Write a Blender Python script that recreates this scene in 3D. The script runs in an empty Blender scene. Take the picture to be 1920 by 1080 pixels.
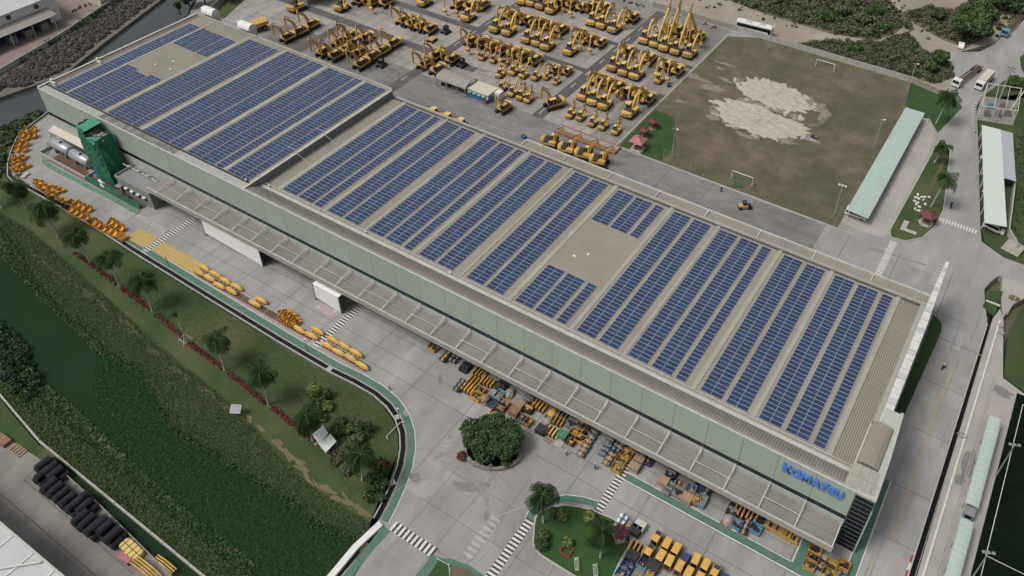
import bpy, math, random
import numpy as np
from mathutils import Matrix, Vector
random.seed(7); RNG = np.random.default_rng(11)
R = math.radians; PI = math.pi
S = bpy.context.scene; COL = S.collection

# ---------------------------------------------------------------- camera
CAM_H = 133.0
FPX, CXP, CYP = 1583.91, 1076.84, 376.13            # focal length and principal point of the 1920 px photograph
PITCH, ROLL, YAW = R(39.28432), R(-2.0046), R(-30.32321)
def cam_axes():
    cp, sp, cy, sy = math.cos(PITCH), math.sin(PITCH), math.cos(YAW), math.sin(YAW)
    fwd = np.array([sy*cp, cy*cp, -sp]); right = np.array([cy, -sy, 0.]); down = np.cross(fwd, right)
    cr, sr = math.cos(ROLL), math.sin(ROLL)
    return right*cr + down*sr, -right*sr + down*cr, fwd
AX_R, AX_D, AX_F = cam_axes()
cam = bpy.data.cameras.new('camera'); cam_o = bpy.data.objects.new('camera', cam); COL.objects.link(cam_o)
cam.sensor_width = 36.0; cam.sensor_fit = 'HORIZONTAL'; cam.lens = FPX/1920*36
cam.shift_x = (960-CXP)/1920; cam.shift_y = (CYP-540)/1920
cam.clip_start = 1.0; cam.clip_end = 5000
u_, b_ = -AX_D, -AX_F
cam_o.matrix_world = Matrix(((AX_R[0], u_[0], b_[0], 0), (AX_R[1], u_[1], b_[1], 0), (AX_R[2], u_[2], b_[2], CAM_H), (0, 0, 0, 1)))
S.camera = cam_o
def gp(u, v, z=0.0):
    """survey: world point at height z that the photograph shows at pixel (u, v)"""
    d = AX_R*(u-CXP)/FPX + AX_D*(v-CYP)/FPX + AX_F
    t = (z-CAM_H)/d[2]
    return (float(t*d[0]), float(t*d[1]), z)
def g2(u, v, z=0.0): return gp(u, v, z)[:2]

# ---------------------------------------------------------------- sky, sun, exposure
SUN_EL, SUN_AZ = R(58), R(215)
w = bpy.data.worlds.new('World'); S.world = w; w.use_nodes = True
nt = w.node_tree; nt.nodes.clear()
out = nt.nodes.new('ShaderNodeOutputWorld'); bg = nt.nodes.new('ShaderNodeBackground')
sky = nt.nodes.new('ShaderNodeTexSky'); sky.sky_type = 'NISHITA'; sky.sun_disc = False
sky.sun_elevation = SUN_EL; sky.sun_rotation = SUN_AZ; sky.air_density = 1.0; sky.dust_density = 6.0; sky.ozone_density = 1.0
hs = nt.nodes.new('ShaderNodeHueSaturation'); hs.inputs['Saturation'].default_value = 0.30     # cloud cover greys the sky
nt.links.new(sky.outputs[0], hs.inputs['Color']); nt.links.new(hs.outputs[0], bg.inputs[0]); nt.links.new(bg.outputs[0], out.inputs[0])
bg.inputs[1].default_value = 0.10
sl = bpy.data.lights.new('sun', 'SUN'); sl.energy = 1.6; sl.angle = R(17); sl.color = (1.0, 0.96, 0.90)
sun = bpy.data.objects.new('sun', sl); COL.objects.link(sun)
sdir = Vector((math.sin(SUN_AZ)*math.cos(SUN_EL), math.cos(SUN_AZ)*math.cos(SUN_EL), math.sin(SUN_EL)))
sun.rotation_euler = sdir.to_track_quat('Z', 'Y').to_euler(); sun.location = (0, 0, 200)
S.view_settings.view_transform = 'Standard'; S.view_settings.look = 'None'; S.view_settings.gamma = 1.0
S.view_settings.exposure = 0.0

# ---------------------------------------------------------------- materials
MATS = {}
def mat(name, col, rough=0.8, col2=None, scale=0.3, amt=0.5, detail=6, bump=0.0, bscale=None, metal=0.0, rnd=0.0, spec=0.35,
        col3=None, scale3=0.05, amt3=0.5, sharp=False, stretch=None, wave=None):
    """principled material: base colour mixed by one or two noises, optional random shift per object, optional bump"""
    if name in MATS: return MATS[name]
    m = bpy.data.materials.new(name); m.use_nodes = True; t = m.node_tree; N, L = t.nodes, t.links
    p = N['Principled BSDF']; p.inputs['Roughness'].default_value = rough; p.inputs['Metallic'].default_value = metal
    p.inputs['Specular IOR Level'].default_value = spec
    c4 = lambda c: (c[0], c[1], c[2], 1)
    tc = N.new('ShaderNodeTexCoord'); vec = tc.outputs['Object']
    if stretch:
        mp = N.new('ShaderNodeMapping'); mp.inputs['Scale'].default_value = stretch; L.new(vec, mp.inputs[0]); vec = mp.outputs[0]
    last = None
    def noise(sc, det):
        n = N.new('ShaderNodeTexNoise'); n.inputs['Scale'].default_value = sc; n.inputs['Detail'].default_value = det
        n.inputs['Roughness'].default_value = 0.62; L.new(vec, n.inputs['Vector']); return n
    def mixin(a, b, fac_out, lo, hi, amount):
        r = N.new('ShaderNodeMapRange'); r.inputs[1].default_value = lo; r.inputs[2].default_value = hi; r.inputs[4].default_value = amount
        L.new(fac_out, r.inputs[0])
        x = N.new('ShaderNodeMix'); x.data_type = 'RGBA'; L.new(r.outputs[0], x.inputs[0])
        if isinstance(a, tuple): x.inputs[6].default_value = c4(a)
        else: L.new(a, x.inputs[6])
        x.inputs[7].default_value = c4(b); return x.outputs[2]
    cur = tuple(col)
    if col2 is not None:
        n = noise(scale, detail); lo, hi = (0.46, 0.56) if sharp else (0.32, 0.68)
        cur = mixin(cur, col2, n.outputs[0], lo, hi, amt*2 if amt < .5 else 1.0) if not sharp else mixin(cur, col2, n.outputs[0], lo, hi, amt)
    if col3 is not None:
        n3 = noise(scale3, 5); cur = mixin(cur, col3, n3.outputs[0], 0.42, 0.68, amt3)
    if wave:
        wv = N.new('ShaderNodeTexWave'); wv.inputs['Scale'].default_value = wave[0]; wv.bands_direction = wave[1]; wv.inputs['Distortion'].default_value = 0.0
        L.new(tc.outputs['Object'], wv.inputs['Vector']); cur = mixin(cur, wave[2], wv.outputs[1], 0.55, 0.95, wave[3])
    if rnd:
        oi = N.new('ShaderNodeObjectInfo'); h = N.new('ShaderNodeHueSaturation')
        r = N.new('ShaderNodeMapRange'); r.inputs[3].default_value = 1-rnd; r.inputs[4].default_value = 1+rnd
        L.new(oi.outputs['Random'], r.inputs[0]); L.new(r.outputs[0], h.inputs['Value'])
        if isinstance(cur, tuple): h.inputs['Color'].default_value = c4(cur)
        else: L.new(cur, h.inputs['Color'])
        cur = h.outputs[0]
    if isinstance(cur, tuple): p.inputs['Base Color'].default_value = c4(cur)
    else: L.new(cur, p.inputs['Base Color'])
    if bump:
        n = noise(bscale or scale*4, 4); b = N.new('ShaderNodeBump'); b.inputs['Strength'].default_value = bump; b.inputs['Distance'].default_value = 0.1
        L.new(n.outputs[0], b.inputs['Height']); L.new(b.outputs[0], p.inputs['Normal'])
    MATS[name] = m; return m
def M(name): return MATS[name]

# ---------------------------------------------------------------- mesh helpers
class MB:
    def __init__(s): s.v = []; s.f = []; s.m = []
    def add(s, vs, fs, m=0):
        o = len(s.v); s.v += [tuple(map(float, x)) for x in vs]; s.f += [tuple(o+i for i in f) for f in fs]; s.m += [m]*len(fs); return s
    def box(s, x0, x1, y0, y1, z0, z1, m=0):
        return s.add([(x0,y0,z0),(x1,y0,z0),(x1,y1,z0),(x0,y1,z0),(x0,y0,z1),(x1,y0,z1),(x1,y1,z1),(x0,y1,z1)],
                     [(3,2,1,0),(4,5,6,7),(0,1,5,4),(1,2,6,5),(2,3,7,6),(3,0,4,7)], m)
    def obox(s, c, sz, rz=0, m=0, taper=1.0):
        ca, sa = math.cos(rz), math.sin(rz); vs = []
        for k, tz in ((0, 1.0), (1, taper)):
            for a, b in ((-1,-1),(1,-1),(1,1),(-1,1)):
                x, y = a*sz[0]/2*tz, b*sz[1]/2*tz; vs.append((c[0]+x*ca-y*sa, c[1]+x*sa+y*ca, c[2]+k*sz[2]))
        return s.add(vs, [(3,2,1,0),(4,5,6,7),(0,1,5,4),(1,2,6,5),(2,3,7,6),(3,0,4,7)], m)
    def prism(s, pts, z0, z1, m=0, bottom=False):
        n = len(pts); a = sum(pts[i][0]*pts[(i+1)%n][1]-pts[(i+1)%n][0]*pts[i][1] for i in range(n))
        if a < 0: pts = pts[::-1]
        vs = [(x,y,z0) for x,y in pts]+[(x,y,z1) for x,y in pts]
        fs = [tuple(range(n,2*n))]+[(i,(i+1)%n,n+(i+1)%n,n+i) for i in range(n)]
        if bottom: fs.append(tuple(range(n-1,-1,-1)))
        return s.add(vs, fs, m)
    def tube(s, pts, r, n=6, m=0, caps=True):
        pts = [Vector(p) for p in pts]; rs = r if isinstance(r, (list, tuple)) else [r]*len(pts); vs = []
        for i, p in enumerate(pts):
            d = (pts[min(i+1,len(pts)-1)]-pts[max(i-1,0)]).normalized()
            a = Vector((0,0,1)) if abs(d.z) < .9 else Vector((1,0,0)); x = d.cross(a).normalized(); y = d.cross(x).normalized()
            for k in range(n):
                t = 2*PI*k/n; vs.append(p+x*math.cos(t)*rs[i]+y*math.sin(t)*rs[i])
        fs = []
        for i in range(len(pts)-1):
            for k in range(n): fs.append((i*n+k, i*n+(k+1)%n, (i+1)*n+(k+1)%n, (i+1)*n+k))
        if caps: fs += [tuple(range(n-1,-1,-1)), tuple((len(pts)-1)*n+k for k in range(n))]
        return s.add(vs, fs, m)
    def lathe(s, prof, c=(0,0,0), n=16, m=0):
        vs = [(c[0]+r*math.cos(2*PI*k/n), c[1]+r*math.sin(2*PI*k/n), c[2]+z) for r, z in prof for k in range(n)]
        fs = [(i*n+k, i*n+(k+1)%n, (i+1)*n+(k+1)%n, (i+1)*n+k) for i in range(len(prof)-1) for k in range(n)]
        fs += [tuple(range(n-1,-1,-1)), tuple((len(prof)-1)*n+k for k in range(n))]
        return s.add(vs, fs, m)
    def beam(s, pts, hs, w, x=0, m=0):
        """box section following points (y, z) in the plane x; hs are section heights, w the width"""
        vs = []; n = len(pts)
        for i, (y, z) in enumerate(pts):
            a = pts[max(i-1,0)]; b = pts[min(i+1,n-1)]; dy, dz = b[0]-a[0], b[1]-a[1]; l = math.hypot(dy, dz) or 1; ny, nz = -dz/l, dy/l; h = hs[i]/2
            vs += [(x-w/2,y+ny*h,z+nz*h),(x+w/2,y+ny*h,z+nz*h),(x+w/2,y-ny*h,z-nz*h),(x-w/2,y-ny*h,z-nz*h)]
        fs = [(i*4+k, i*4+(k+1)%4, i*4+4+(k+1)%4, i*4+4+k) for i in range(n-1) for k in range(4)]
        fs += [(3,2,1,0), tuple((n-1)*4+k for k in range(4))]
        return s.add(vs, fs, m)
    def mesh(s, name, mats, smooth=False):
        me = bpy.data.meshes.new(name); me.from_pydata(s.v, [], s.f)
        for x in (mats if isinstance(mats, (list, tuple)) else [mats]): me.materials.append(MATS[x] if isinstance(x, str) else x)
        if any(s.m): me.polygons.foreach_set('material_index', s.m)
        if smooth: me.polygons.foreach_set('use_smooth', [True]*len(me.polygons))
        me.update(); return me
    def build(s, name, mats, parent=None, loc=None, world=False, smooth=False, rz=0):
        if world and parent is not None:
            l = parent.location; s.v = [(a-l.x, b-l.y, c-l.z) for a, b, c in s.v]
        return link(name, s.mesh(name, mats, smooth), parent, loc, rz)
def link(name, me, parent=None, loc=None, rz=0):
    o = bpy.data.objects.new(name, me); COL.objects.link(o)
    if parent is not None: o.parent = parent
    if loc is not None: o.location = loc
    if rz: o.rotation_euler = (0, 0, rz)
    return o
def tag(o, label=None, cat=None, group=None, kind=None):
    if label: o['label'] = label
    if cat: o['category'] = cat
    if group: o['group'] = group
    if kind: o['kind'] = kind
    return o
def empty(name, loc, label=None, cat=None, group=None, rz=0):
    o = bpy.data.objects.new(name, None); COL.objects.link(o); o.location = loc; o.rotation_euler = (0, 0, rz); o.empty_display_size = .5
    return tag(o, label, cat, group)
def copy_tree(o, parent=None):
    c = o.copy(); COL.objects.link(c); c.parent = parent
    for ch in o.children: copy_tree(ch, c)
    return c
def quads(name, V, mats, parent=None, mi=None, loc=None):
    """one mesh from an array of quads (n, 4, 3)"""
    V = np.asarray(V, dtype=np.float32); n = len(V); me = bpy.data.meshes.new(name)
    me.vertices.add(n*4); me.vertices.foreach_set('co', V.reshape(-1)); me.loops.add(n*4); me.loops.foreach_set('vertex_index', np.arange(n*4, dtype=np.int32))
    me.polygons.add(n); me.polygons.foreach_set('loop_start', np.arange(0, n*4, 4, dtype=np.int32)); me.polygons.foreach_set('loop_total', np.full(n, 4, dtype=np.int32))
    for x in (mats if isinstance(mats, (list, tuple)) else [mats]): me.materials.append(MATS[x])
    if mi is not None: me.polygons.foreach_set('material_index', np.asarray(mi, dtype=np.int32))
    me.update(); me.validate(); return link(name, me, parent, loc)
def struct(name, mb, mats, label=None): return tag(mb.build(name, mats), label, None, None, 'structure')
ORD = 'first second third fourth fifth sixth seventh eighth ninth tenth eleventh twelfth thirteenth fourteenth fifteenth sixteenth seventeenth eighteenth nineteenth twentieth twenty-first twenty-second twenty-third twenty-fourth twenty-fifth twenty-sixth twenty-seventh twenty-eighth twenty-ninth thirtieth thirty-first thirty-second thirty-third thirty-fourth thirty-fifth thirty-sixth thirty-seventh thirty-eighth thirty-ninth fortieth'.split()
def leaves(n, c, rad, size, up=0.35, shell=0.55, flat=1.0):
    """n leaf quads spread through an ellipsoid shell"""
    d = RNG.normal(size=(n,3)); d /= np.linalg.norm(d, axis=1)[:,None]
    r = shell+(1-shell)*RNG.random(n)**.6; P = np.asarray(c)+d*r[:,None]*np.asarray(rad)
    nrm = d*0.6+RNG.normal(size=(n,3))*0.55+np.array([0,0,up]); nrm /= np.linalg.norm(nrm, axis=1)[:,None]
    t = np.cross(nrm, RNG.normal(size=(n,3))); t /= np.linalg.norm(t, axis=1)[:,None]; b = np.cross(nrm, t)
    s = size*(0.6+0.8*RNG.random(n))[:,None]
    return np.stack([P-t*s-b*s*flat*.6, P+t*s-b*s*flat*.6, P+t*s+b*s*flat*.6, P-t*s+b*s*flat*.6], axis=1)

# ================================================================ MATERIALS
mat('soil', (.13,.11,.08), .95, (.09,.09,.05), .05, .5)
mat('concrete', (.345,.338,.328), .85, (.26,.254,.245), .30, .5, 11, bump=.15, bscale=3, col3=(.20,.192,.185), scale3=.05, amt3=.5, stretch=(1,.35,1))
mat('concrete_slab', (.35,.342,.332), .85, (.255,.248,.24), .42, .5, 12, bump=.12, bscale=3, col3=(.185,.178,.172), scale3=.07, amt3=.55, stretch=(.8,.4,1), rnd=.075)
mat('rear_slab', (.37,.345,.315), .85, (.255,.24,.22), .45, .5, 12, col3=(.165,.156,.147), scale3=.08, amt3=.5, stretch=(.9,.4,1), rnd=.10)
mat('road_slab', (.255,.25,.245), .85, (.17,.166,.163), .4, .5, 12, col3=(.10,.098,.098), scale3=.09, amt3=.65, stretch=(.4,1,1), rnd=.12)
mat('tyre_mark', (.22,.214,.207), .85, (.29,.283,.275), .8, .5, 8)
mat('concrete_rear', (.29,.272,.25), .85, (.20,.188,.172), .35, .5, 11, col3=(.13,.122,.115), scale3=.06, amt3=.65, stretch=(1,.4,1))
mat('concrete_dark', (.20,.195,.19), .8, (.135,.132,.13), .3, .5, 11, col3=(.075,.073,.073), scale3=.07, amt3=.75, stretch=(.5,1,1))
mat('concrete_pale', (.40,.375,.34), .9, (.30,.285,.265), .12, .5, 8)
mat('slab_pale', (.36,.36,.355), .8, (.30,.30,.295), .4, .5)
mat('asphalt', (.085,.083,.084), .85, (.13,.125,.12), .3, .5, 8, col3=(.06,.06,.062), scale3=.08)
mat('joint', (.10,.097,.093), .9)
mat('stain', (.175,.169,.162), .6, (.23,.222,.213), .7, .5, 10)
mat('white_line', (.68,.67,.64), .7, (.5,.49,.46), 1.2, .5)
mat('faded_line', (.42,.41,.39), .8, (.30,.29,.28), 1.0, .5)
mat('black_line', (.04,.04,.04), .8, (.07,.07,.07), 1.0, .5)
mat('yellow_line', (.55,.33,.07), .8, (.36,.26,.12), .9, .5)
mat('green_walk', (.060,.165,.115), .8, (.115,.17,.135), .8, .5, 11)
mat('green_worn', (.10,.20,.13), .8, (.24,.27,.23), .9, .5, sharp=True, amt3=.5)
mat('tactile', (.52,.36,.13), .8, (.43,.31,.14), .8, .5)
mat('tactile_line', (.33,.25,.12), .8)
mat('red_line', (.33,.06,.05), .7)
mat('lawn', (.054,.086,.030), .95, (.026,.060,.017), .10, .5, 12, bump=.5, bscale=2.5, col3=(.105,.098,.052), scale3=.07, amt3=.75)
mat('lawn_lush', (.04,.09,.025), .95, (.028,.062,.02), .3, .5, 8, bump=.5, bscale=3)
mat('bank_grass', (.046,.078,.027), .95, (.030,.055,.02), .5, .5, 10, bump=.6, bscale=2.2, col3=(.085,.088,.042), scale3=.06, amt3=.5)
mat('dirt_path', (.17,.135,.09), .95, (.13,.115,.06), .5, .5, 10, bump=.4, bscale=3)
mat('pond', (.016,.035,.018), .9, (.019,.040,.017), .10, .5, 10, spec=.05, col3=(.010,.024,.014), scale3=.05, amt3=.6)
mat('canal', (.055,.066,.068), .10, (.04,.048,.05), .05, .5, bump=.02, bscale=1.2, spec=.5)
mat('field', (.178,.142,.10), .95, (.088,.080,.050), .20, .5, 15, bump=.7, bscale=4, col3=(.070,.080,.040), scale3=.045, amt3=.9)
mat('sand', (.47,.435,.375), .95, (.35,.315,.262), .7, .5, 8, bump=.6, bscale=2)
mat('dirt_road', (.36,.32,.26), .95, (.27,.24,.19), .10, .5, 8, bump=.2, bscale=2, col3=(.19,.16,.11), scale3=.04, amt3=.6)
mat('scrub_soil', (.10,.09,.06), .95, (.15,.125,.09), .2, .5, 8, bump=.5, bscale=2)
mat('brick_yard', (.21,.155,.135), .9, (.26,.215,.195), .25, .5, 8)
mat('turf', (.004,.008,.0055), .95, (.007,.014,.008), .3, .5, spec=.02)
mat('pool_black', (.008,.009,.009), .2)
mat('reeds', (.17,.155,.135), .95, (.11,.10,.085), .8, .5)
mat('reeds_dark', (.085,.078,.066), .95)
mat('kerb', (.42,.41,.38), .8, (.34,.33,.31), .8, .5)
mat('facade', (.345,.415,.345), .55, (.325,.393,.327), .5, .5, 6, rnd=.03, stretch=(1.2,1,.12))
mat('facade_low', (.44,.47,.425), .6, (.37,.40,.36), .5, .5, 5, stretch=(1,1,.25))
mat('roof_metal', (.325,.292,.245), .55, (.27,.242,.202), .10, .5, 8, col3=(.37,.338,.29), scale3=.07, amt3=.5)
mat('roof_raised', (.29,.265,.218), .7, (.245,.223,.183), .14, .5, 8, col3=(.20,.19,.17), scale3=.06, amt3=.35)
mat('roof_strip', (.36,.355,.31), .6, (.31,.30,.26), .2, .5)
mat('mansard', (.30,.275,.25), .6, (.25,.225,.20), .25, .5, 8)
mat('mansard_dirty', (.15,.145,.135), .85, (.30,.295,.28), .6, .5, sharp=True)
mat('ledge', (.37,.38,.35), .8, (.31,.32,.30), .4, .5)
mat('gutter_white', (.50,.50,.46), .6, (.38,.38,.34), .8, .5)
mat('rib', (.155,.138,.12), .6)
mat('rib_soft', (.255,.236,.208), .6)
mat('step_wall', (.185,.20,.205), .6, (.165,.178,.18), .5, .5)
mat('dark_edge', (.035,.036,.038), .6)
mat('white_metal', (.66,.65,.62), .5, (.55,.54,.51), 1.0, .5)
mat('canopy_roof', (.225,.21,.19), .75, (.185,.172,.155), .25, .5, 9, col3=(.27,.25,.225), scale3=.15, amt3=.5, stretch=(1,.4,1))
mat('fascia', (.36,.345,.315), .7, (.29,.28,.255), .3, .5)
mat('window_dark', (.012,.022,.035), .12, spec=.5)
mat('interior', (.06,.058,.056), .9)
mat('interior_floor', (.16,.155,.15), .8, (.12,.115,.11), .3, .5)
mat('glass_pane', (.005,.009,.016), .25, spec=.3, rnd=.4)
mat('sign_blue', (.085,.21,.56), .45)
mat('sign_side', (.03,.08,.32), .5)
mat('panel_glass', (.026,.052,.118), .26, (.028,.049,.108), .9, .5, rnd=.12, spec=.5)
mat('panel_glass_b', (.032,.049,.110), .26, rnd=.12, spec=.5)
mat('panel_glass_c', (.025,.058,.125), .26, rnd=.12, spec=.5)
mat('alu', (.47,.49,.54), .45, metal=.2)
mat('yellow', (.62,.39,.115), .5, (.47,.285,.08), 1.1, .5, 9, rnd=.16)
mat('yellow_pale', (.66,.49,.18), .5, (.58,.42,.15), .8, .5, rnd=.10)
mat('orange_rust', (.60,.34,.085), .6, (.50,.245,.05), 1.6, .5, rnd=.12)
mat('yellow_bucket', (.66,.41,.11), .5, (.56,.33,.08), 1.2, .5, rnd=.06)
mat('black_steel', (.016,.016,.018), .65, (.03,.028,.027), 1.2, .5)
mat('dark_glass', (.010,.011,.015), .15, spec=.5)
mat('hood_dark', (.045,.045,.052), .6)
mat('chrome', (.45,.45,.45), .3, metal=.8)
mat('crate_yellow', (.50,.29,.06), .7, (.36,.21,.06), 2, .5, rnd=.12)
mat('crate_black', (.022,.022,.025), .7, (.05,.047,.045), 2, .5)
mat('crate_blue', (.09,.24,.36), .6, (.13,.30,.42), 2, .5, rnd=.15)
mat('crate_navy', (.03,.05,.14), .6, (.05,.07,.16), 2, .5)
mat('cardboard', (.32,.23,.145), .85, (.26,.185,.12), 1.5, .5, rnd=.15)
mat('crate_brown', (.24,.13,.085), .8, rnd=.1)
mat('crate_green', (.05,.20,.10), .7)
mat('crate_grey', (.22,.21,.20), .8, (.15,.145,.14), 2, .5)
mat('tarp_grey', (.33,.31,.28), .8, (.25,.23,.21), 1, .5)
mat('engine_blue', (.085,.115,.145), .5, (.15,.185,.21), 3, .5, rnd=.1)
mat('white_paint', (.72,.72,.70), .5, (.62,.62,.60), .6, .5)
mat('tent_white', (.80,.81,.80), .55, (.74,.75,.745), .3, .5)
mat('grey_metal', (.25,.26,.26), .6, (.21,.22,.22), .5, .5)
mat('annex_wall', (.21,.245,.22), .7, (.18,.21,.19), .4, .5)
mat('tank_steel', (.40,.42,.45), .35, (.34,.355,.38), .6, .5, metal=.3)
mat('net_green', (.030,.20,.108), .8, (.012,.095,.05), .5, .5, 8, bump=.5, bscale=2)
mat('net_pale', (.075,.26,.18), .75)
mat('cream', (.52,.48,.41), .7)
mat('mint', (.41,.51,.465), .6, (.36,.45,.41), .35, .5, 9, stretch=(1,.3,1))
mat('mint_pale', (.55,.61,.56), .55)
mat('lilac_grey', (.40,.40,.44), .55)
mat('pink_roof', (.42,.17,.19), .7, (.36,.14,.155), .8, .5)
mat('maroon', (.15,.045,.05), .7)
mat('red', (.35,.05,.05), .6)
mat('blue_paint', (.05,.15,.36), .6)
mat('teal_glass', (.08,.25,.20), .3)
mat('trunk_pale', (.42,.41,.38), .9, (.25,.24,.22), 2, .5)
mat('trunk', (.13,.10,.075), .95, (.09,.07,.05), 2, .5)
mat('frond', (.018,.038,.015), .85, rnd=.2, spec=.08)
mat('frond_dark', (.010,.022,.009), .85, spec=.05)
mat('frond_light', (.055,.095,.024), .8, spec=.1)
mat('leaf', (.035,.075,.022), .6)
mat('leaf_dark', (.016,.035,.012), .65)
mat('leaf_light', (.066,.115,.028), .6)
mat('leaf_olive', (.088,.108,.052), .7)
mat('leaf_lime', (.155,.19,.035), .6)
mat('leaf_red', (.17,.035,.03), .7)
mat('leaf_brown', (.105,.082,.058), .8)
mat('leaf_grey', (.115,.128,.082), .8)
mat('hyacinth', (.027,.066,.024), .8, spec=.1)
mat('hyacinth_d', (.020,.050,.020), .8, spec=.1)
mat('hyacinth_l', (.07,.12,.05), .6)
mat('grass_blade', (.050,.082,.026), .8, spec=.1)
mat('grass_dry', (.10,.098,.045), .8)
mat('stone', (.30,.27,.225), .9, (.19,.17,.145), 1.5, .5, 6, bump=.6, bscale=3)
mat('tyre', (.013,.014,.020), .75, (.025,.026,.034), 3, .5, bump=.4, bscale=6)
mat('pole', (.33,.32,.29), .6)
mat('fence_wire', (.14,.13,.11), .7)
mat('skin', (.35,.2,.13), .7); mat('cloth_white', (.6,.6,.6), .8); mat('cloth_blue', (.05,.09,.25), .8); mat('cloth_dark', (.03,.03,.035), .8)
mat('truck_blue', (.10,.29,.44), .45); mat('rust_steel', (.13,.085,.06), .8, (.09,.06,.045), 1.5, .5)
mat('roof_white', (.50,.51,.52), .5, (.44,.45,.46), .3, .5)

def blob(cx, cy, rx, ry, n=28, j=.25, rot=0):
    P = []; h_ = [(random.uniform(-j,j)/q_, random.uniform(0,6.28)) for q_ in (1,1.3,1.8,2.5,3.5)]
    for k in range(n):
        t = 2*PI*k/n; r = 1+sum(a_*math.sin((i_+2)*t+f_) for i_, (a_,f_) in enumerate(h_)); x, y = rx*r*math.cos(t), ry*r*math.sin(t); P.append((cx+x*math.cos(rot)-y*math.sin(rot), cy+x*math.sin(rot)+y*math.cos(rot)))
    return P
# ================================================================ GROUND
struct('ground', MB().box(-3000,3000,-3000,3000,-6,-1.8), 'soil')
def sheet(name, pts, z, m, base=None, label=None): return struct(name, MB().prism([tuple(p[:2]) for p in pts], base if base is not None else z-.06, z), m, label)
CH = [g2(92,208), g2(60,232), g2(32,257), g2(20,284), g2(14,307), g2(14,330), g2(24,340), g2(57,357), g2(115,389), g2(195,437), (-156.1,69.4), (-126.7,68.7), (-108.3,68.3), (-95,68.2),
      (-88.7,68.6), (-83.5,68.6), (-79.5,67.9), (-76.2,66.6), (-73.4,64.6), (-71.2,62.2), (-69.3,59.2), (-67.8,55.6), (-66.6,51.8), (-66,49.4)]
site = CH + [(-63.6,47.8), (-63.6,10), (14.0,10), (14.0,153.5), (12.2,160), (11.2,164.5), (12,168), (13.2,171), (60,171), (60,178), (13,178), (7.5,181), (6.3,185.5), (2.6,203), (-.1,216), (-4,234), (-6.9,246), (-23,246.2),
                (-76,246.2), (-126,245.6), (-284,245.6), (-246,161), (-235.5,147), (-222.4,95)]
sheet('yard', site, 0, 'concrete', -1.75)
sheet('canal_water', [(-249,0),(-243,60),(-242.2,90),(-238.6,107),(-246,125.5),(-256.5,154),(-300,262),(-345,380),(-330,380),(-287,255),(-247.5,160),(-236,147),(-222.5,95),(-221,60),(-215,0)], -1.0, 'canal', -1.7)
sheet('canal_bank', [(-249,0),(-243,60),(-242,90),(-238.3,107),(-245.7,125.5),(-256,154),(-299,262),(-345,380),(-362,380),(-312,262),(-267.5,147),(-265.5,140.6),(-258.5,118.8),(-253.4,96.9),(-252,60),(-258,0)], -.1, 'reeds', -1.7)
sheet('neighbour_yard', [(-258,0),(-252,60),(-253.4,96.9),(-258.5,118.8),(-265.5,140.6),(-267.5,147),(-312,262),(-362,380),(-700,380),(-700,0)], .0, 'brick_yard', -1.7)
POND = [g2(*q) for q in ((640,1120),(690,1040),(690,1008),(655,1000),(640,992),(600,978),(560,945),(530,925),(500,905),(455,880),(420,852),(370,825),(330,800),(312,770),(292,740),(290,712),(262,690),(235,678),(205,655),(165,618),(130,590),(110,568),(80,535),(60,512),(40,470),(15,440),(0,425),(-80,375))]
sheet('lawn', [g2(-80,280), g2(-5,251), g2(60,222), g2(80,207), g2(50,242)] + [(x, y-.5) for x, y in CH[2:]] + POND, .02, 'lawn', -1.7)
sheet('pond', [g2(-120,360), (-160,76), (-60,60), (-58,12), (-240,12)], -.35, 'pond', -1.7)
sheet('pond_bank', [g2(-60,640), g2(0,690), g2(60,735), g2(110,785), g2(160,830), g2(205,870), g2(250,905), g2(300,955), g2(350,990), g2(430,1060), g2(520,1140), g2(440,1140), g2(380,1080), g2(75,830), g2(0,742), g2(-60,676)], -.05, 'bank_grass', -1.7)
# mown verge down to the water, with the trodden dirt line
rough = [g2(*q) for q in ((-60,330),(0,395),(60,430),(130,490),(200,555),(260,610),(330,672),(400,725),(470,790),(520,850),(580,905),(640,945),(690,975))]
sheet('rough_grass', rough + [g2(*q) for q in ((698,1005),(655,998),(640,990),(600,976),(560,943),(530,923),(500,903),(455,878),(420,850),(370,823),(330,798),(314,770),(294,740),(292,712),(263,688),(236,676),(207,653),(167,616),(132,588),(112,566),(82,533),(62,510),(43,469),(17,439),(0,423),(-60,385))], .06, 'bank_grass')
pth = [(60,470),(85,495),(115,512),(130,530),(160,548),(185,570),(210,590),(240,612),(260,632),(290,660),(320,685),(345,702),(365,722),(395,738),(420,760),(440,775),(470,788),(490,805),(525,835),(545,860),(570,880),(590,905),(615,918),(640,938),(668,948),(690,968)]
def ribbon(path, w, jit=0.0):
    a, b = [], []
    for i, p in enumerate(path):
        q0, q1 = path[max(i-1,0)], path[min(i+1,len(path)-1)]; dx, dy = q1[0]-q0[0], q1[1]-q0[1]; l = math.hypot(dx,dy) or 1
        k = w/2*(1+random.uniform(-jit,jit)); a.append((p[0]-dy/l*k, p[1]+dx/l*k)); b.append((p[0]+dy/l*k, p[1]-dx/l*k))
    return a+b[::-1]
for i in range(len(pth)-1):
    (u0,v0), (u1,v1) = pth[i], pth[i+1]
    for k in range(3):
        t_ = random.random(); c_ = g2(u0+(u1-u0)*t_+random.uniform(-6,6), v0+(v1-v0)*t_+random.uniform(-4,4)); sheet('bare_earth', blob(c_[0], c_[1], random.uniform(.7,2.0), random.uniform(.2,.5), rot=-.1+random.uniform(-.25,.25), j=.4), .085+(i*3+k)*.0006, 'dirt_path')
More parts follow.
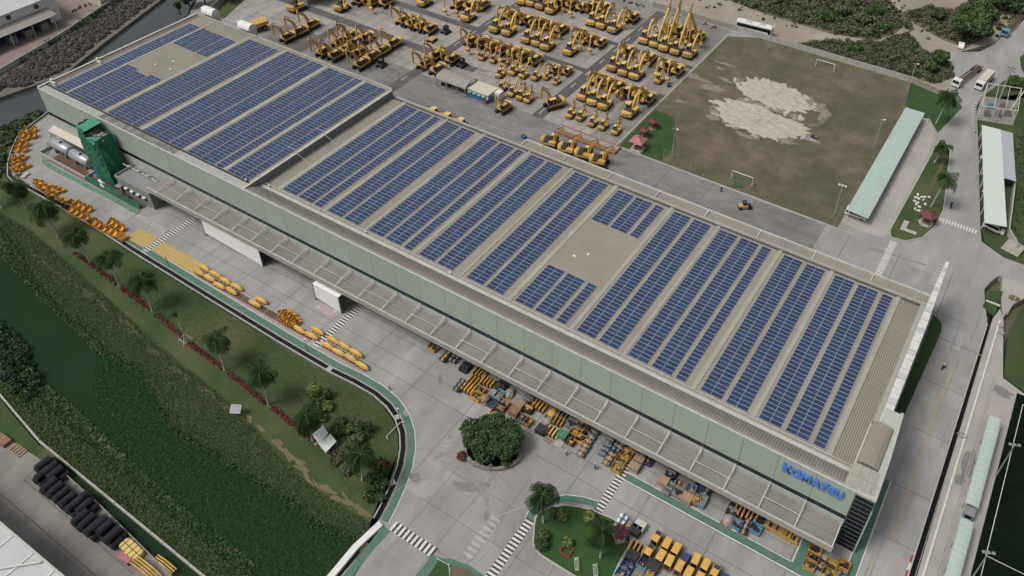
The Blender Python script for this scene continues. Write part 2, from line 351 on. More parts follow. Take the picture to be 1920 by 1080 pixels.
# drain along the lawn, kerb, green walkway
mb = MB()
def strip(path, off0, off1, z0, z1, mbx, m=0):
    """solid strip between two offsets from a path"""
    n = len(path); nrm = []
    for i in range(n):
        q0, q1 = path[max(i-1,0)], path[min(i+1,n-1)]; dx, dy = q1[0]-q0[0], q1[1]-q0[1]; l = math.hypot(dx,dy) or 1; nrm.append((-dy/l, dx/l))
    vs = []
    for (x,y),(a,b) in zip(path, nrm):
        vs += [(x+a*off0,y+b*off0,z0),(x+a*off1,y+b*off1,z0),(x+a*off1,y+b*off1,z1),(x+a*off0,y+b*off0,z1)]
    fs = [(i*4+k, i*4+4+k, i*4+4+(k+1)%4, i*4+(k+1)%4) for i in range(n-1) for k in range(4)] + [(0,1,2,3), (n*4-1,n*4-2,n*4-3,n*4-4)]
    mbx.add(vs, fs, m)
strip(CH, .15, 1.0, -.3, .03, mb); struct('drain_channel', mb, 'pool_black')
mb = MB(); strip(CH, -.12, .12, -.3, .14, mb); struct('kerb', mb, 'kerb')
mb = MB(); strip(CH, 1.02, 1.14, -.3, .12, mb); struct('kerb', mb, 'kerb')
GW = CH[9:]; mb = MB(); strip(GW, 1.35, 2.7, -.3, .02, mb); struct('green_walkway', mb, 'green_walk')
mb = MB(); strip(GW, 2.7, 2.84, -.3, .024, mb); struct('painted_line', mb, 'white_line')
for k in range(10, len(CH)-1, 1):        # slab bridges over the drain
    if k % 4 == 1: p = CH[k]; struct('drain_cover', MB().obox((p[0],p[1]+.6,.0),(1.1,1.0,.05), 0 if p[0] < -90 else -.5), 'kerb')
# green walkway in front of the building, right half
def pave(name, x0, x1, y0, y1, z, m): return struct(name, MB().box(x0,x1,y0,y1,z-.05,z), m)
pave('green_walkway', -34.2, 4.9, 78.7, 80.1, .02, 'green_walk'); pave('painted_line', -34.2, -3.2, 80.1, 80.25, .024, 'white_line'); pave('painted_line', -34.2, 4.6, 78.5, 78.7, .024, 'white_line')
pave('green_walkway', -2.9, -1.2, 80.1, 86.5, .024, 'green_walk'); pave('painted_line', -3.1, -2.9, 80.25, 86.5, .028, 'white_line'); pave('painted_line', -1.2, -1.0, 80.1, 86.5, .028, 'white_line')
pave('green_walkway', 5.0, 6.6, 40, 104, .03, 'green_walk'); pave('painted_line', 6.6, 6.8, 40, 104, .034, 'white_line'); pave('painted_line', 4.8, 5.0, 40, 88, .034, 'white_line')
# green kerb round the tank yard
TK = [(-213.6,87.2),(-211.5,85),(-206.4,80.0),(-204.6,78.6),(-202.6,77.9),(-199,77.7),(-174,78.2),(-166.4,78.2)]
mb = MB(); strip(TK, -.1, 1.3, -.3, .05, mb); struct('green_walkway', mb, 'green_worn'); mb = MB(); strip(TK, -.3, -.1, -.3, .07, mb); struct('kerb', mb, 'kerb')
pave('tank_yard_soil', -203.5, -167, 79.6, 86.8, .06, 'rust_steel')
# yellow tactile field and the storage bay lines
pave('tactile_paving', -161.5, -155.3, 71.6, 75.5, .03, 'tactile'); pave('tactile_paving', -153.0, -138.5, 72.0, 75.4, .03, 'tactile')
mb = MB()
for x in np.arange(-161.3, -138.7, .55):
    if not -155.4 < x < -152.9:
        for y in np.arange(72.1, 75.3, .9): mb.box(x, x+.22, y, y+.5, .0, .036)
tag(mb.build('tactile_stud', 'tactile_line'), kind='stuff')
for x0, x1 in ((-138.2,-103.2),(-100.2,-88.3)):
    for y in (72.0, 76.2): pave('painted_line', x0, x1, y, y+.12, .024, 'red_line' if y < 73 else 'faded_line')
    x = x0
    while x < x1: pave('painted_line', x, x+.1, 72.1, 76.2, .028, 'faded_line'); x += 3.5
pave('rust_floor', -138, -103.4, 72.2, 73.6, .018, 'rust_steel'); pave('rust_floor', -100, -88.5, 72.2, 73.6, .018, 'rust_steel')
# zebra crossings
def zebra(name, x0, y0, x1, y1, w, n, m='white_line', m2='black_line', label=None):
    root = empty(name, (x0, y0, 0)); tag(root, label, kind='structure'); dx, dy = (x1-x0)/n, (y1-y0)/n
    base = pave('backing', 0,0,0,0,0,m2) if False else None
    for k in range(n):
        ax, ay = dx*k, dy*k
        if abs(dx) > abs(dy): b = MB().box(ax, ax+dx*.52, -w/2, w/2, .0, .03)
        else: b = MB().box(-w/2, w/2, ay, ay+dy*.52, .0, .03)
        b.build('stripe', m, root)
        if m2:
            if abs(dx) > abs(dy): b = MB().box(ax+dx*.52, ax+dx, -w/2, w/2, .0, .026)
            else: b = MB().box(-w/2, w/2, ay+dy*.52, ay+dy, .0, .026)
            b.build('dark_stripe', m2, root)
zebra('zebra_crossing', -154.1, 70.4, -154.1, 87, 1.7, 24); zebra('zebra_crossing', -166, 78.1, -155.4, 78.1, 1.3, 20)
zebra('zebra_crossing', -101.6, 71.6, -101.6, 86, 1.6, 20); zebra('zebra_crossing', -34.6, 70.4, -34.6, 86.5, 1.5, 22)
zebra('zebra_crossing', -62.4, 50.0, -53.4, 50.0, 1.8, 10); zebra('zebra_crossing', -43.4, 45, -43.4, 63.4, 1.6, 24)
zebra('zebra_crossing', -48.6, 52.4, -48.6, 61.0, 1.8, 8, 'faded_line', None)
zebra('zebra_crossing', -10.4, 155.2, -10.4, 169.5, 1.6, 18, 'white_line', None); zebra('zebra_crossing', -3, 184.0, 6, 184.9, 1.6, 13, 'white_line', None)
zebra('zebra_crossing', 1.5, 159.5, 1.5, 168, 2.2, 7, 'faded_line', None)
# expansion joints of the concrete
mb = MB()
for x in np.arange(-204, 12, 12.54): mb.box(x-.045, x+.045, 70 if x < -85 else 60, 86.9, .0, .012)
for y in (74.4, 78.4, 82.6): mb.box(-160, 13, y-.04, y+.04, .0, .010)
for x in np.arange(-60, 12, 6.1): mb.box(x-.035, x+.035, 46, 70, .0, .008)
for y in (50.5, 56.5, 63.5): mb.box(-62, 4, y-.035, y+.035, .0, .009)
for x in np.arange(-80, 12, 12): mb.box(x-.06, x+.06, 137, 166, .0, .012)
mb.box(-130, 10, 151-.05, 151+.05, 0, .011)
for y in (93,104,118,131): mb.box(6.9,13.9,y-.05,y+.05,0,.011)
tag(mb.build('expansion_joint', 'joint'), kind='stuff')
# dark stains on the apron
c = g2(885,912); sheet('wet_patch', blob(c[0], c[1], 3.2, 1.1, rot=.35), .016, 'stain')
for kk, (u,v,rx,ry) in enumerate(((778,895,1.2,.9),(1815,870,1.0,4.0),(1800,900,.9,1.2),(1880,735,2.2,1.0))):
    c = g2(u,v); sheet('wet_patch', blob(c[0], c[1], rx, ry), .05+kk*.003, 'stain')
# ---- road by the right end
pave('road_line', 9.9, 10.05, 92, 138, .02, 'yellow_line')
for y in (86, 98, 110, 124, 137): pave('road_line', 7.9, 8.05, y, y+2.0, .02, 'yellow_line'); pave('road_line', 11.9, 12.05, y+1.5, y+3.5, .02, 'yellow_line')
pave('slab_patch', 6.9, 9.6, 72, 88.5, .016, 'slab_pale'); pave('slab_patch', 6.6, 10.5, 142.5, 148, .016, 'slab_pale')
sheet('green_verge', [(3.2,117),(4.9,118),(6.0,146),(5.4,148.6),(3.4,150)], .10, 'lawn_lush', -.2); sheet('green_verge_soil', [(3.3,109),(4.7,109),(4.9,130),(3.3,130)], .13, 'leaf_dark', -.2)
struct('drain_bed', MB().box(14.0,15.8,10,160,-1.7,-.9), 'pool_black')
struct('drain_wall', MB().box(13.75,14.0,10,153.5,-.5,.18), 'kerb')
sheet('verge_pavement', [(15.8,10),(24,10),(24,138),(19.5,140),(16.6,157),(15.4,160),(14.6,156)], .02, 'concrete_pale', -1.7)
struct('drain_wall', MB().box(15.8,16.15,10,156,-.5,.30), 'white_metal'); struct('drain_rail', MB().box(14.85,14.95,60,156,-.2,-.1), 'pole')
struct('kerb', MB().box(17.75,17.9,10,139,.0,.22), 'kerb'); struct('kerb', MB().box(18.15,18.3,10,139,.0,.2), 'kerb')
sheet('sports_turf', [(22.6,10),(90,10),(90,137.5),(22.6,137.5)], .06, 'turf', -1.7); pave('turf_line', 24.0, 24.12, 20, 135, .075, 'white_line'); pave('turf_line', 24.0, 60, 98.6, 98.72, .078, 'white_line')
pave('turf_line', 24.0, 60, 135, 135.12, .078, 'white_line')
sheet('grass_plot', [(19.6,140.5),(24,138.5),(90,138.5),(90,167),(20.5,167),(19.4,163),(18.3,152)], .05, 'bank_grass', -1.7)
sheet('side_road', [(14,171),(60,171),(60,164),(20,167.5),(17.6,163),(16.4,157.5),(15,163.5)], .012, 'concrete_pale', -1.7)
sheet('grass_plot', [(12.0,158.4),(14.8,157),(15.0,166),(12.3,164.5)], .05, 'lawn_lush', -.5); struct('kerb', MB().box(12.2,15.2,160.6,160.95,0,.25), 'white_metal')
for k, y in enumerate(np.arange(20, 92, 1.5)): struct('kerb_stone', MB().box(13.45,13.74,y,y+1.49,.0,.20), 'red' if k % 2 else 'white_line') if 60 < y < 92 else None
# ---- area north-east: island, parking, gate road
isl = [(-11.2,219),(-12.3,172.8),(-11.4,170.4),(-8,171),(-5,174.5),(-3.5,180),(-3.2,188),(-7.5,215),(-10,220)]
sheet('traffic_island', isl, .12, 'lawn', -.3); mb = MB(); strip(isl+[isl[0]], -.25, .05, -.2, .2, mb); struct('kerb', mb, 'kerb')
sheet('parking_lane', [(-23.4,169),(-12.6,169),(-12.4,221),(-16,228),(-23.4,228)], .014, 'concrete_pale')
sheet('lawn_corner', [(-23.2,226.5),(-16.2,228.5),(-12.5,222.5),(-9.5,240),(-14,247),(-26,246)], .10, 'lawn_lush', -.2)
struct('hedge_bed', MB().box(-8.4,-7.4,190,213,0,.25), 'leaf_brown')
gate = [g2(*q) for q in ((1767,240),(1772,185),(1788,148),(1785,118),(1767,107),(1740,98),(1770,92),(1795,98),(1837,97),(1865,82),(1905,42),(1935,15),(1990,40),(1930,95),(1912,107),(1915,130),(1935,160),(1885,150),(1860,167),(1841,180),(1831,200),(1828,250))]
sheet('road', gate, .03, 'concrete', -1.7)
sheet('dirt_ground', [(-126,245.8),(-23,246.4),(-16,246),(-15,250),g2(1790,148),g2(1790,100),g2(1865,80),g2(1935,10),(120,420),(-140,600),(-500,600),(-500,380),(-362,380),(-300,262),(-300,246)], -.03, 'dirt_road', -1.7)
sheet('roadside_ground', [g2(1912,107),g2(1930,95),g2(1990,40),(140,420),(140,172),(60,178),(13,178),(8,181.5),(6.5,186),(3,203),(.2,216),(-3.6,234),(-6.5,246),g2(1831,200),g2(1841,180),g2(1860,167),g2(1885,150),g2(1935,160),g2(1915,130)], -.02, 'bank_grass', -1.7)
# ---- sports field with fence line
sheet('sports_field', [(-84.6,166.8),(-23.4,166.8),(-23.4,245.9),(-76,245.9),(-84.6,241)], .03, 'field', -.2)
sheet('grass_plot', [(-84.2,167.2),(-71.5,167.2),(-71.5,176),(-78,188),(-84.2,188)], .06, 'lawn_lush')
struct('kerb', MB().box(-84.9,-18.5,166.2,166.45,0,.12), 'kerb'); struct('kerb', MB().box(-85.1,-84.7,167,243,0,.15), 'kerb')
def mound(name, P, h, m, z=.03, seed=0, sub=11):
    rnd = random.Random(seed); n = len(P); cx = sum(p[0] for p in P)/n; cy = sum(p[1] for p in P)/n; out = []; T = 6
    for i in range(n):
        for t in range(T):
            a, b = P[i], P[(i+1)%n]; k = t/T; j = rnd.uniform(.86,1.05); out.append((cx+((a[0]*(1-k)+b[0]*k)-cx)*j, cy+((a[1]*(1-k)+b[1]*k)-cy)*j))
    vs = []; N_ = len(out); R0 = max(math.hypot(x-cx,y-cy) for x,y in out)
    for r in range(sub+1):
        f = 1-r/sub*.97
        for (x,y) in out:
            X, Y = cx+(x-cx)*f, cy+(y-cy)*f; q = min(1.0, (1-f)*R0/2.2); e = .5+.25*math.sin(X*1.3+seed)+.2*math.sin(Y*1.9+X*.7)+.15*math.sin(X*3.1-Y*2.3)
            vs.append((X+rnd.uniform(-.2,.2)*(r > 0), Y+rnd.uniform(-.2,.2)*(r > 0), z-.05 if r == 0 else z+.05+h*q*e*rnd.uniform(.75,1.25)))
    fs = [(r*N_+k, r*N_+(k+1)%N_, (r+1)*N_+(k+1)%N_, (r+1)*N_+k) for r in range(sub) for k in range(N_)]+[tuple(sub*N_+k for k in range(N_))]
    return MB().add(vs, fs).build(name, m)
SM1 = tag(mound('sand_mound', [g2(*q) for q in ((1380,155),(1405,148),(1440,147),(1475,158),(1505,172),(1520,190),(1528,206),(1505,214),(1465,206),(1430,196),(1400,184),(1382,168))], .3, 'sand', seed=1), 'pale sand spread on the far half of the brown field', 'sand mound', 'sand on the field')
tag(mound('sand_mound', [g2(*q) for q in ((1340,188),(1365,183),(1400,190),(1440,203),(1480,222),(1518,234),(1520,250),(1500,258),(1470,262),(1440,261),(1405,248),(1375,238),(1350,225),(1340,205))], .35, 'sand', seed=2), 'larger pale sand spread on the near half of the brown field', 'sand mound', 'sand on the field')
mat('field_sandy', (.26,.225,.175), .95, (.19,.165,.125), .6, .5, 10, bump=.4, bscale=3)
mat('field_green', (.072,.080,.040), .95, (.10,.095,.055), .5, .5, 10, bump=.4, bscale=3)
mat('field_mud', (.115,.095,.068), .95, (.15,.125,.09), .6, .5, 10, bump=.4, bscale=3)
kf = 0
for (u,v,rx,ry) in ((1305,145,3.5,1.6),(1335,165,4,1.5),(1360,150,2.2,.8),(1430,200,7,1.2),(1395,170,2.6,1.2),(1530,200,2.2,2.6),(1338,220,2.5,1.2),(1470,264,3.5,1.0),(1520,262,2.6,1.0),(1400,255,3.0,1.0),(1545,215,1.4,3.2),(1360,120,2.5,.7),(1275,190,1.5,.8),(1350,128,1.6,.6)):
    c_ = g2(u,v); sheet('sand_scatter', blob(c_[0],c_[1],rx,ry,40,.4,random.uniform(-.3,.3)), .036+kf*.0006, 'field_sandy'); kf += 1
for q0, q1 in (((1380,155),(1405,148)),((1405,148),(1475,158)),((1475,158),(1520,190)),((1520,190),(1528,208)),((1340,188),(1340,215)),((1350,225),(1405,250)),((1405,250),(1470,264)),((1470,264),(1518,256)),((1400,186),(1465,208)),((1465,208),(1510,226)),((1340,188),(1400,190))):
    for k in range(5):
        t_ = random.random(); c_ = g2(q0[0]+(q1[0]-q0[0])*t_, q0[1]+(q1[1]-q0[1])*t_); sheet('sand_scatter', blob(c_[0],c_[1],random.uniform(.6,2.2),random.uniform(.4,1.1),30,.45,random.uniform(0,3)), .037+kf*.0006, 'field_sandy' if k % 3 else 'sand'); kf += 1
for k in range(0):
    x_, y_ = random.uniform(-81,-28), random.uniform(172,242); sheet('worn_patch', blob(x_,y_,random.uniform(2,7),random.uniform(1,3.2),36,.4,random.uniform(0,3)), .0365+kf*.0006, ('field_green','field_mud','field_mud')[k % 3]) if not (-73 < x_ < -43 and 191 < y_ < 224) else None; kf += 1
for k in range(4):
    r_ = 3.5+k*.35; c_ = g2(1522,215); sheet('wheel_track', ribbon([(c_[0]+r_*math.cos(t_*.2-1.3),c_[1]+r_*1.5*math.sin(t_*.2-1.3)) for t_ in range(13)], .18, .2), .062+k*.001, 'field_sandy')
# ---- excavator yard: paler pads and dark lanes
struct('rear_yard', MB().prism([(-85.1,166.2),(-85.1,245.4),(-280,245.4),(-240,166.2)],-.1,.02), 'concrete_rear')
struct('rear_apron', MB().box(-209,-62,137.2,166.1,-.1,.006), 'concrete_dark')
for x0, x1, y0, y1 in ((-112.2,-108.6,166,244),(-156.0,-152.4,150,245),(-152.4,-85.3,194.6,196.8),(-152.4,-85.3,214.6,216.6),(-240,-156,176.6,179.8),(-240,-156,196.6,199.6),(-152.4,-140,175.5,178.6),(-194.6,-191.4,140,176)):
    struct('asphalt_lane', MB().box(x0,x1,y0,y1,-.05,.036 if x1-x0 > y1-y0 else .042), 'asphalt')
for x0, x1, y0, y1 in ((-111.0,-110.6,168,240),(-155,-154.6,160,240)):
    y = y0
    while y < y1: struct('painted_line', MB().box(x0,x1,y,y+3,-.05,.05), 'faded_line'); y += 8.5
mb = MB()
for x in np.arange(-235, -86, 6.3):
    if not (-113 < x < -108 or -157 < x < -152): mb.box(x-.06,x+.06,167 if x > -150 else 150,244,0,.028)
for y in np.arange(150, 244, 6.6): mb.box(-235,-85.4,y-.06,y+.06,0,.026)
tag(mb.build('expansion_joint', 'joint'), kind='stuff')
for k in range(26):
    x, y = random.uniform(-200,-90), random.uniform(142,164) if k < 14 else random.uniform(170,240)
    sheet('oil_stain', blob(x, y, random.uniform(1,4.5), random.uniform(.5,1.6), rot=random.uniform(0,3)), .029+k*.0002, 'stain')
c = g2(790,165); sheet('oil_stain', blob(c[0], c[1], 9, 3.0, rot=.1), .033, 'stain'); c = g2(1195,310); sheet('oil_stain', blob(c[0], c[1], 6, 3.0, rot=.1), .033, 'stain')

# ---- cast concrete slabs, one by one
def inside(P, x, y):
    c_ = False; j = len(P)-1
    for i in range(len(P)):
        if (P[i][1] > y) != (P[j][1] > y) and x < (P[j][0]-P[i][0])*(y-P[i][1])/(P[j][1]-P[i][1])+P[i][0]: c_ = not c_
        j = i
    return c_
YARD = bpy.data.objects['yard']; REAR = bpy.data.objects['rear_yard']
def slabs(parent, xs, ys, z, m, poly=None):
    for x0, x1 in zip(xs[:-1], xs[1:]):
        for y0, y1 in zip(ys[:-1], ys[1:]):
            if poly is None or all(inside(poly, a, b) for a in (x0,x1) for b in (y0,y1)):
                MB().box(x0+.03, x1-.03, y0+.03, y1-.03, -.05, z+random.uniform(0,.0015)).build('slab', m, parent)
slabs(YARD, list(np.arange(-154, -86, 6.27)), [72.0,74.4,78.4,82.6,86.9], .003, 'concrete_slab'); slabs(YARD, list(np.arange(-204, -154, 6.27)), [71.5,74.4,78.0], .003, 'concrete_slab', site)
slabs(YARD, list(np.arange(-85, 4.5, 6.1)), [46,50.5,56.5,63.5,70,74.4,78.4,82.6,86.9], .003, 'concrete_slab', site); slabs(YARD, list(np.arange(-62, 13, 6.1)), [28,34,40,46], .003, 'concrete_slab', site)
slabs(YARD, [6.95,10,13.7], list(np.arange(46,154,9)), .003, 'concrete_slab')
slabs(REAR, list(np.arange(-235,-86,9.45)), list(np.arange(166.4,245,9.9)), .023, 'rear_slab', [(-85.2,166.2),(-85.2,245.4),(-280,245.4),(-240,166.2)])
slabs(YARD, list(np.arange(-194,-14,12)), [137.3,151,166], .009, 'road_slab'); slabs(YARD, [-14,-2,9], [137.3,151,163], .004, 'concrete_slab')
# tyre marks where lorries turn
for k in range(34):
    cx_, cy_ = g2(random.uniform(840,960), random.uniform(930,1010)); r_ = random.uniform(5,16); a0 = random.uniform(-.5,2.2); pts_ = [(cx_+r_*math.cos(a0+t_*.12)-r_*.5, cy_+r_*math.sin(a0+t_*.12)-r_*.3) for t_ in range(random.randint(6,13))]
    if all(inside(site, *p_) for p_ in pts_): sheet('tyre_mark', ribbon(pts_, random.uniform(.12,.3), .2), .0155+k*.0002, 'tyre_mark', .0)
for k in range(22):
    x_, y_ = random.uniform(-150,0), random.choice((76.5,80.3,84)); pts_ = [(x_+t_*2.0, y_+.05*t_*math.sin(k+t_*.4)) for t_ in range(random.randint(5,12))]; sheet('tyre_mark', ribbon(pts_, random.uniform(.15,.4), .3), .0135+k*.00008, 'tyre_mark', .0)
for k in range(30):
    x_, y_ = random.uniform(-110,0), random.uniform(140,164); a_ = random.uniform(-.25,.25); pts_ = [(x_+t_*2.2, y_+t_*2.2*a_) for t_ in range(random.randint(4,9))]; sheet('tyre_mark', ribbon(pts_, random.uniform(.2,.5), .4), .0165+k*.0001, 'stain', .0)
for k in range(14):
    x_, y_ = random.uniform(7.6,12.6), random.uniform(60,150); pts_ = [(x_+.03*t_, y_+t_*1.8) for t_ in range(random.randint(5,11))]; sheet('tyre_mark', ribbon(pts_, random.uniform(.2,.45), .3), .0165+k*.0002, 'tyre_mark', .0)
for k in range(16):
    x_, y_ = random.uniform(-80,-5), random.uniform(56,84); sheet('oil_stain', blob(x_, y_, random.uniform(.5,1.6), random.uniform(.3,.9), rot=random.uniform(0,3)), .0192+k*.0001, 'tyre_mark' if k % 3 else 'stain', .0) if inside(site,x_,y_) else None

# ================================================================ FACTORY BUILDING
FX0, FX1, FY0, FY1 = -210.0, 1.9, 87.06, 136.6
ZT, ZR = 15.45, 13.45               # facade top / raised roof, lower roof
XS = -135.6                         # step between the two roofs
BAY = 6.27
fb = empty('factory_building', (-104, 111, 0), 'long pale green factory with dark window band, solar roof and blue sign letters', 'factory')
def part(name, mb, m, parent=fb, smooth=False): return mb.build(name, m, parent, world=True, smooth=smooth)
def subpart(name, mb, m, parent):       # world coordinates, two levels down
    l = parent.parent.location; mb.v = [(a-l.x, b-l.y, c-l.z) for a, b, c in mb.v]; return mb.build(name, m, parent)
# roofs
part('roof_deck', MB().box(XS-.2, 1.2, 92.2, FY1-.2, 12.9, ZR), 'roof_metal')
part('raised_roof', MB().box(FX0+.3, XS, 89.5, FY1-.2, 14.6, ZT), 'roof_raised')
mb = MB()
for x in np.arange(XS+.6, -4.5, .47): mb.box(x, x+.09, 92.9, FY1-.4, ZR-.02, ZR+.045)
tag(part('roof_rib', mb, 'rib_soft'), kind='stuff')
mb = MB()
for x in np.arange(-3.5, 1.1, .40): mb.box(x, x+.13, 92.9, FY1-.4, ZR-.02, ZR+.07)
tag(part('roof_rib', mb, 'rib'), kind='stuff')
mb = MB()
for x in np.arange(FX0+.8, XS-.2, .6): mb.box(x, x+.06, 89.9, FY1-.4, ZT-.02, ZT+.03)
tag(part('roof_rib', mb, 'roof_strip'), kind='stuff')
# pale walkway strips between the arrays
for x0, x1 in ((-117.6,-117.0),(-92.6,-92.0),(-80.6,-80.1),(-54.6,-53.9),(-43.2,-42.6),(-29.2,-28.4),(-17.9,-17.2),(-4.4,-3.6),(-131.6,-130.6),(-105.9,-105.4),(-68.9,-68.0)):
    part('roof_walkway', MB().box(x0, x1, 92.9, FY1-.6, ZR, ZR+.10), 'roof_strip')
for x0, x1 in ((-202.5,-201.8),(-187.3,-186.3),(-173.5,-172.5),(-158.3,-157.2),(-144.6,-143.8)):
    part('roof_walkway', MB().box(x0, x1, 89.6, FY1-.6, ZT, ZT+.09), 'roof_strip')
# sloping ribbed strip behind the facade top (lower part)
prof = [(87.15,15.40),(87.9,15.38),(88.9,15.1),(90.2,14.45),(91.3,13.85)]
mb = MB(); x0, x1 = XS, -.2
for a, b in zip(prof[:-1], prof[1:]): mb.add([(x0,a[0],a[1]),(x1,a[0],a[1]),(x1,b[0],b[1]),(x0,b[0],b[1])], [(0,1,2,3)])
part('mansard_roof', mb, 'mansard')
mb = MB()
for x in np.arange(x0+.3, x1, .52):
    for a, b in zip(prof[1:-1], prof[2:]): mb.add([(x,a[0],a[1]+.05),(x+.10,a[0],a[1]+.05),(x+.10,b[0],b[1]+.05),(x,b[0],b[1]+.05),(x,a[0],a[1]-.02),(x+.10,a[0],a[1]-.02),(x+.10,b[0],b[1]-.02),(x,b[0],b[1]-.02)], [(0,1,2,3),(0,3,7,4),(1,5,6,2)])
tag(part('mansard_rib', mb, 'rib'), kind='stuff')
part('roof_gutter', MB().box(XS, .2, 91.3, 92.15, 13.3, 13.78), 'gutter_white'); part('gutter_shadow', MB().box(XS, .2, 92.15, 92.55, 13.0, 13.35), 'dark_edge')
mb = MB(); mb.tube([(XS,92.62,14.0),(.2,92.62,14.0)], .045, 5)
for x in np.arange(XS+2, 0, 3.1): mb.tube([(x,92.62,13.4),(x,92.62,14.0)], .035, 4)
part('roof_rail', mb, 'white_metal')
# ledge behind the facade top of the raised part
part('roof_ledge', MB().box(FX0, -186.2, FY0+.2, 89.25, 14.9, ZT-.02), 'ledge'); part('roof_ledge', MB().box(-186.2, -158.5, FY0+.2, 89.25, 14.9, ZT-.03), 'mansard_dirty')
part('roof_ledge', MB().box(-158.5, XS-.3, FY0+.2, 89.25, 14.9, ZT-.02), 'ledge')
part('roof_edge', MB().box(FX0+.3, XS-.2, 89.25, 89.5, 14.9, ZT+.28), 'dark_edge')
part('step_wall', MB().box(XS, XS+.25, FY0+.3, FY1-.3, ZR-.3, ZT), 'step_wall'); part('step_coping', MB().box(XS-.35, XS+.35, FY0+.1, FY1-.2, ZT, ZT+.12), 'gutter_white')
for y in (103, 112): part('roof_ladder', MB().tube([(XS-2.2,y,ZT),(XS-2.2,y,ZT+1.1),(XS+.1,y,ZT+1.1),(XS+.5,y,ZT+.2),(XS+5.5,y,ZR+.1)], .045, 5), 'white_metal')
# eaves at the back, left parapet
part('rear_gutter', MB().box(XS, 2.0, FY1-.35, FY1+.3, 12.9, ZR+.32), 'fascia'); part('rear_gutter', MB().box(FX0, XS, FY1-.35, FY1+.3, 14.9, ZT+.3), 'fascia')
part('rear_gutter_channel', MB().box(XS+.3, 1.9, FY1-.9, FY1-.36, 13.0, ZR+.03), 'dark_edge')
part('rear_edge', MB().box(XS, 2.0, FY1+.3, FY1+.42, 12.9, ZR+.22), 'dark_edge'); part('rear_edge', MB().box(FX0, XS, FY1+.3, FY1+.42, 14.9, ZT+.22), 'dark_edge')
part('parapet', MB().box(FX0-.35, FX0+.25, FY0+.2, FY1+.3, 14.6, ZT+.4), 'gutter_white'); part('parapet_walk', MB().box(FX0+.25, FX0+1.6, 89.6, FY1-.5, ZT, ZT+.06), 'rib')
for y in (90.5, 103.5): part('roof_vent', MB().obox((FX0+1.6,y,ZT),(1.4,.35,.7),.2).obox((FX0+.6,y+.3,ZT),(.6,.6,1.1)), 'white_metal')
for (u,v) in ((291,121),(325,115),(319,130),(1077,480),(1103,477)): part('roof_debris', MB().obox((*g2(u,v,ZT if u < 600 else ZR), ZT if u < 600 else ZR),(.7,.4,.12),random.uniform(0,3)), 'white_paint')
# lightning rods along the rear eaves
for x in np.arange(-200, 0, 14.2):
    z = ZT if x < XS else ZR; part('lightning_rod', MB().tube([(x,FY1+.1,z),(x,FY1+.1,z+1.5)], [.05,.03], 5), 'white_metal')
for x, z in ((XS+2.2,ZR+.2),(-104.9,ZR+.3),(-82.3,ZR+.3),(XS-1.4,ZT+.2)): part('lamp_globe', MB().lathe([(.05,0),(.25,.12),(.28,.3),(.15,.5),(.02,.55)],(x,92.5 if z < 15 else 89.6,z),8), 'white_paint')
part('corner_lamp', MB().tube([(XS+.4,FY1+.2,ZT),(XS+.4,FY1+.2,ZT+.7)], .08, 5).lathe([(.1,0),(.28,.2),(.1,.5)],(XS+.4,FY1+.2,ZT+.7),8), 'red')
# facade
k = 0; x = FX1
while x-BAY > FX0-3:
    xa = max(x-BAY, FX0); part('wall_panel', MB().box(xa+.03, x-.03, FY0, FY0+.2, 8.63, ZT), 'facade')
    part('window', MB().box(xa+.02, x-.02, FY0+.06, FY0+.2, 7.45, 8.60), 'window_dark')
    part('lower_panel', MB().box(xa+.02, x-.02, FY0-.02, FY0+.2, 5.7 if xa > -165.5 else .4, 7.42), 'facade_low')
    x = xa
    if xa <= FX0: break
part('facade_seam', MB().box(FX0, FX1, FY0+.1, FY0+.25, 5.6, ZT-.02), 'dark_edge'); part('facade_coping', MB().box(FX0-.1, FX1, FY0-.08, FY0+.28, ZT-.03, ZT+.10), 'gutter_white')
# body behind the facade, open ground floor
part('left_wall', MB().box(FX0, FX0+.3, FY0+.25, FY1, 0, 14.9), 'facade_low'); part('rear_wall', MB().box(FX0+.3, 1.5, FY1-.4, FY1, 0, 12.9), 'facade_low')
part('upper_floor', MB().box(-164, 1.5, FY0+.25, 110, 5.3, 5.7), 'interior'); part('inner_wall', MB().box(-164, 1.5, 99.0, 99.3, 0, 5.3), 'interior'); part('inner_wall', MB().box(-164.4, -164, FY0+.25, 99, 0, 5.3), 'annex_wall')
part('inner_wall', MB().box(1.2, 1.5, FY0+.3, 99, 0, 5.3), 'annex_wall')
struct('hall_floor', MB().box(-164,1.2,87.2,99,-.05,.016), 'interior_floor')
x = FX1-.3
while x > -164: part('column', MB().box(x-.3, x+.3, FY0+.1, FY0+.7, 0, 5.6), 'annex_wall'); x -= BAY*2
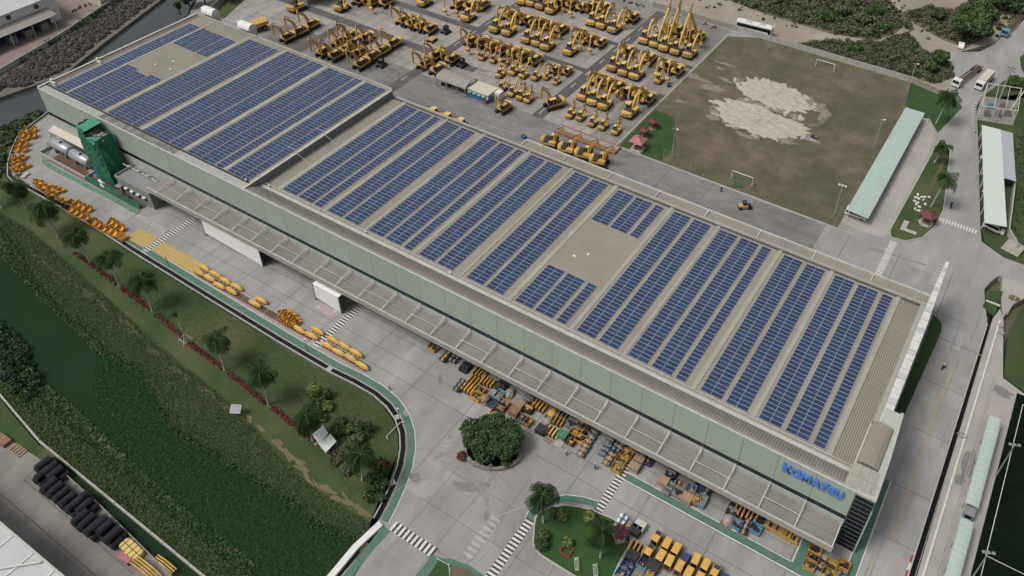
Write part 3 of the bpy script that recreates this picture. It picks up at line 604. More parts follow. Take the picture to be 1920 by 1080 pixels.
# front canopy with its tie rods
cnp = part('canopy', MB().box(-164.6, 1.75, 81.9, FY0-.05, 6.0, 6.2), 'canopy_roof')
subpart('fascia', MB().box(-164.7, 1.85, 81.65, 81.9, 5.55, 6.75), 'fascia', cnp)
subpart('edge_pipe', MB().tube([(-164.7,82.1,6.55),(1.8,82.1,6.55)], .07, 6), 'white_metal', cnp); subpart('edge_pipe', MB().tube([(-164.7,86.75,6.35),(1.8,86.75,6.35)], .06, 6), 'fascia', cnp)
x = FX1-.25; i = 0
while x > -165:
    subpart('tie_beam', MB().tube([(x,82.0,6.6),(x,84.2,7.05),(x,86.95,7.0)], .09, 6), 'white_metal', cnp)
    if i: subpart('tie_strut', MB().tube([(x,86.95,7.9),(x,84.4,7.05)], .05, 5), 'white_metal', cnp)
    nx = max(x-BAY, -164.6)
    subpart('purlin', MB().tube([(x,84.2,7.05),(nx,84.2,7.05)], .055 if x > -150 else .035, 5), 'white_metal' if i % 2 else 'fascia', cnp)
    if x > -150:
        subpart('brace_rod', MB().tube([(x,82.1,6.4),(nx,84.1,6.7)], .025, 4), 'fascia', cnp); subpart('brace_rod', MB().tube([(x,84.1,6.7),(nx,82.1,6.42)], .025, 4), 'fascia', cnp)
        subpart('roof_seam', MB().box(nx+1.0, x-1.2, 84.6, 84.75, 6.2, 6.26), 'dark_edge', cnp) if i % 2 else None
        subpart('brace_rod', MB().tube([(x,84.2,6.72),(nx,86.8,6.5)], .03, 4), 'fascia', cnp)
    x -= BAY; i += 1
# rear canopy
rc = part('rear_canopy', MB().box(-97.5, 1.3, FY1+.42, 142.3, 10.7, 10.95), 'roof_metal')
subpart('edge_pipe', MB().box(-97.6, 1.4, 142.3, 142.75, 10.5, 11.25), 'gutter_white', rc)
subpart('edge_pipe', MB().box(-97.9, -97.5, FY1+.5, 142.5, 10.5, 11.2), 'gutter_white', rc)
mb = MB()
for x in np.arange(-97, 1.2, .55): mb.box(x, x+.07, FY1+.6, 142.2, 10.95, 11.0)
tag(subpart('rib', mb, 'rib', rc), kind='stuff')
for x in np.arange(-85.5, 0, 12.54): subpart('cross_pipe', MB().tube([(x,FY1+.6,11.15),(x,142.4,11.15)], .13, 6), 'white_metal', rc)
# right-hand end: fin with white panels, corner turret, glazed corner
fin = part('end_fin', MB().prism([(1.25,101.5),(2.6,101.5),(2.5,136.6),(2.0,150.8),(1.5,150.8),(1.25,136.6)], 0, 13.9), 'facade_low')
y = 101.8; i = 0
while y < 150:
    w_ = 1.5-.9*max(0,(y-130)/20); c_ = 1.9
    subpart('cap_panel', MB().box(c_-w_/2, c_+w_/2, y, y+1.22, 13.9, 14.15+.25*math.sin(i*1.7)**2), 'white_metal' if (i*7) % 5 else 'roof_white', fin); y += 1.3; i += 1
part('end_ledge', MB().box(.2, 1.25, 92.2, 136.2, 12.9, ZR+.25), 'roof_strip')
part('corner_roof', MB().box(-.18, 1.9, FY0+.3, 92.28, 14.6, 15.28), 'roof_strip')
tw = part('corner_tower', MB().prism([(1.93,FY0+.05),(4.9,FY0+.05),(4.75,95),(4.2,106),(1.3,106),(1.3,101.4),(-.1,101.4),(-.1,92.3),(1.93,92.3)], 0.0, 15.3), 'facade_low')
mb = MB(); n = 26
for i in range(n):                       # barrel roof of corrugated sheets
    y0_, y1_ = 92.6+i*.36, 92.6+i*.36+.30
    for j in range(6):
        a0, a1 = PI*j/6, PI*(j+1)/6; xc, rr = 2.0, 1.8
        mb.add([(xc-rr*math.cos(a0),y0_,15.3+.8*math.sin(a0)),(xc-rr*math.cos(a1),y0_,15.3+.8*math.sin(a1)),(xc-rr*math.cos(a1),y1_,15.3+.8*math.sin(a1)),(xc-rr*math.cos(a0),y1_,15.3+.8*math.sin(a0))],[(0,1,2,3)])
subpart('barrel_roof', mb, 'roof_metal', tw)
mb = MB(); pts = []
for j in range(7): a0 = PI*j/6; pts.append((2.0-1.79*math.cos(a0), 15.29+.78*math.sin(a0)))
for yy in (92.58, 101.9): mb.add([(p_[0],yy,p_[1]) for p_ in pts], [tuple(range(7))])
for a_, b_ in zip(pts[:-1], pts[1:]): mb.add([(a_[0],92.58,a_[1]-.02),(b_[0],92.58,b_[1]-.02),(b_[0],101.9,b_[1]-.02),(a_[0],101.9,a_[1]-.02)],[(0,1,2,3)])
subpart('barrel_lining', mb, 'rib', tw)
for i in range(3):
    for j in range(2): subpart('roof_tile', MB().box(.1+i*1.35 if j else 2.0+i*.9, (.1+i*1.35+1.3) if j else 2.86+i*.9, 87.6+j*2.5, 90.0+j*2.4, 15.3, 15.42), 'roof_strip', tw)
subpart('coping', MB().box(1.9, 5.0, FY0-.1, FY0+.45, 15.3, 15.75), 'gutter_white', tw)
subpart('coping', MB().prism([(4.45,FY0+.45),(5.0,FY0+.45),(4.85,95),(4.3,106),(3.8,106),(4.35,95)], 15.3, 15.75), 'gutter_white', tw)
gl = part('glass_corner', MB().box(1.96, 4.88, FY0-.10, FY0, .5, 15.28), 'dark_edge')
for i in range(13): subpart('pane', MB().box(2.0, 4.84, FY0-.16, FY0-.10, .6+i*1.13, .6+i*1.13+1.0), 'glass_pane', gl); subpart('mullion', MB().box(1.98, 4.88, FY0-.18, FY0-.1, .6+i*1.13+1.03, .6+i*1.13+1.08), 'crate_grey', gl)
part('side_skirt', MB().prism([(4.9,FY0),(5.15,FY0),(4.95,96),(4.4,108),(4.2,108),(4.7,96)], 0, 12.5), 'mint')
# blue letters on the facade
sg = part('sign', MB().box(-9.3, .0, FY0-.05, FY0-.005, 12.55, 12.65), 'facade')
LX = [-9.75, -8.30, -6.60, -4.90, -3.45, -2.15, -.95]; LW = [1.48, 1.68, 1.62, 1.62, 1.32, 1.22, 1.30]
for i, ch in enumerate('KOMATSU'):
    cu = bpy.data.curves.new('letter', 'FONT'); cu.body = ch; cu.size = 2.75; cu.extrude = .17; cu.offset = .13; cu.bevel_depth = .02
    o = bpy.data.objects.new('tmp', cu); COL.objects.link(o); bpy.context.view_layer.update()
    me = bpy.data.meshes.new_from_object(o.evaluated_get(bpy.context.evaluated_depsgraph_get())); bpy.data.objects.remove(o)
    co = np.empty(len(me.vertices)*3, np.float32); me.vertices.foreach_get('co', co); co = co.reshape(-1,3); co[:,0] = (co[:,0]-co[:,0].min())/(co[:,0].max()-co[:,0].min())*LW[i]; co[:,1] = (co[:,1]-co[:,1].min())/(co[:,1].max()-co[:,1].min())*1.95
    me.vertices.foreach_set('co', co.reshape(-1)); me.materials.clear(); me.materials.append(MATS['sign_blue']); me.update()
    o = link('letter', me, sg, (LX[i]-fb.location.x, FY0-.24-fb.location.y, 12.35)); o.rotation_euler = (PI/2, 0, 0)

# ================================================================ SOLAR ARRAYS
def panel_mesh(name, w, l, glass):
    mb = MB(); fr = .03; z1 = .05
    mb.box(-w/2, w/2, -l/2, l/2, 0, z1, 0)
    mb.add([(-w/2+fr,-l/2+fr,z1+.004),(w/2-fr,-l/2+fr,z1+.004),(w/2-fr,l/2-fr,z1+.004),(-w/2+fr,l/2-fr,z1+.004)], [(0,1,2,3)], 1)
    return mb.mesh(name, ['alu', glass])
PM = {k: [panel_mesh('panel', k, .965, g) for g in ('panel_glass','panel_glass','panel_glass','panel_glass_b','panel_glass_c')] for k in (1.955, 2.02)}
PITCH_Y = 1.014
def array(label, x0, cols, y0, rows, zr, w, cw):
    root = empty('solar_array', (x0, y0, zr), label, 'solar array', 'solar panel strips on the roof')
    rl = MB()
    for c_ in range(cols):
        for f in (.25,.75): rl.box(c_*cw+w*f-.04, c_*cw+w*f+.04, -.1, rows*PITCH_Y+.1, .02, .11)
    rl.build('mounting_rail', 'alu', root)
    for c_ in range(cols):
        for r_ in range(rows):
            link('panel', PM[w][random.choice((0,0,1,2,3,4)) if random.random() < .8 else 3], root, (c_*cw+w/2, (r_+.5)*PITCH_Y, .12))
k_ = 133-ZR; sc_ = (133-ZR)/117.55; n_ = 0
low = [(-128.1,2),(-123.4,2),(-118.7,1),(-114.75,2),(-110.1,2),(-103.26,2),(-98.57,2),(-93.8,1),(-89.83,2),(-85.1,2),(-77.75,2),(-73.0,2),
       (-66.2,2),(-61.6,2),(-56.8,1),(-52.37,2),(-47.6,2),(-41.5,2),(-36.7,2),(-32.0,1),(-27.17,2),(-22.4,2),(-16.4,2),(-11.65,2),(-6.85,1)]
for i, (x, c_) in enumerate(low):
    wd = 'two panels' if c_ == 2 else 'one panel'
    if x in (-66.2,-61.6,-56.8):
        q = {-66.2:'beside the pale walkway', -61.6:'in the middle', -56.8:'one panel wide, right edge'}[x]
        array(f'short solar strip in front of the bare roof square, {q}', x*sc_, c_, 93.45, 12, ZR, 1.955, 2.01)
        array(f'short solar strip behind the bare roof square, {q}', x*sc_, c_, 93.45+29*PITCH_Y-2.0, 12+2, ZR, 1.955, 2.01) if False else array(f'short solar strip behind the bare roof square, {q}', x*sc_, c_, 122.6, 12, ZR, 1.955, 2.01)
    else: array(f'{ORD[i]} solar strip from the step wall on the lower roof, {wd} wide', x*sc_, c_, 93.45, 41, ZR, 1.955, 2.01)
high = [(-206.85,2,0,41),(-201.5,2,0,17),(-196.85,2,0,16),(-192.1,2,0,17),(-201.5,2,31,10),(-196.85,2,31,10),(-192.1,2,31,10),(-185.8,2,0,44),(-181.3,2,0,44),(-176.6,1,0,44),(-172.2,2,0,45),(-167.6,2,0,45),(-162.8,2,0,45),
        (-156.6,2,0,45),(-152.0,2,0,45),(-147.1,1,0,45),(-143.4,2,0,45),(-138.85,1,0,45)]
nm = 0
for x, c_, r0, rows in high:
    if rows < 20:
        nm2 = {-201.5:'left',-196.85:'middle',-192.1:'right'}[x]; lab = f'short solar strip {"in front of" if r0 == 0 else "behind"} the bare patch on the raised roof, {nm2}'
    else: lab = f'{ORD[nm]} full-length solar strip from the canal end of the raised roof'; nm += 1
    array(lab, x, c_, 89.75+r0*PITCH_Y, rows, ZT, 2.02, 2.10)

# ================================================================ EXCAVATORS AND OTHER MACHINES
def stadium(L, H, n=6):
    pts = []; r = H/2
    for k in range(n+1): t = -PI/2+PI*k/n; pts.append((L/2-r+r*math.cos(t), r+r*math.sin(t)))
    for k in range(n+1): t = PI/2+PI*k/n; pts.append((-L/2+r+r*math.cos(t), r+r*math.sin(t)))
    return pts
def extr_x(mb, prof, x0, x1, m=0):
    n = len(prof); mb.add([(x0,y,z) for y,z in prof]+[(x1,y,z) for y,z in prof], [tuple(range(n-1,-1,-1)), tuple(range(n,2*n))]+[(i,(i+1)%n,n+(i+1)%n,n+i) for i in range(n)], m)
def track_mb(x, L=4.5, H=.95, w=.62, lugs=True):
    mb = MB(); extr_x(mb, stadium(L,H), x-w/2, x+w/2)
    for k in range(11):
        y = -L/2+.45+k*(L-.9)/10; mb.box(x-w/2-.03, x+w/2+.03, y-.06, y+.06, H-.02, H+.04)
    return mb
def round_rect(x0,x1,y0,y1,r,n=4,corners=(1,1,1,1)):
    P = []
    for (cx,cy,a0,c_) in ((x1-r,y1-r,0,corners[0]),(x0+r,y1-r,PI/2,corners[1]),(x0+r,y0+r,PI,corners[2]),(x1-r,y0+r,1.5*PI,corners[3])):
        if c_:
            for k in range(n+1): t = a0+PI/2*k/n; P.append((cx+r*math.cos(t), cy+r*math.sin(t)))
        else: P.append((cx+r*(1 if math.cos(a0+PI/4) > 0 else -1), cy+r*(1 if math.sin(a0+PI/4) > 0 else -1)))
    return P
def bev_prism(mb, P, z0, z1, b=.12, m=0):
    n = len(P); cx = sum(p[0] for p in P)/n; cy = sum(p[1] for p in P)/n; sx = max(p[0] for p in P)-cx; sy = max(abs(p[1]-cy) for p in P)
    Q = [(cx+(x-cx)*(1-b/max(sx,.1)), cy+(y-cy)*(1-b/max(sy,.1))) for x,y in P]
    vs = [(x,y,z0) for x,y in P]+[(x,y,z1-b) for x,y in P]+[(x,y,z1) for x,y in Q]
    fs = [(r*n+i, r*n+(i+1)%n, (r+1)*n+(i+1)%n, (r+1)*n+i) for r in (0,1) for i in range(n)]+[tuple(2*n+i for i in range(n)), tuple(range(n-1,-1,-1))]
    mb.add(vs, fs, m)
def bucket_mb(y, z, s=1.0, w=1.1, ang=0.0, m=0):
    """curved open scoop hanging at (y, z)"""
    mb = MB(); prof = [(0,0),(.25,-.35),(.2,-.8),(-.1,-1.1),(-.5,-1.15),(-.85,-.9)]; ca, sa = math.cos(ang), math.sin(ang)
    P = [(y+s*(a*ca-b*sa), z+s*(a*sa+b*ca)) for a,b in prof]; inner = [(y+s*((a-.1)*.86*ca-(b*.86+.02)*sa), z+s*((a-.1)*.86*sa+(b*.86+.02)*ca)) for a,b in prof]
    n = len(P); vs = [(-w/2*s,a,b) for a,b in P]+[(w/2*s,a,b) for a,b in P]; fs = [(i,i+1,n+i+1,n+i) for i in range(n-1)]
    mb.add(vs, fs, m); vs = [(-w/2*s+.05,a,b) for a,b in inner]+[(w/2*s-.05,a,b) for a,b in inner]; mb.add(vs, [(n+i,n+i+1,i+1,i) for i in range(n-1)], m)
    for x in (-w/2*s, w/2*s): mb.add([(x,a,b) for a,b in P], [tuple(range(n))], m)
    for k in range(5):
        x = (-w/2+.06+k*(w-.12)/4)*s; e = P[-1]; mb.box(x-.05*s, x+.05*s, e[0]-.16*s, e[0]+.02, e[1]-.05, e[1]+.06, m)
    return mb
POSES = {
 'A': dict(boom=[(.75,1.7),(1.5,3.3),(2.6,4.7),(4.2,5.55),(5.7,5.75)], arm=[(5.0,6.2),(5.8,5.8),(6.3,3.6),(6.45,2.5)], bk=(6.4,2.4,0.25)),
 'A2': dict(boom=[(.75,1.7),(1.4,3.1),(2.4,4.4),(3.9,5.1),(5.2,5.0)], arm=[(4.6,5.6),(5.3,5.1),(5.2,3.0),(4.9,1.9)], bk=(4.8,1.7,-.5)),
 'B': dict(boom=[(.75,1.7),(1.2,3.4),(2.0,5.0),(3.2,6.2),(4.3,7.0)], arm=[(4.3,7.9),(4.5,7.1),(4.4,4.8),(4.3,3.4)], bk=None),
 'L': dict(boom=[(.75,1.7),(2.2,4.6),(4.2,7.6),(6.2,10.3),(7.6,12.2)], arm=[(7.9,12.9),(7.5,11.9),(6.6,7.0),(6.2,2.4)], bk=(6.1,1.9,-.3)),
 'N': dict(boom=[(.75,1.7),(1.1,3.4),(1.7,5.2),(2.4,6.8)], arm=[(2.4,7.2),(2.5,6.6),(3.0,4.4),(3.1,3.2)], bk=(3.0,3.2,.4)),
 'U': dict(boom=[(.75,1.7),(.9,3.2),(1.7,4.8),(3.0,5.9)], arm=[(3.2,6.6),(3.2,5.8),(3.4,4.2),(3.3,3.2)], bk=None),
 'P': dict(boom=[(.75,1.7),(1.9,2.9),(3.4,3.6),(4.8,3.5)], arm=[(4.3,4.0),(4.9,3.4),(4.2,2.0),(3.7,1.4)], bk=(3.6,1.4,-1.0)),
}
def ybody(name, me_parent, mb, m, smooth=False): return mb.build(name, m, me_parent, smooth=smooth)
def make_excavator(pose, yel='yellow', s=1.0, mini=False, nocab=False, nobk=False):
    t = empty('excavator', (0,0,0)); p = POSES[pose]
    for x in (-1.15, 1.15): track_mb(x).build('track', 'black_steel', t)
    MB().box(-.9,.9,-1.3,1.3,.35,.85).lathe([(.75,.8),(.75,1.1)],(0,0,0),12).build('undercarriage', 'black_steel', t)
    b = MB(); bev_prism(b, round_rect(-1.4,1.4,-1.65,1.55,.2), 1.08, 1.62, .06); bev_prism(b, round_rect(.42,1.4,-.4,1.5,.15), 1.6, 2.02, .06); b.build('body', yel, t)
    cw = MB(); P = [(-1.45,-1.5)]+[(-1.45+2.9*k/10, -1.75-1.1*math.sin(PI*(.12+.76*k/10))**.7) for k in range(11)]+[(1.45,-1.5)]; bev_prism(cw, P, 1.02, 2.18, .16)
    o = cw.build('counterweight', yel, t); MB().box(-.7,.7,-2.92,-2.80,1.45,1.68).build('name_strip', 'crate_brown', o)
    h = MB(); bev_prism(h, round_rect(-1.25,1.35,-1.75,-.35,.12), 1.6, 2.28, .10); h.build('engine_hood', 'hood_dark', t)
    c = MB(); prof = [(-.15,1.6),(1.75,1.6),(1.85,2.1),(1.55,3.05),(-.05,3.05)]; extr_x(c, prof, -1.38, -.36)
    if mini and nocab: c = MB(); [c.tube([(x,y,1.6),(x,y,2.8)], .05, 5) for x in (-1.3,-.4) for y in (0,1.3)]
    o = c.build('cab', 'dark_glass', t); rf = MB(); bev_prism(rf, round_rect(-1.42,-.32,-.12,1.58,.15), 3.03, 3.17, .05); rf.build('cab_roof', 'yellow_pale', o)
    fr = MB(); [fr.box(x-.04,x+.04,y-.04,y+.04,1.6,3.04) for x in (-1.37,-.37) for y in (-.1,.75)]; fr.build('cab_pillar', yel, o)
    n = len(p['boom']); hs = [.5,.62,.66,.52,.36][:n] if n == 5 else [.5,.6,.5,.36]
    MB().beam(p['boom'], hs, .46, .05).build('boom', yel, t)
    MB().beam(p['arm'], [.22,.48,.36,.26], .34, .05).build('arm', yel, t)
    k = p['boom']; a, c_ = k[0], k[2]
    for x in (-.30, .40): MB().tube([(x,a[0]+.35,a[1]-.1),(x,(a[0]+c_[0])/2+.35,(a[1]+c_[1])/2-.15)], .10, 6).tube([(x,(a[0]+c_[0])/2+.35,(a[1]+c_[1])/2-.15),(x,c_[0],c_[1]-.05)], .06, 6).build('boom_cylinder', yel, t)
    MB().tube([(.05,k[-2][0]-.4,k[-2][1]+.5),(.05,p['arm'][0][0],p['arm'][0][1])], .09, 6).build('arm_cylinder', 'black_steel', t)
    if p['bk']: bucket_mb(*p['bk'][:2], 1.15, 1.0, p['bk'][2]).build('bucket', 'yellow', t)
    return t
PROTO = {}
def excavator(pose, x, y, rz, label, group, s=1.0, yel='yellow'):
    key = (pose, yel)
    if key not in PROTO:
        PROTO[key] = o = make_excavator(pose, yel)
    elif isinstance(PROTO[key], bpy.types.Object): o = copy_tree(PROTO[key])
    o.location = (x, y, .04); o.rotation_euler = (0, 0, rz); o.scale = (s,s,s); tag(o, label, 'excavator', group); return o
def row(pts, mode, poses, where, group, s=1.08, jit=.06, rz0=None, adj='yellow', z=None):
    for i, (u, v) in enumerate(pts):
        ps = poses[i % len(poses)]
        if mode == 'R': x, y, _ = gp(u, v, 1.7*s); y += 2.1*s; rz = 0
        else: x, y, _ = gp(u, v, 3.0*s); x -= .8*s; y += .85*s; rz = PI
        if rz0 is not None: rz = rz0
        lab = f'{ORD[i]} {adj} excavator from the left {where}' if len(pts) > 1 else f'{adj} excavator {where}'
        excavator(ps, x, y, rz+random.uniform(-jit,jit), lab, group, s*random.uniform(.96,1.04))
G1 = 'excavators parked in the rear yard'
row([(545,14)], 'R', ['A'], 'parked beside the grey gate building at the top', G1, 1.25)
row([(632,14),(788,5)], 'R', ['U'], 'facing away in the topmost row left of the lane', G1, 1.1)
row([(536,63),(560,52),(582,39)], 'F', ['B'], 'in the row of three nearest the dump truck', G1)
row([(604,90),(627,97),(646,85),(665,73),(685,64)], 'F', ['B','B','U','B','U'], 'in the left file of the crowded block', G1)
row([(634,72),(655,62)], 'F', ['U','B'], 'at the far left rear of the crowded block', G1)
row([(671,93),(676,113),(697,99),(716,88),(736,75)], 'F', ['U','B','B','B','B'], 'in the right file of the crowded block', G1)
row([(755,31),(771,37),(788,43),(806,48)], 'F', ['B','B','U','B'], 'in the tight row of four beyond the crowded block', G1)
row([(672,-6),(700,-4),(722,-2)], 'F', ['A','P','A'], 'cut by the top edge left of the lane', G1)
row([(858,2),(880,4),(905,3)], 'F', ['A','A','P'], 'cut by the top edge near the lane crossing', G1)
row([(871,33)], 'R', ['A'], 'alone on the pad corner at the top lane crossing', G1)
row([(795,113),(817,97),(820,124),(847,104)], 'F', ['B'], 'in the group of four left of the arched shed', G1)
row([(884,70),(903,73),(922,80),(942,86),(962,92),(981,98),(1004,106)], 'F', ['B','A','A','A2','A','A2','A'], 'in the long row facing the arched shed', G1)
row([(924,54),(947,60),(983,74),(1003,80),(1020,87)], 'R', ['A'], 'facing away in the second block', G1)
row([(955,22),(971,26),(989,32),(1011,36),(1031,43),(1053,49)], 'F', ['A','A2','A','P','A','A2'], 'facing the camera in the second block', G1)
row([(976,2),(992,5),(1010,11),(1029,19)], 'R', ['A','A','U','A'], 'facing away in the farthest block at the top', G1)
row([(1050,0),(1072,2),(1092,7),(1110,6),(1133,9)], 'F', ['A','A2','A','P','A'], 'facing the camera in the farthest block', G1)
row([(1106,41),(1125,47),(1147,55)], 'R', ['A'], 'facing away in the trio below the farthest block', G1)
row([(1189,27)], 'F', ['A'], 'alone at the lane end near the rear wall', G1)
row([(1063,97)], 'R', ['A'], 'facing away from three arched neighbours beside the lane', G1)
row([(1089,58),(1108,68),(1127,74)], 'F', ['A2','A','A'], 'facing the camera beside the lane', G1)
row([(1205,75),(1225,82),(1243,89),(1264,96),(1289,102)], 'R', ['A','L','L','L','A'], 'in the long-boom row by the field corner', G1)
row([(1256,48),(1274,51),(1293,57),(1313,64)], 'F', ['P','A','P','L'], 'behind the long booms by the field corner', G1)
row([(1145,126),(1166,135),(1188,142)], 'R', ['A'], 'facing away, second row from field corner', G1)
row([(1178,91),(1220,104)], 'F', ['A'], 'behind the second row from the field corner', G1)
row([(1252,117),(1273,126)], 'F', ['A'], 'in the pair right beside the field kerb', G1)
row([(1232,152)], 'R', ['U'], 'small and alone near the field kerb', G1, .72, adj='small yellow')
row([(1089,181),(1108,190),(1128,198),(1175,213)], 'R', ['A'], 'facing away above the mini row', G1)
row([(1125,144),(1140,148),(1160,157),(1176,165),(1200,170),(1219,179)], 'F', ['A','A','A','P','A','A'], 'facing the camera above the mini row', G1)
row([(1066,217),(1085,222),(1107,233),(1127,239),(1151,248)], 'R', ['N'], 'in the front mini row by the red platform', G1, .66, adj='mini')
row([(1022,146),(1040,155)], 'R', ['U'], 'in the mini pair left of the lane', G1, .55, adj='mini')
row([(1042,126),(1064,129)], 'F', ['A','A'], 'in the pair at the lane edge facing the camera', G1, .85)
row([(901,109),(922,114),(942,121)], 'R', ['U','U','A2'], 'in the short file behind the arched shed', G1, .6, adj='mini')
row([(933,141),(958,136),(977,142),(1000,146)], 'R', ['P','A2','A','U'], 'in the scattered file right of the booth', G1, .72, adj='small yellow')
row([(936,167),(956,176),(973,183),(986,188)], 'R', ['A2','A','N','N'], 'in the loose cluster right of the booth', G1, .7, adj='small yellow')
row([(1040,186)], 'F', ['U'], 'standing on the lane with its boom folded', G1, 1.2, rz0=PI*.82)
row([(945,196)], 'F', ['U'], 'facing the building in front of the booth', G1, 1.0, rz0=PI*.98)
for i, (u, v) in enumerate(((1033,264),(1066,277),(1097,287),(1125,299))):
    x, y, _ = gp(u, v, 1.7); excavator('N' if False else 'U', x, y, -PI/2+.25, f'{ORD[i]} of four excavators facing right beside the red platform', G1, 1.05)
# bare crawler carriers
def carrier(u, v, label, tall=True):
    x, y, _ = gp(u, v, 1.0); t = empty('crawler_carrier', (x,y,.04), label, 'crawler carrier', 'bare crawler carriers', rz=random.uniform(-.2,.2))
    for sx in (-.9,.9): track_mb(sx, 3.2, .7, .45).build('track', 'black_steel', t)
    b = MB(); bev_prism(b, round_rect(-1,1,-1.2,1.2,.25), .65, 1.1, .08); b.build('deck', 'yellow' if not tall else 'hood_dark', t)
    if tall: b = MB(); bev_prism(b, round_rect(-.75,.75,-.7,.9,.3), 1.08, 2.7, .2); b.build('cab', 'dark_glass', t)
carrier(715,119,'dark crawler carrier without boom below the crowded excavator block'); carrier(836,57,'dark crawler carrier at the end of the tight row of four'); carrier(810,72,'low crawler base without cab near the tight row of four', False)
carrier(866,119,'dark crawler carrier just right of the group of four'); carrier(655,74,'crawler carrier half hidden inside the crowded block')
# three crawler tractors seen over the eaves
for i, (u,v) in enumerate(((813,203),(839,213),(865,223))):
    x, y, _ = gp(u, v, 2.6); t = empty('crawler_tractor', (x-.6,y,.04), f'{ORD[i]} yellow-roofed crawler tractor from the left behind the rear eaves', 'tractor', 'tractors by the rear wall', rz=PI/2)
    for sx in (-1.1,1.1): track_mb(sx, 4.0, 1.0, .55).build('track', 'black_steel', t)
    b = MB(); bev_prism(b, round_rect(-.6,.6,.2,2.2,.15), .9, 1.8, .1); b.build('engine_hood', 'yellow', t)
    b = MB(); extr_x(b, [(-1.3,.9),(.2,.9),(.1,2.5),(-1.2,2.5)], -.8, .8); b.build('cab', 'dark_glass', t); b = MB(); bev_prism(b, round_rect(-.9,.9,-1.4,.3,.15), 2.5, 2.66, .06); b.build('cab_roof', 'yellow_pale', t)
    MB().box(-1.7,1.7,2.6,2.8,.3,1.4).build('blade', 'crate_grey', t)
# dump truck by the corner
x, y, _ = gp(485,57,0); t = empty('dump_truck', (x,y,.04), 'yellow rigid dump truck with big black wheels behind the rear eaves', 'dump truck', rz=PI*.9)
for sx in (-1.4,1.4):
    for yy in (-1.6,1.7): w_ = MB().tube([(sx-.35,yy,.9),(sx+.35,yy,.9)], .9, 14).build('wheel', 'tyre', t); MB().tube([(sx-.37,yy,.9),(sx+.37,yy,.9)], .38, 10).build('rim', 'grey_metal', w_)
MB().box(-1.1,1.1,-2.6,3.0,.9,1.5).build('chassis', 'black_steel', t); MB().add([(-1.6,-3.0,2.0),(1.6,-3.0,2.0),(1.7,1.2,1.6),(-1.7,1.2,1.6),(-1.9,-3.2,3.2),(1.9,-3.2,3.2),(1.9,1.6,3.2),(-1.9,1.6,3.2)], [(3,2,1,0),(0,1,5,4),(1,2,6,5),(2,3,7,6),(3,0,4,7),(4,5,6,7)]).build('tipper_body', 'yellow', t)
MB().box(-1.5,.1,1.8,3.0,1.5,3.0).build('cab', 'dark_glass', t); MB().box(-1.6,.2,1.7,3.1,3.0,3.15).build('cab_roof', 'yellow', t)
# skid steer loader on the rear road
x, y, _ = gp(1395,391,0); t = empty('skid_loader', (x,y,.02), 'small black and yellow compact roller on the rear road', 'roller', rz=-.9)
MB().tube([(-.7,1.4,.5),(.7,1.4,.5)], .5, 14).build('drum', 'black_steel', t); MB().tube([(-.7,-1.1,.5),(.7,-1.1,.5)], .5, 14).build('drum', 'black_steel', t)
b = MB(); bev_prism(b, round_rect(-.65,.65,-1.5,.8,.15), .5, 1.3, .1); b.build('body', 'yellow', t); MB().box(-.55,.55,-.5,.4,1.3,2.0).box(-.65,.65,-.7,.5,2.1,2.2).build('canopy', 'hood_dark', t)
# red drop platform behind the four machines
t = empty('red_platform', (-92.5,164.2,.02), 'long red steel platform lying behind the four excavators', 'platform')
MB().box(-9.6,9.3,-1.9,1.9,.0,.55).build('deck', 'crate_brown', t); MB().box(-9.4,9.1,-.2,1.5,.55,.62).build('skid_plate', 'tarp_grey', t); MB().box(-9.6,9.3,1.75,1.9,.55,.75).build('side_board', 'pink_roof', t); MB().box(-9.6,9.3,-1.9,-1.75,.55,.7).build('side_board', 'crate_brown', t)
x, y, _ = gp(1254,160,.5); tag(MB().lathe([(.5,0),(.55,.1),(.55,.9),(.5,1.0)], (0,0,0), 14).build('oil_drum', 'crate_navy', None, (x,y,.03)), 'dark blue oil drum standing alone near the field kerb', 'drum')

# ================================================================ BUCKETS ALONG THE FRONT KERB
def blade_meshes():
    mb = MB(); n = 8; L = 1.75; vs = []
    for i in range(11):
        t = -1+2*i/10; sc = (1-abs(t)**3*.55)
        for k in range(n+1):
            a = PI*.95*k/n; vs.append((t*L, .62*math.cos(a)*sc*.75, .25+1.05*math.sin(a)*sc))
    fs = [(i*(n+1)+k, (i+1)*(n+1)+k, (i+1)*(n+1)+k+1, i*(n+1)+k+1) for i in range(10) for k in range(n)]
    fs += [tuple(range(n+1)), tuple(10*(n+1)+k for k in range(n,-1,-1))]
    mb.add(vs, fs); return mb.mesh('shell', 'yellow_bucket', True)
BL = blade_meshes(); LEGM = MB().box(-.12,.12,-.5,.5,0,.42).mesh('skid', 'crate_brown')
def blade(u, v, label):
    x, y, _ = gp(u, v, .8); t = empty('loader_bucket', (x,y,.03), label, 'bucket', 'yellow buckets on the kerb', rz=random.uniform(-.06,.06))
    link('shell', BL, t); [link('skid', LEGM, t, (a,0,0)) for a in (-1.0,0,1.0)]
def z3(u, v): return (300+u/4, 470+v/4)
for i, q in enumerate(((290,155),(370,200),(445,255),(535,295))): blade(*z3(*q), f'{ORD[i]} yellow bucket from the left in the kerbside line of the first block')
for i, q in enumerate(((335,125),(415,170),(490,220),(575,265))): blade(*z3(*q), f'{ORD[i]} yellow bucket from the left in the inner line of the first block')
blade(*z3(710,390), 'yellow bucket of the lone pair, nearer the green walkway'); blade(*z3(757,365), 'yellow bucket of the lone pair, nearer the building')
for i, q in enumerate(((1045,585),(1135,630))): blade(*z3(*q), f'{ORD[i]} yellow bucket left of the crossing on the kerb side')
blade(*z3(1180,595), 'single yellow bucket left of the crossing on the inner side')
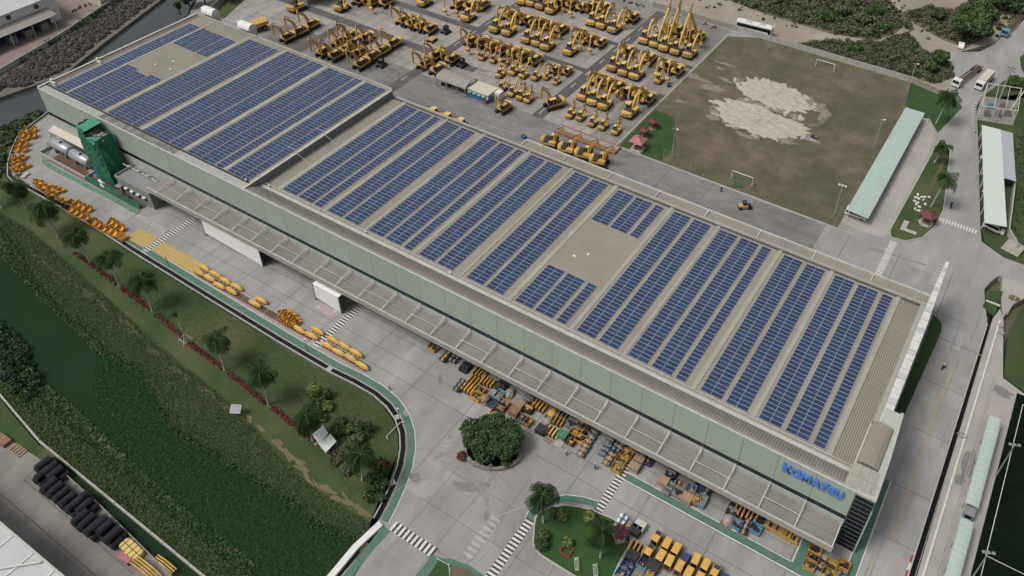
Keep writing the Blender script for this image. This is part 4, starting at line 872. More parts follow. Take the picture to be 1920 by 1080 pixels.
for i, q in enumerate(((1255,705),(1340,755),(1430,800),(1515,855))): blade(*z3(*q), f'{ORD[i]} yellow bucket right of the crossing on the kerb side')
for i, q in enumerate(((1300,665),(1385,710),(1470,760))): blade(*z3(*q), f'{ORD[i]} yellow bucket right of the crossing on the inner side')
def scoop_mesh():
    mb = bucket_mb(0, 1.25, 1.25, 1.15, -.35); [mb.box(x-.06,x+.06,-.25,.35,1.1,1.75) for x in (-.35,.35)]; return mb.mesh('shell', 'orange_rust')
SCO = scoop_mesh(); TIP = MB().box(-.75,.75,-.12,.12,0,.22).mesh('tooth_bar', 'orange_rust')
def scoop(u, v, label, group):
    x, y, _ = gp(u, v, .7); t = empty('digger_bucket', (x,y,.03), label, 'bucket', group, rz=random.uniform(-.15,.15)+(PI if 'loose' in label or 'pile' in label else 0)); s = random.uniform(.85,1.1); t.scale = (s*1.15,s,s)
    link('shell', SCO, t); link('tooth_bar', TIP, t, (0,-.9,0))
A_ = [(490,230),(640,200),(530,330),(640,310),(440,310),(410,400),(370,470),(490,460),(340,560),(475,560)]
for i, (a,b) in enumerate(sorted(A_, key=lambda q: q[1])): scoop(a/9.6, 220+b/9.6, f'{ORD[i]} orange bucket from the canal in the line along the bend', 'orange buckets by the canal bend')
A_ = [(240,720),(330,760),(400,710),(250,800),(240,870),(230,960),(330,930),(410,880)]
for i, (a,b) in enumerate(sorted(A_, key=lambda q: q[1])): scoop(a/9.6, 220+b/9.6, f'{ORD[i]} orange bucket of the pile at the tightest part of the bend', 'orange buckets at the bend')
A_ = [(220,160),(220,220),(270,280),(360,240),(400,320),(470,340),(500,270),(560,300),(390,380),(600,470),(540,430)]
for i, (a,b) in enumerate(sorted(A_)): scoop(40+a/8, 320+b/8, f'{ORD[i]} orange bucket from the left in the loose heap beside the kerb', 'orange buckets heaped by the kerb')
A_ = [(880,500),(950,540),(1040,560),(780,570),(850,610),(920,650),(1010,690)]
for i, (a,b) in enumerate(sorted(A_)): scoop(40+a/8, 320+b/8, f'{ORD[i]} orange bucket from the left in the tidy block of seven', 'orange buckets in the tidy block')
A_ = [(1120,760),(1190,800),(1270,860),(1380,760),(1440,800),(1530,850),(1360,880),(1430,920)]
for i, (a,b) in enumerate(sorted(A_)): scoop(40+a/8, 320+b/8, f'{ORD[i]} orange bucket from the left next to the yellow paving', 'orange buckets next to the yellow paving')
A_ = [(905,480),(940,470),(980,490),(900,520),(945,515),(990,525),(930,550),(970,560),(1005,540)]
for i, (a,b) in enumerate(sorted(A_)): scoop(300+a/4, 470+b/4, f'{ORD[i]} brownish bucket from the left in the small pile between the yellow ones', 'brown bucket pile')

# ================================================================ GOODS ON THE FRONT APRON
def crate_mesh(sx, sy, sz, wall=.07, floor=.1):
    mb = MB(); mb.box(-sx/2,sx/2,-sy/2,sy/2,.08,floor+.06)
    mb.box(-sx/2,sx/2,-sy/2,-sy/2+wall,.1,sz); mb.box(-sx/2,sx/2,sy/2-wall,sy/2,.1,sz); mb.box(-sx/2,-sx/2+wall,-sy/2+wall,sy/2-wall,.1,sz-.003); mb.box(sx/2-wall,sx/2,-sy/2+wall,sy/2-wall,.1,sz-.003)
    return mb
def goods(kind, u, v, m, label, group='goods on the front apron', size=None, m2='black_steel', rz=0, z=.5):
    x, y, _ = gp(u, v, z); g = lambda a, b: random.uniform(a, b)
    nm = {'crate':'crate','box':'packing_box','rack':'steel_rack','engine':'engine_unit','tub':'storage_tub','pallet':'pallet','block':'machine_block','sack':'covered_pile','frame':'chassis_assembly','pipe':'pipe_bundle'}[kind]
    t = empty(nm, (x,y,.03), label, {'crate':'crate','box':'box','rack':'rack','engine':'engine','tub':'tub','pallet':'pallet','block':'machine part','sack':'covered pile','frame':'machine frame','pipe':'pipe bundle'}[kind], group, rz=rz+g(-.05,.05))
    if kind == 'crate':
        sx, sy, sz = size or (2.0,1.75,.95); crate_mesh(sx,sy,sz).build('shell', m, t)
        for k in range(4): mb = MB(); mb.obox((g(-.3,.3)*sx, g(-.3,.3)*sy, .2),(g(.2,.5)*sx,g(.15,.4)*sy,g(.2,.75)*sz),g(0,3)); mb.build('content', m2 if k % 2 else 'hood_dark', t)
        for a in (-1,1): MB().box(a*(sx/2-.12)-.06,a*(sx/2-.12)+.06,-sy/2,sy/2,0,.09).build('runner', 'crate_brown', t)
    elif kind == 'box':
        sx, sy, sz = size or (1.9,1.7,1.3); b = MB(); bev_prism(b, [(-sx/2,-sy/2),(sx/2,-sy/2),(sx/2,sy/2),(-sx/2,sy/2)], .1, sz, .03); b.build('carton', m, t); MB().box(-.05,.05,-sy/2-.004,sy/2+.004,.2,sz+.004).build('tape', 'tarp_grey' if m != 'crate_black' else 'hood_dark', t)
        for a in (-1,0,1): MB().box(a*(sx/2-.1)-.07,a*(sx/2-.1)+.07,-sy/2,sy/2,0,.1).build('runner', 'crate_brown', t)
    elif kind == 'rack':
        sx, sy, sz = size or (2.5,2.1,.95); n = max(3, int(sx/.52)); MB().box(-sx/2,sx/2,-sy/2,sy/2,0,.12).build('base', 'black_steel', t)
        for k in range(n): a = -sx/2+.12+k*(sx-.24)/(n-1); b = MB(); bev_prism(b, [(a-.14,-sy/2+.05),(a+.14,-sy/2+.05),(a+.14,sy/2-.05),(a-.14,sy/2-.05)], .12, sz*g(.85,1.0), .04); b.build('casting', m, t)
    elif kind == 'engine':
        sx, sy, sz = size or (1.9,2.9,1.1); MB().box(-sx/2,sx/2,-sy/2,sy/2,0,.12).build('pallet_base', 'crate_grey', t); n = max(2, int(sy/.75))
        for k in range(n):
            yy = -sy/2+.4+k*(sy-.8)/(n-1); MB().tube([(-sx*.36,yy,.55),(sx*.36,yy,.55)], .43, 10).build('drum', m, t); MB().tube([(-sx*.12,yy,.55),(sx*.12,yy,.55)], .52, 10).build('flange', m2, t)
    elif kind == 'tub':
        sx, sy, sz = size or (1.6,2.2,1.1); crate_mesh(sx,sy,sz,.1).build('shell', m, t); MB().box(-sx/2+.11,sx/2-.11,-sy/2+.11,sy/2-.11,.1,sz*.55).build('fill', m2, t)
        for k in range(2): MB().obox((g(-.2,.2)*sx,g(-.25,.25)*sy,sz*.5),(.4,.5,.3),g(0,2)).build('content', 'crate_yellow' if k else 'crate_grey', t)
    elif kind == 'pallet':
        sx, sy, sz = size or (1.5,1.5,.25)
        for k in range(5): a = -sx/2+.12+k*(sx-.24)/4; MB().box(a-.1,a+.1,-sy/2,sy/2,.14,.2).build('slat', m, t)
        for a in (-1,0,1): MB().box(-sx/2,sx/2,a*(sy/2-.08)-.07,a*(sy/2-.08)+.07,0,.13).build('runner', m, t)
    elif kind == 'block':
        sx, sy, sz = size or (2.0,2.2,1.4); b = MB(); bev_prism(b, round_rect(-sx/2,sx/2,-sy/2,sy/2,.25), .0, sz*.6, .1); b.build('housing', m, t); MB().tube([(-sx*.4,0,sz*.6),(sx*.4,0,sz*.6)], .3, 10).build('shaft', m2, t); MB().lathe([(.32,0),(.32,.3),(.1,.4)],(0,-sy*.25,sz*.55),10).build('cap', m2, t)
    elif kind == 'sack':
        sx, sy, sz = size or (2.0,2.5,1.1); n, r = 12, 5; vs = []
        for i in range(r):
            f = math.cos(PI/2*i/(r-.6)); h = sz*math.sin(PI/2*i/(r-1))
            for k in range(n): a = 2*PI*k/n; j = g(.85,1.12); vs.append((sx/2*f*j*math.cos(a), sy/2*f*j*math.sin(a), h))
        MB().add(vs, [(i*n+k, i*n+(k+1)%n, (i+1)*n+(k+1)%n, (i+1)*n+k) for i in range(r-1) for k in range(n)]+[tuple((r-1)*n+k for k in range(n))]).build('cover', m, t)
        MB().box(-sx/2-.05,sx/2+.05,-sy/2-.05,sy/2+.05,-.02,.06).build('pallet_base', 'crate_brown', t)
    elif kind == 'frame':
        sx, sy, sz = size or (6.0,2.0,.7)
        for a in (-1,1): MB().box(-sx/2,sx/2,a*(sy/2-.2)-.18,a*(sy/2-.2)+.18,.2,sz).build('side_rail', m, t)
        for k in range(5): a = -sx/2+.4+k*(sx-.8)/4; MB().box(a-.22,a+.22,-sy/2+.4,sy/2-.4,.28,sz-.06).build('cross_member', m, t)
        MB().box(-.6,.9,-.5,.5,sz-.06,sz+.35).build('bracket', m, t)
        for a in (-1,1): MB().box(a*sx*.35-.15,a*sx*.35+.15,-sy/2,sy/2,0,.2).build('support', 'black_steel', t)
    elif kind == 'pipe':
        for k in (-1,1): MB().tube([(-.7,k*.28,.16),(.7,k*.28,.16)], .15, 8).build('pipe', m, t)
    return t
def za(u, v): return (780+u/4, 640+v/4)
def zb(u, v): return (1100+u/4, 810+v/4)
def zc(u, v): return (1150+u/8, 960+v/8)
BATCH = [
 ('crate',*za(130,45),'crate_yellow','open orange crate alone at the canopy edge, left of the black engines'),
 ('engine',*za(228,112),'black_steel','longer black engine unit at the canopy edge beyond the yellow racks'), ('engine',*za(300,118),'crate_grey','grey-black engine unit beside the black one at the canopy edge'),
 ('block',*za(370,195),'black_steel','tall black machine block at the left head of the yellow racks'), ('engine',*za(330,332),'crate_black','black unit with pale wheels at the outer corner of the yellow racks'),
 ('rack',*za(480,232),'crate_yellow','yellow casting rack nearest the canopy edge'), ('rack',*za(442,300),'crate_yellow','yellow casting rack in the middle row beside the black block'), ('rack',*za(540,300),'orange_rust','orange casting rack in the middle row, right side'),
 ('rack',*za(395,352),'yellow_bucket','bright yellow casting rack at the outer row'), ('crate',*za(480,370),'crate_yellow','small yellow crate between the racks'), ('crate',*za(460,415),'orange_rust','orange filled crate below the small yellow crate'),
 ('sack',*za(522,425),'cardboard','tan covered heap at the outer edge of the racks'), ('crate',*za(575,468),'crate_navy','navy crate with tan contents at the outer edge'), ('tub',*za(625,408),'crate_blue','pale blue tub near the yellow racks'),
 ('crate',*za(655,470),'crate_yellow','yellow crate right of the navy crate'), ('crate',*za(632,500),'crate_black','black-yellow crate below the yellow one'), ('crate',*za(605,532),'crate_yellow','outermost yellow open crate of the first cluster'),
 ('block',*za(640,335),'crate_black','dark machine block deep under the canopy, first cluster'), ('sack',*za(705,385),'tarp_grey','grey covered pile at the right end of the first cluster'),
 ('box',*za(740,532),'crate_brown','brown box at the outer left of the second cluster'), ('box',*za(776,482),'cardboard','tan box behind the brown box in the second cluster'), ('block',*za(832,440),'crate_grey','grey machine block in the second cluster'),
 ('block',*za(850,500),'black_steel','black machine block in the second cluster'), ('crate',*za(790,580),'crate_grey','grey crate at the outer edge of the second cluster'), ('crate',*za(832,600),'crate_yellow','outermost golden crate of the second cluster'),
 ('rack',*za(930,482),'orange_rust','small red and yellow rack standing alone near the canopy'), ('crate',*za(895,438),'crate_yellow','yellow-black crate at the canopy edge, second cluster'),
 ('box',*za(940,668),'crate_black','plain black box at the outer left of the third cluster'), ('pipe',*za(988,735),'crate_brown','pair of brown pipes lying left of the white board'), ('pallet',*za(1077,752),'cream','white flat board lying in front of the green box'),
 ('box',*za(1100,708),'crate_green','green box behind the white board'), ('sack',*za(1025,535),'orange_rust','orange-brown covered heap at the canopy edge'), ('sack',*za(985,598),'tarp_grey','long grey tarpaulin pile left of the yellow rows'),
 ('rack',*za(1062,590),'crate_yellow','yellow-black rack of long castings near the canopy'), ('rack',*za(1030,680),'yellow_pale','pale yellow casting rack in front of the grey pile'), ('rack',*za(1112,560),'crate_grey','grey casting rack at the canopy edge, third cluster'),
 ('block',*za(1170,620),'crate_grey','grey machine parts between the racks and crates'), ('crate',*za(1160,742),'crate_black','outermost black crate of the third cluster'), ('crate',*za(1200,682),'crate_yellow','tan crate behind the black crate'),
 ('crate',*za(1232,640),'crate_yellow','yellow crate nearest the canopy in its file'), ('crate',*za(1235,735),'yellow_bucket','bright yellow crate beside the blue-grey engines'), ('crate',*za(1262,690),'crate_black','black crate behind the bright yellow one'), ('crate',*za(1285,648),'crate_brown','brown crate at the canopy edge beside the engines'),
 ('engine',*za(1258,815),'engine_blue','outermost blue-grey engine of the first engine file'), ('engine',*za(1295,750),'engine_blue','middle blue-grey engine of the first engine file'), ('engine',*za(1340,682),'engine_blue','innermost blue-grey engine of the first engine file'),
 ('engine',*za(1420,810),'engine_blue','outer blue-grey engine of the second engine file'), ('engine',*za(1462,735),'engine_blue','inner blue-grey engine of the second engine file'),
 ('engine',*za(1450,880),'engine_blue','outermost blue-grey engine of the third engine file'), ('engine',*za(1500,812),'engine_blue','middle blue-grey engine of the third engine file'), ('engine',*za(1548,765),'engine_blue','innermost blue-grey engine of the third engine file'),
 ('crate',*za(1508,950),'crate_yellow','outermost yellow crate left of the zebra crossing'), ('crate',*za(1540,895),'crate_yellow','middle yellow crate left of the zebra crossing'), ('crate',*za(1582,848),'crate_yellow','innermost yellow crate left of the zebra crossing'),
 ('box',*za(1640,945),'cardboard','outer tan carton right of the zebra crossing'), ('box',*za(1668,900),'cardboard','inner tan carton right of the zebra crossing'), ('tub',*za(1745,890),'crate_navy','dark blue drum tub right of the cartons'),
 ('box',*zb(575,375),'cardboard','tall brown carton at the left of the green-lined bay'), ('engine',*zb(615,420),'crate_grey','grey motors beside the tall brown carton'), ('block',*zb(640,305),'black_steel','dark machine block under the canopy, green-lined bay'),
 ('crate',*zb(705,400),'cardboard','tan crate with orange top in the green-lined bay'), ('block',*zb(688,452),'crate_grey','grey machine part in front of the tan crate'), ('tub',*zb(782,440),'crate_blue','inner light blue tub in the green-lined bay'), ('box',*zb(752,502),'cardboard','pale carton in front of the inner blue tub'),
 ('crate',*zb(848,425),'crate_navy','navy crate with orange contents in the green-lined bay'), ('tub',*zb(862,520),'crate_blue','outer light blue tub by the green walkway'), ('block',*zb(808,500),'crate_brown','reddish machine part between the blue tubs'), ('engine',*zb(905,435),'black_steel','black unit at the canopy edge right of the blue tubs'),
 ('sack',*zb(1065,655),'tarp_grey','grey covered pile left of the right-hand blue crate'), ('block',*zb(1098,585),'black_steel','black machine under the canopy, right bay'), ('crate',*zb(1120,690),'crate_blue','light blue crate with yellow parts, right bay'), ('rack',*zb(1160,600),'orange_rust','orange casting rack under the canopy, right bay'),
 ('rack',*zb(1225,620),'orange_rust','second orange casting rack under the canopy, right bay'), ('engine',*zb(1190,710),'black_steel','black engine between the two blue crates, right bay'), ('crate',*zb(1268,725),'crate_blue','deep blue crate with yellow castings, right bay'), ('crate',*zb(1290,635),'crate_black','black crate at the canopy edge, right bay'),
 ('crate',1529,1031,'crate_yellow','inner yellow crate beside the glass corner'), ('crate',1524,1046,'crate_yellow','middle yellow crate beside the glass corner'), ('crate',1518,1059,'crate_yellow','outer yellow crate beside the glass corner'), ('pallet',1543,1045,'cream','pale pallet beside the yellow crates at the glass corner'),
 ('crate',1538,1059,'crate_black','black crate among the yellow ones at the glass corner'), ('crate',1558,1060,'crate_yellow','yellow crate right of the black crate, glass corner'), ('crate',1552,1076,'yellow_bucket','bright yellow crate at the bottom edge, glass corner'), ('crate',1582,1060,'crate_yellow','yellow crate nearest the road, glass corner'), ('crate',1576,1075,'crate_yellow','bottom yellow crate nearest the road, glass corner'),
 ('tub',*zc(235,215),'crate_blue','pale blue crate next to the garden island'), ('box',*zc(330,290),'crate_black','large black box next to the garden island'), ('box',*zc(395,225),'cream','pale pink box next to the black box'), ('engine',*zc(115,145),'white_paint','white and black unit at the tip of the garden island'),
 ('rack',*zc(350,545),'orange_rust','orange fork rack on the garden kerb'), ('box',*zc(290,675),'crate_black','black ribbed box below the orange fork rack'), ('crate',*zc(235,770),'crate_navy','upper navy crate along the garden kerb'), ('crate',*zc(185,850),'crate_navy','lower navy crate along the garden kerb'), ('crate',*zc(130,930),'crate_blue','blue crate at the bottom edge by the garden kerb'),
 ('tub',*zc(450,765),'crate_blue','teal tub left of the dark box'), ('pallet',*zc(415,850),'tarp_grey','upper grey pallet below the teal tub'), ('pallet',*zc(360,920),'tarp_grey','lower grey pallet below the teal tub'), ('box',*zc(600,825),'crate_black','dark box beside the yellow cab hoods'), ('tub',*zc(550,905),'crate_grey','grey tub with pink fill below the dark box'),
]
for b in BATCH: goods(b[0], b[1], b[2], b[3], b[4], m2=random.choice(('crate_grey','engine_blue','black_steel','crate_yellow','cardboard')))
goods('frame', 1467, 996, 'crate_yellow', 'long orange machine frame under the canopy near the glass corner')
# yellow machine hoods (cab shells) at the bottom
def hood(u, v, label, dark=False, open_=False):
    x, y, _ = gp(u, v, 2.0); t = empty('cab_shell', (x,y,.03), label, 'cab shell', 'yellow cab shells near the bottom edge', rz=random.uniform(-.05,.05)); m = 'crate_navy' if dark else 'yellow_bucket'
    h = 1.3 if dark else 1.9; b = MB(); bev_prism(b, round_rect(-.62,.62,-1.0,1.0,.12), .12, h, .10); b.build('shell', m, t)
    MB().box(-.52,.52,-1.05,-.99,.3,h-.2).build('front_window', 'dark_glass', t)
    for a in (-1,1): MB().box(a*.63-.025,a*.63+.025,-.8,.8,.5,h-.3).build('side_window', 'dark_glass' if not dark else 'hood_dark', t)
    if open_: MB().box(-.5,.5,.2,.9,h,h+.02).build('roof_hatch', 'hood_dark', t)
    MB().box(-.75,.75,-1.2,1.2,0,.12).build('skid', 'crate_brown', t)
for i, q in enumerate(((1251,1016),(1269,1026),(1306,1046),(1324,1056))): hood(*q, f'{ORD[i]} yellow cab shell from the left in the back row')
for i, q in enumerate(((1240,1039),(1256,1049),(1275,1059),(1292,1071),(1312,1081))): hood(*q, f'{ORD[i]} yellow cab shell from the left in the front row')
hood(1232,1004,'yellow cab shell with a dark hatch at the head of the left file', open_=True); hood(1218,1029,'yellow cab shell with a dark hatch, lower of the left file', open_=True)
hood(1342,1068,'yellow cab shell with a dark hatch at the right end', open_=True); hood(1286,1042,'dark purple cab shell between the yellow ones', True); hood(1358,1080,'dark cab shell at the bottom edge, right end', True)
# things by the bend: crates with lids
for i, (u,v,m) in enumerate(((38,318,'cardboard'),(50,325,'cream'),(44,330,'cream'),(34,325,'crate_brown'))): goods('box', u, v, m, f'{ORD[i]} small pale box of four behind the palm at the bend', size=(1.0,.9,.5))
goods('crate',134,381,'crate_yellow','dark-rimmed yellow tray between the orange bucket heaps'); goods('crate',125,386,'crate_black','black tray between the orange bucket heaps'); goods('rack',229,444,'orange_rust','low orange rack at the corner of the yellow paving')
# white pavilion screens in front of the canopy
def tent(x0, x1, y0, y1, h, label):
    t = empty('white_tent', ((x0+x1)/2,(y0+y1)/2,0), label, 'tent', 'white tents at the canopy'); hx, hy = (x1-x0)/2, (y1-y0)/2
    MB().prism([(-hx,-hy),(hx,-hy),(hx,hy),(-hx,hy)], h-.12, h).build('roof', 'tent_white', t)
    MB().add([(-hx,-hy,1.0),(hx,-hy,.1),(hx,-hy,h-.12),(-hx,-hy,h-.12),(-hx,-hy+.12,1.0),(hx,-hy+.12,.1),(hx,-hy+.12,h-.12),(-hx,-hy+.12,h-.12)], [(3,2,1,0),(4,5,6,7),(0,1,5,4),(1,2,6,5),(2,3,7,6),(3,0,4,7)]).build('front_screen', 'tent_white', t)
    for sx in (-1,1):
        for sy in (-1,1): MB().box(sx*hx-.1,sx*hx+.1,sy*hy-.1,sy*hy+.1,0,h).build('post', 'grey_metal', t)
tent(-146.8,-128.0,82.05,86.9,5.3,'long white tent screen under the canopy left of the zebra crossing'); tent(-110.8,-103.4,81.0,86.9,4.9,'short white tent box beside the zebra crossing')
mat('mat_pink', (.40,.28,.29), .8)
t = empty('pink_mat', (-107,80.2,.03), 'pink chequered mat lying before the short white tent', 'mat')
for i in range(4):
    for j in range(2): MB().box(-2.6+i*1.3,-1.35+i*1.3,-1.0+j*1.0,-.05+j*1.0,0,.03).build('tile', 'mat_pink' if (i+j) % 2 else 'faded_line', t)
# annex, tanks, scaffold at the left end
t = empty('grey_annex', (-170.6,83.5,0), 'grey flat-roofed annex with bent vent pipes below the facade', 'annex')
MB().box(-6.2,6.3,-1.8,3.4,0,4.6).build('wall', 'annex_wall', t); MB().box(-6.4,6.4,-2.0,3.5,4.6,4.75).build('roof', 'grey_metal', t); MB().box(-6.4,6.4,-2.0,-1.7,4.75,5.25).build('parapet', 'grey_metal', t); MB().box(-6.5,-6.2,-1.7,3.5,4.75,5.25).build('parapet', 'grey_metal', t)
for i in range(7):
    a = -5.4+i*1.75; MB().tube([(a,2.6,4.7),(a-.2,2.2,6.1),(a-.3,1.2,7.0),(a-1.0,.9,7.0)] if i % 2 else [(a,2.6,4.7),(a+.1,1.6,6.0),(a-.8,1.3,6.5),(a-1.3,1.3,6.5)], .16, 6).build('vent_pipe', 'cream', t)
for i in range(4): MB().box(-3.4+i*2.2,-2.4+i*2.2,-2.4,-1.82,2.6,2.9).build('window_hood', 'white_metal', t); MB().box(-3.4+i*2.2,-2.4+i*2.2,-1.86,-1.80,1.6,2.5).build('window', 'dark_glass', t)
MB().box(-6.0,-4.4,-3.0,-1.82,2.7,2.85).build('door_hood', 'grey_metal', t); MB().box(-5.7,-4.6,-1.87,-1.81,0,2.2).build('door', 'dark_glass', t)
t = empty('gas_cylinder_rack', (-173.8,80.6,.06), 'small rack of red gas bottles beside the grey annex', 'gas bottles')
for i in range(8): MB().lathe([(.16,0),(.16,1.0),(.06,1.2),(.06,1.3)],(-1.4+.4*i,(i % 2)*.5,0),8).build('bottle', 'red' if i % 3 else 'tarp_grey', t)
def tank(x0, x1, y, r, label, square=False):
    t = empty('storage_tank', ((x0+x1)/2, y, 0), label, 'tank', 'steel tanks by the left end'); L = (x1-x0)/2; n = 18
    rings = [(-L-.35,.05),(-L-.3,.55),(-L-.12,.88),(-L,1.0),(L,1.0),(L+.12,.88),(L+.3,.55),(L+.35,.05)]; vs = [(a, r*f*math.cos(2*PI*k/n), 1.1+r+r*f*math.sin(2*PI*k/n)) for a, f in rings for k in range(n)]
    MB().add(vs, [(i*n+k,(i+1)*n+k,(i+1)*n+(k+1)%n,i*n+(k+1)%n) for i in range(len(rings)-1) for k in range(n)]).build('shell', 'tank_steel', t, smooth=True)
    for a in (-L*.6, L*.6): MB().box(a-.25,a+.25,-r*.8,r*.8,0,1.35).build('saddle', 'grey_metal', t)
    MB().lathe([(.35,0),(.35,.25),(.3,.3)],(.3,0,1.05+2*r),10).build('manhole', 'black_steel', t)
tank(-206.0,-198.6,83.6,1.35,'left steel tank beside the pale canopy'); tank(-197.2,-190.2,83.3,1.35,'right steel tank next to the green netting')
t = empty('tank_bund', (-198,82.5,0), 'low concrete wall round the two steel tanks', 'bund wall')
for a in ((-9.6,9.6,-2.6,-2.35),(-9.6,-9.35,-2.35,3.4),(9.35,9.6,-2.35,3.4)): MB().box(*a,0,.9).build('wall', 'kerb', t)
t = empty('cream_awning', (-200.5,86.2,0), 'cream sheet awning over the steel tanks', 'awning'); MB().add([(-9.2,-1.1,3.7),(9.0,-1.1,3.7),(9.0,.8,4.3),(-9.2,.8,4.3),(-9.2,-1.1,3.6),(9.0,-1.1,3.6),(9.0,.8,4.2),(-9.2,.8,4.2)],[(0,1,2,3),(7,6,5,4),(4,5,1,0),(5,6,2,1),(7,4,0,3)]).build('sheet', 'cream', t)
for a in (-8.8,0,8.6): MB().tube([(a,-1.0,0),(a,-1.0,3.65)], .06, 5).build('post', 'grey_metal', t)
# scaffold wrapped in green netting
t = empty('netted_scaffold', (-182.6,84.0,0), 'tall scaffold wrapped in green netting against the facade', 'scaffold')
n, rws = 34, 22; vs = []; rr = random.Random(5)
for r_ in range(rws+1):
    z = 14.3*r_/rws; f = r_/rws
    for k in range(n):
        a = 2*PI*k/n; cx_, cy_ = math.cos(a), math.sin(a); q = max(abs(cx_),abs(cy_)); bx, by = 3.6-.8*f*(1 if cx_ > 0 else .3), 2.4
        j = 1+.10*math.sin(6*a+f*4)*(1-.4*f)+rr.uniform(-.035,.035)+.05*math.sin(9*a+7*f)
        zz = z if r_ < rws else z+ (1.4 if cx_ < -.1 else -1.6)+rr.uniform(-.4,.4)
        vs.append((cx_/q*bx*j-.8*f, cy_/q*by*j*.97, zz))
MB().add(vs, [(r_*n+k, r_*n+(k+1)%n, (r_+1)*n+(k+1)%n, (r_+1)*n+k) for r_ in range(rws) for k in range(n)]).build('netting', 'net_green', t)
MB().add([(-4.1,-2.4,15.4),(-1.6,-2.4,14.8),(-.8,2.4,15.5),(-3.9,2.4,15.9)],[(0,1,2,3)]).build('top_sheet', 'net_pale', t); MB().add([(-.8,-2.6,13.9),(2.2,-2.7,12.9),(1.0,.2,13.4)],[(0,1,2)]).build('top_sheet', 'net_pale', t)
for a in (-3.6,-1.2,1.2,3.2):
    for b in (-2.2,2.2): MB().tube([(a,b,0),(a-.5,b,13.8)], .06, 5).build('pole', 'grey_metal', t)
for i in range(4): MB().obox((-1.5+i*1.1,.5-.6*(i % 2),12.9+.4*(i % 3)),(1.6,.5,.06),i*.9).build('plank', 'tarp_grey', t)
MB().prism([(-4.0,-2.2),(2.0,-2.2),(2.0,2.2),(-4.0,2.2)], 12.55, 12.65).build('top_deck', 'tarp_grey', t)
# hoarding panels along the green kerb
t = empty('green_hoarding', (-178,79.9,0), 'low green hoarding sheets round the scaffold foot', 'hoarding')
for i in range(8): a = -10+i*2.55; MB().add([(a,0,.05),(a+2.5,0,.05),(a+2.5,.25,1.5),(a,.25,1.5),(a,.08,.05),(a+2.5,.08,.05),(a+2.5,.33,1.5),(a,.33,1.5)],[(0,1,2,3),(7,6,5,4),(3,2,6,7),(0,3,7,4),(1,5,6,2)]).build('sheet', 'net_green', t)
MB().box(-4.2,-2.6,-.05,.1,.7,1.45).build('notice', 'white_paint', t)
for i, (u,v,m) in enumerate(((180,325,'blue_paint'),(172,318,'tarp_grey'),(190,338,'white_paint'))): goods('sack', u, v, m, ('blue','grey','white')[i]+' tarpaulin heap at the foot of the netted scaffold', size=(2.6,1.8,.5))

# ================================================================ VEGETATION
def palm(base, h, lean, R_, label, seed, nf=17, light=.25, droop=1.0):
    rr = np.random.default_rng(seed); t = empty('palm_tree', (base[0],base[1],.05), label, 'palm tree', 'palm trees')
    pts = [(lean[0]*f**1.3, lean[1]*f**1.3, h*f) for f in np.linspace(0,1,7)]
    MB().tube(pts, [.26,.20,.19,.18,.17,.16,.13], 8).build('trunk', 'trunk_pale', t)
    MB().tube([pts[-1],(pts[-1][0],pts[-1][1],h+.9)], [.15,.10], 7).build('crownshaft', 'leaf_light', t)
    top = np.array([pts[-1][0],pts[-1][1],h+.7]); Q = []; mi = []
    for k in range(nf):
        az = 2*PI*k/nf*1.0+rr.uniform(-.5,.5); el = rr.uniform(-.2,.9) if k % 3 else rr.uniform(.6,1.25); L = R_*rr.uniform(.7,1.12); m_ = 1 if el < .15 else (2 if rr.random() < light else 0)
        p = top.copy(); d = np.array([math.cos(az)*math.cos(el), math.sin(az)*math.cos(el), math.sin(el)]); n = 13; side = np.array([-math.sin(az), math.cos(az), 0])
        for i in range(n):
            st = L/n; d = d+np.array([0,0,-.135*droop*(1+.06*i)]); d /= np.linalg.norm(d); q = p+d*st; f = (i+.5)/n; wl = L*.34*math.sin(PI*(.12+.86*f))**.7
            for s_ in (-1,1):
                for j in (0,.33,.66):
                    a0 = p+(q-p)*j; a1 = p+(q-p)*(j+.20); wl = L*.36*math.sin(PI*(.12+.86*f))**.7*rr.uniform(.6,1.15); tip = (side*s_*wl*.9+d*wl*.42+np.array([0,0,-wl*(.55+.35*f)]))
                    Q.append([a0, a1, a1+tip, a0+tip*.94]); mi.append(m_)
            Q.append([p-side*.05,p+side*.05,q+side*.04,q-side*.04]); mi.append(2)
            p = q
    quads('crown', np.array(Q), ['frond','frond_dark','frond_light'], t, mi)
PB = [((5,391),(-30,330)),((51,392),(26,352)),((109,446),(84,394)),((170,494),(143,446)),((225,537),(202,487)),((286,584),(266,532)),((422,695),(405,640)),((504,760),(490,705)),((587,827),(574,785)),((680,901),(677,858)),((1019,980),(1017,932)),((1126,1045),(1128,1000))]
wh = ['at the left edge of the lawn','beside the orange buckets at the bend','largest, dark, below the orange bucket blocks','below the yellow paving','with a bright red hedge at its foot','left of the dead sapling','right of the dead sapling','above the long red hedge','behind the lime topiary bush','beside the dark clipped bushes by the curved walkway','on the tip of the garden island','on the garden island beside the red roof']
for i, ((b, c_)) in enumerate(PB):
    x, y, _ = gp(*b); hh = 7.4+.5*math.sin(i*2.1); d0 = gp(c_[0], c_[1], hh)
    if i == 0: d0 = (x-2.0, y+.6)
    palm((x,y), hh, (max(-2.2,min(2.2,d0[0]-x)), max(-2.2,min(2.2,d0[1]-y))), 4.3 if i == 2 else 3.6, 'palm tree with pale trunk '+wh[i], 100+i, 25 if i != 2 else 30, .12 if i != 2 else .03)
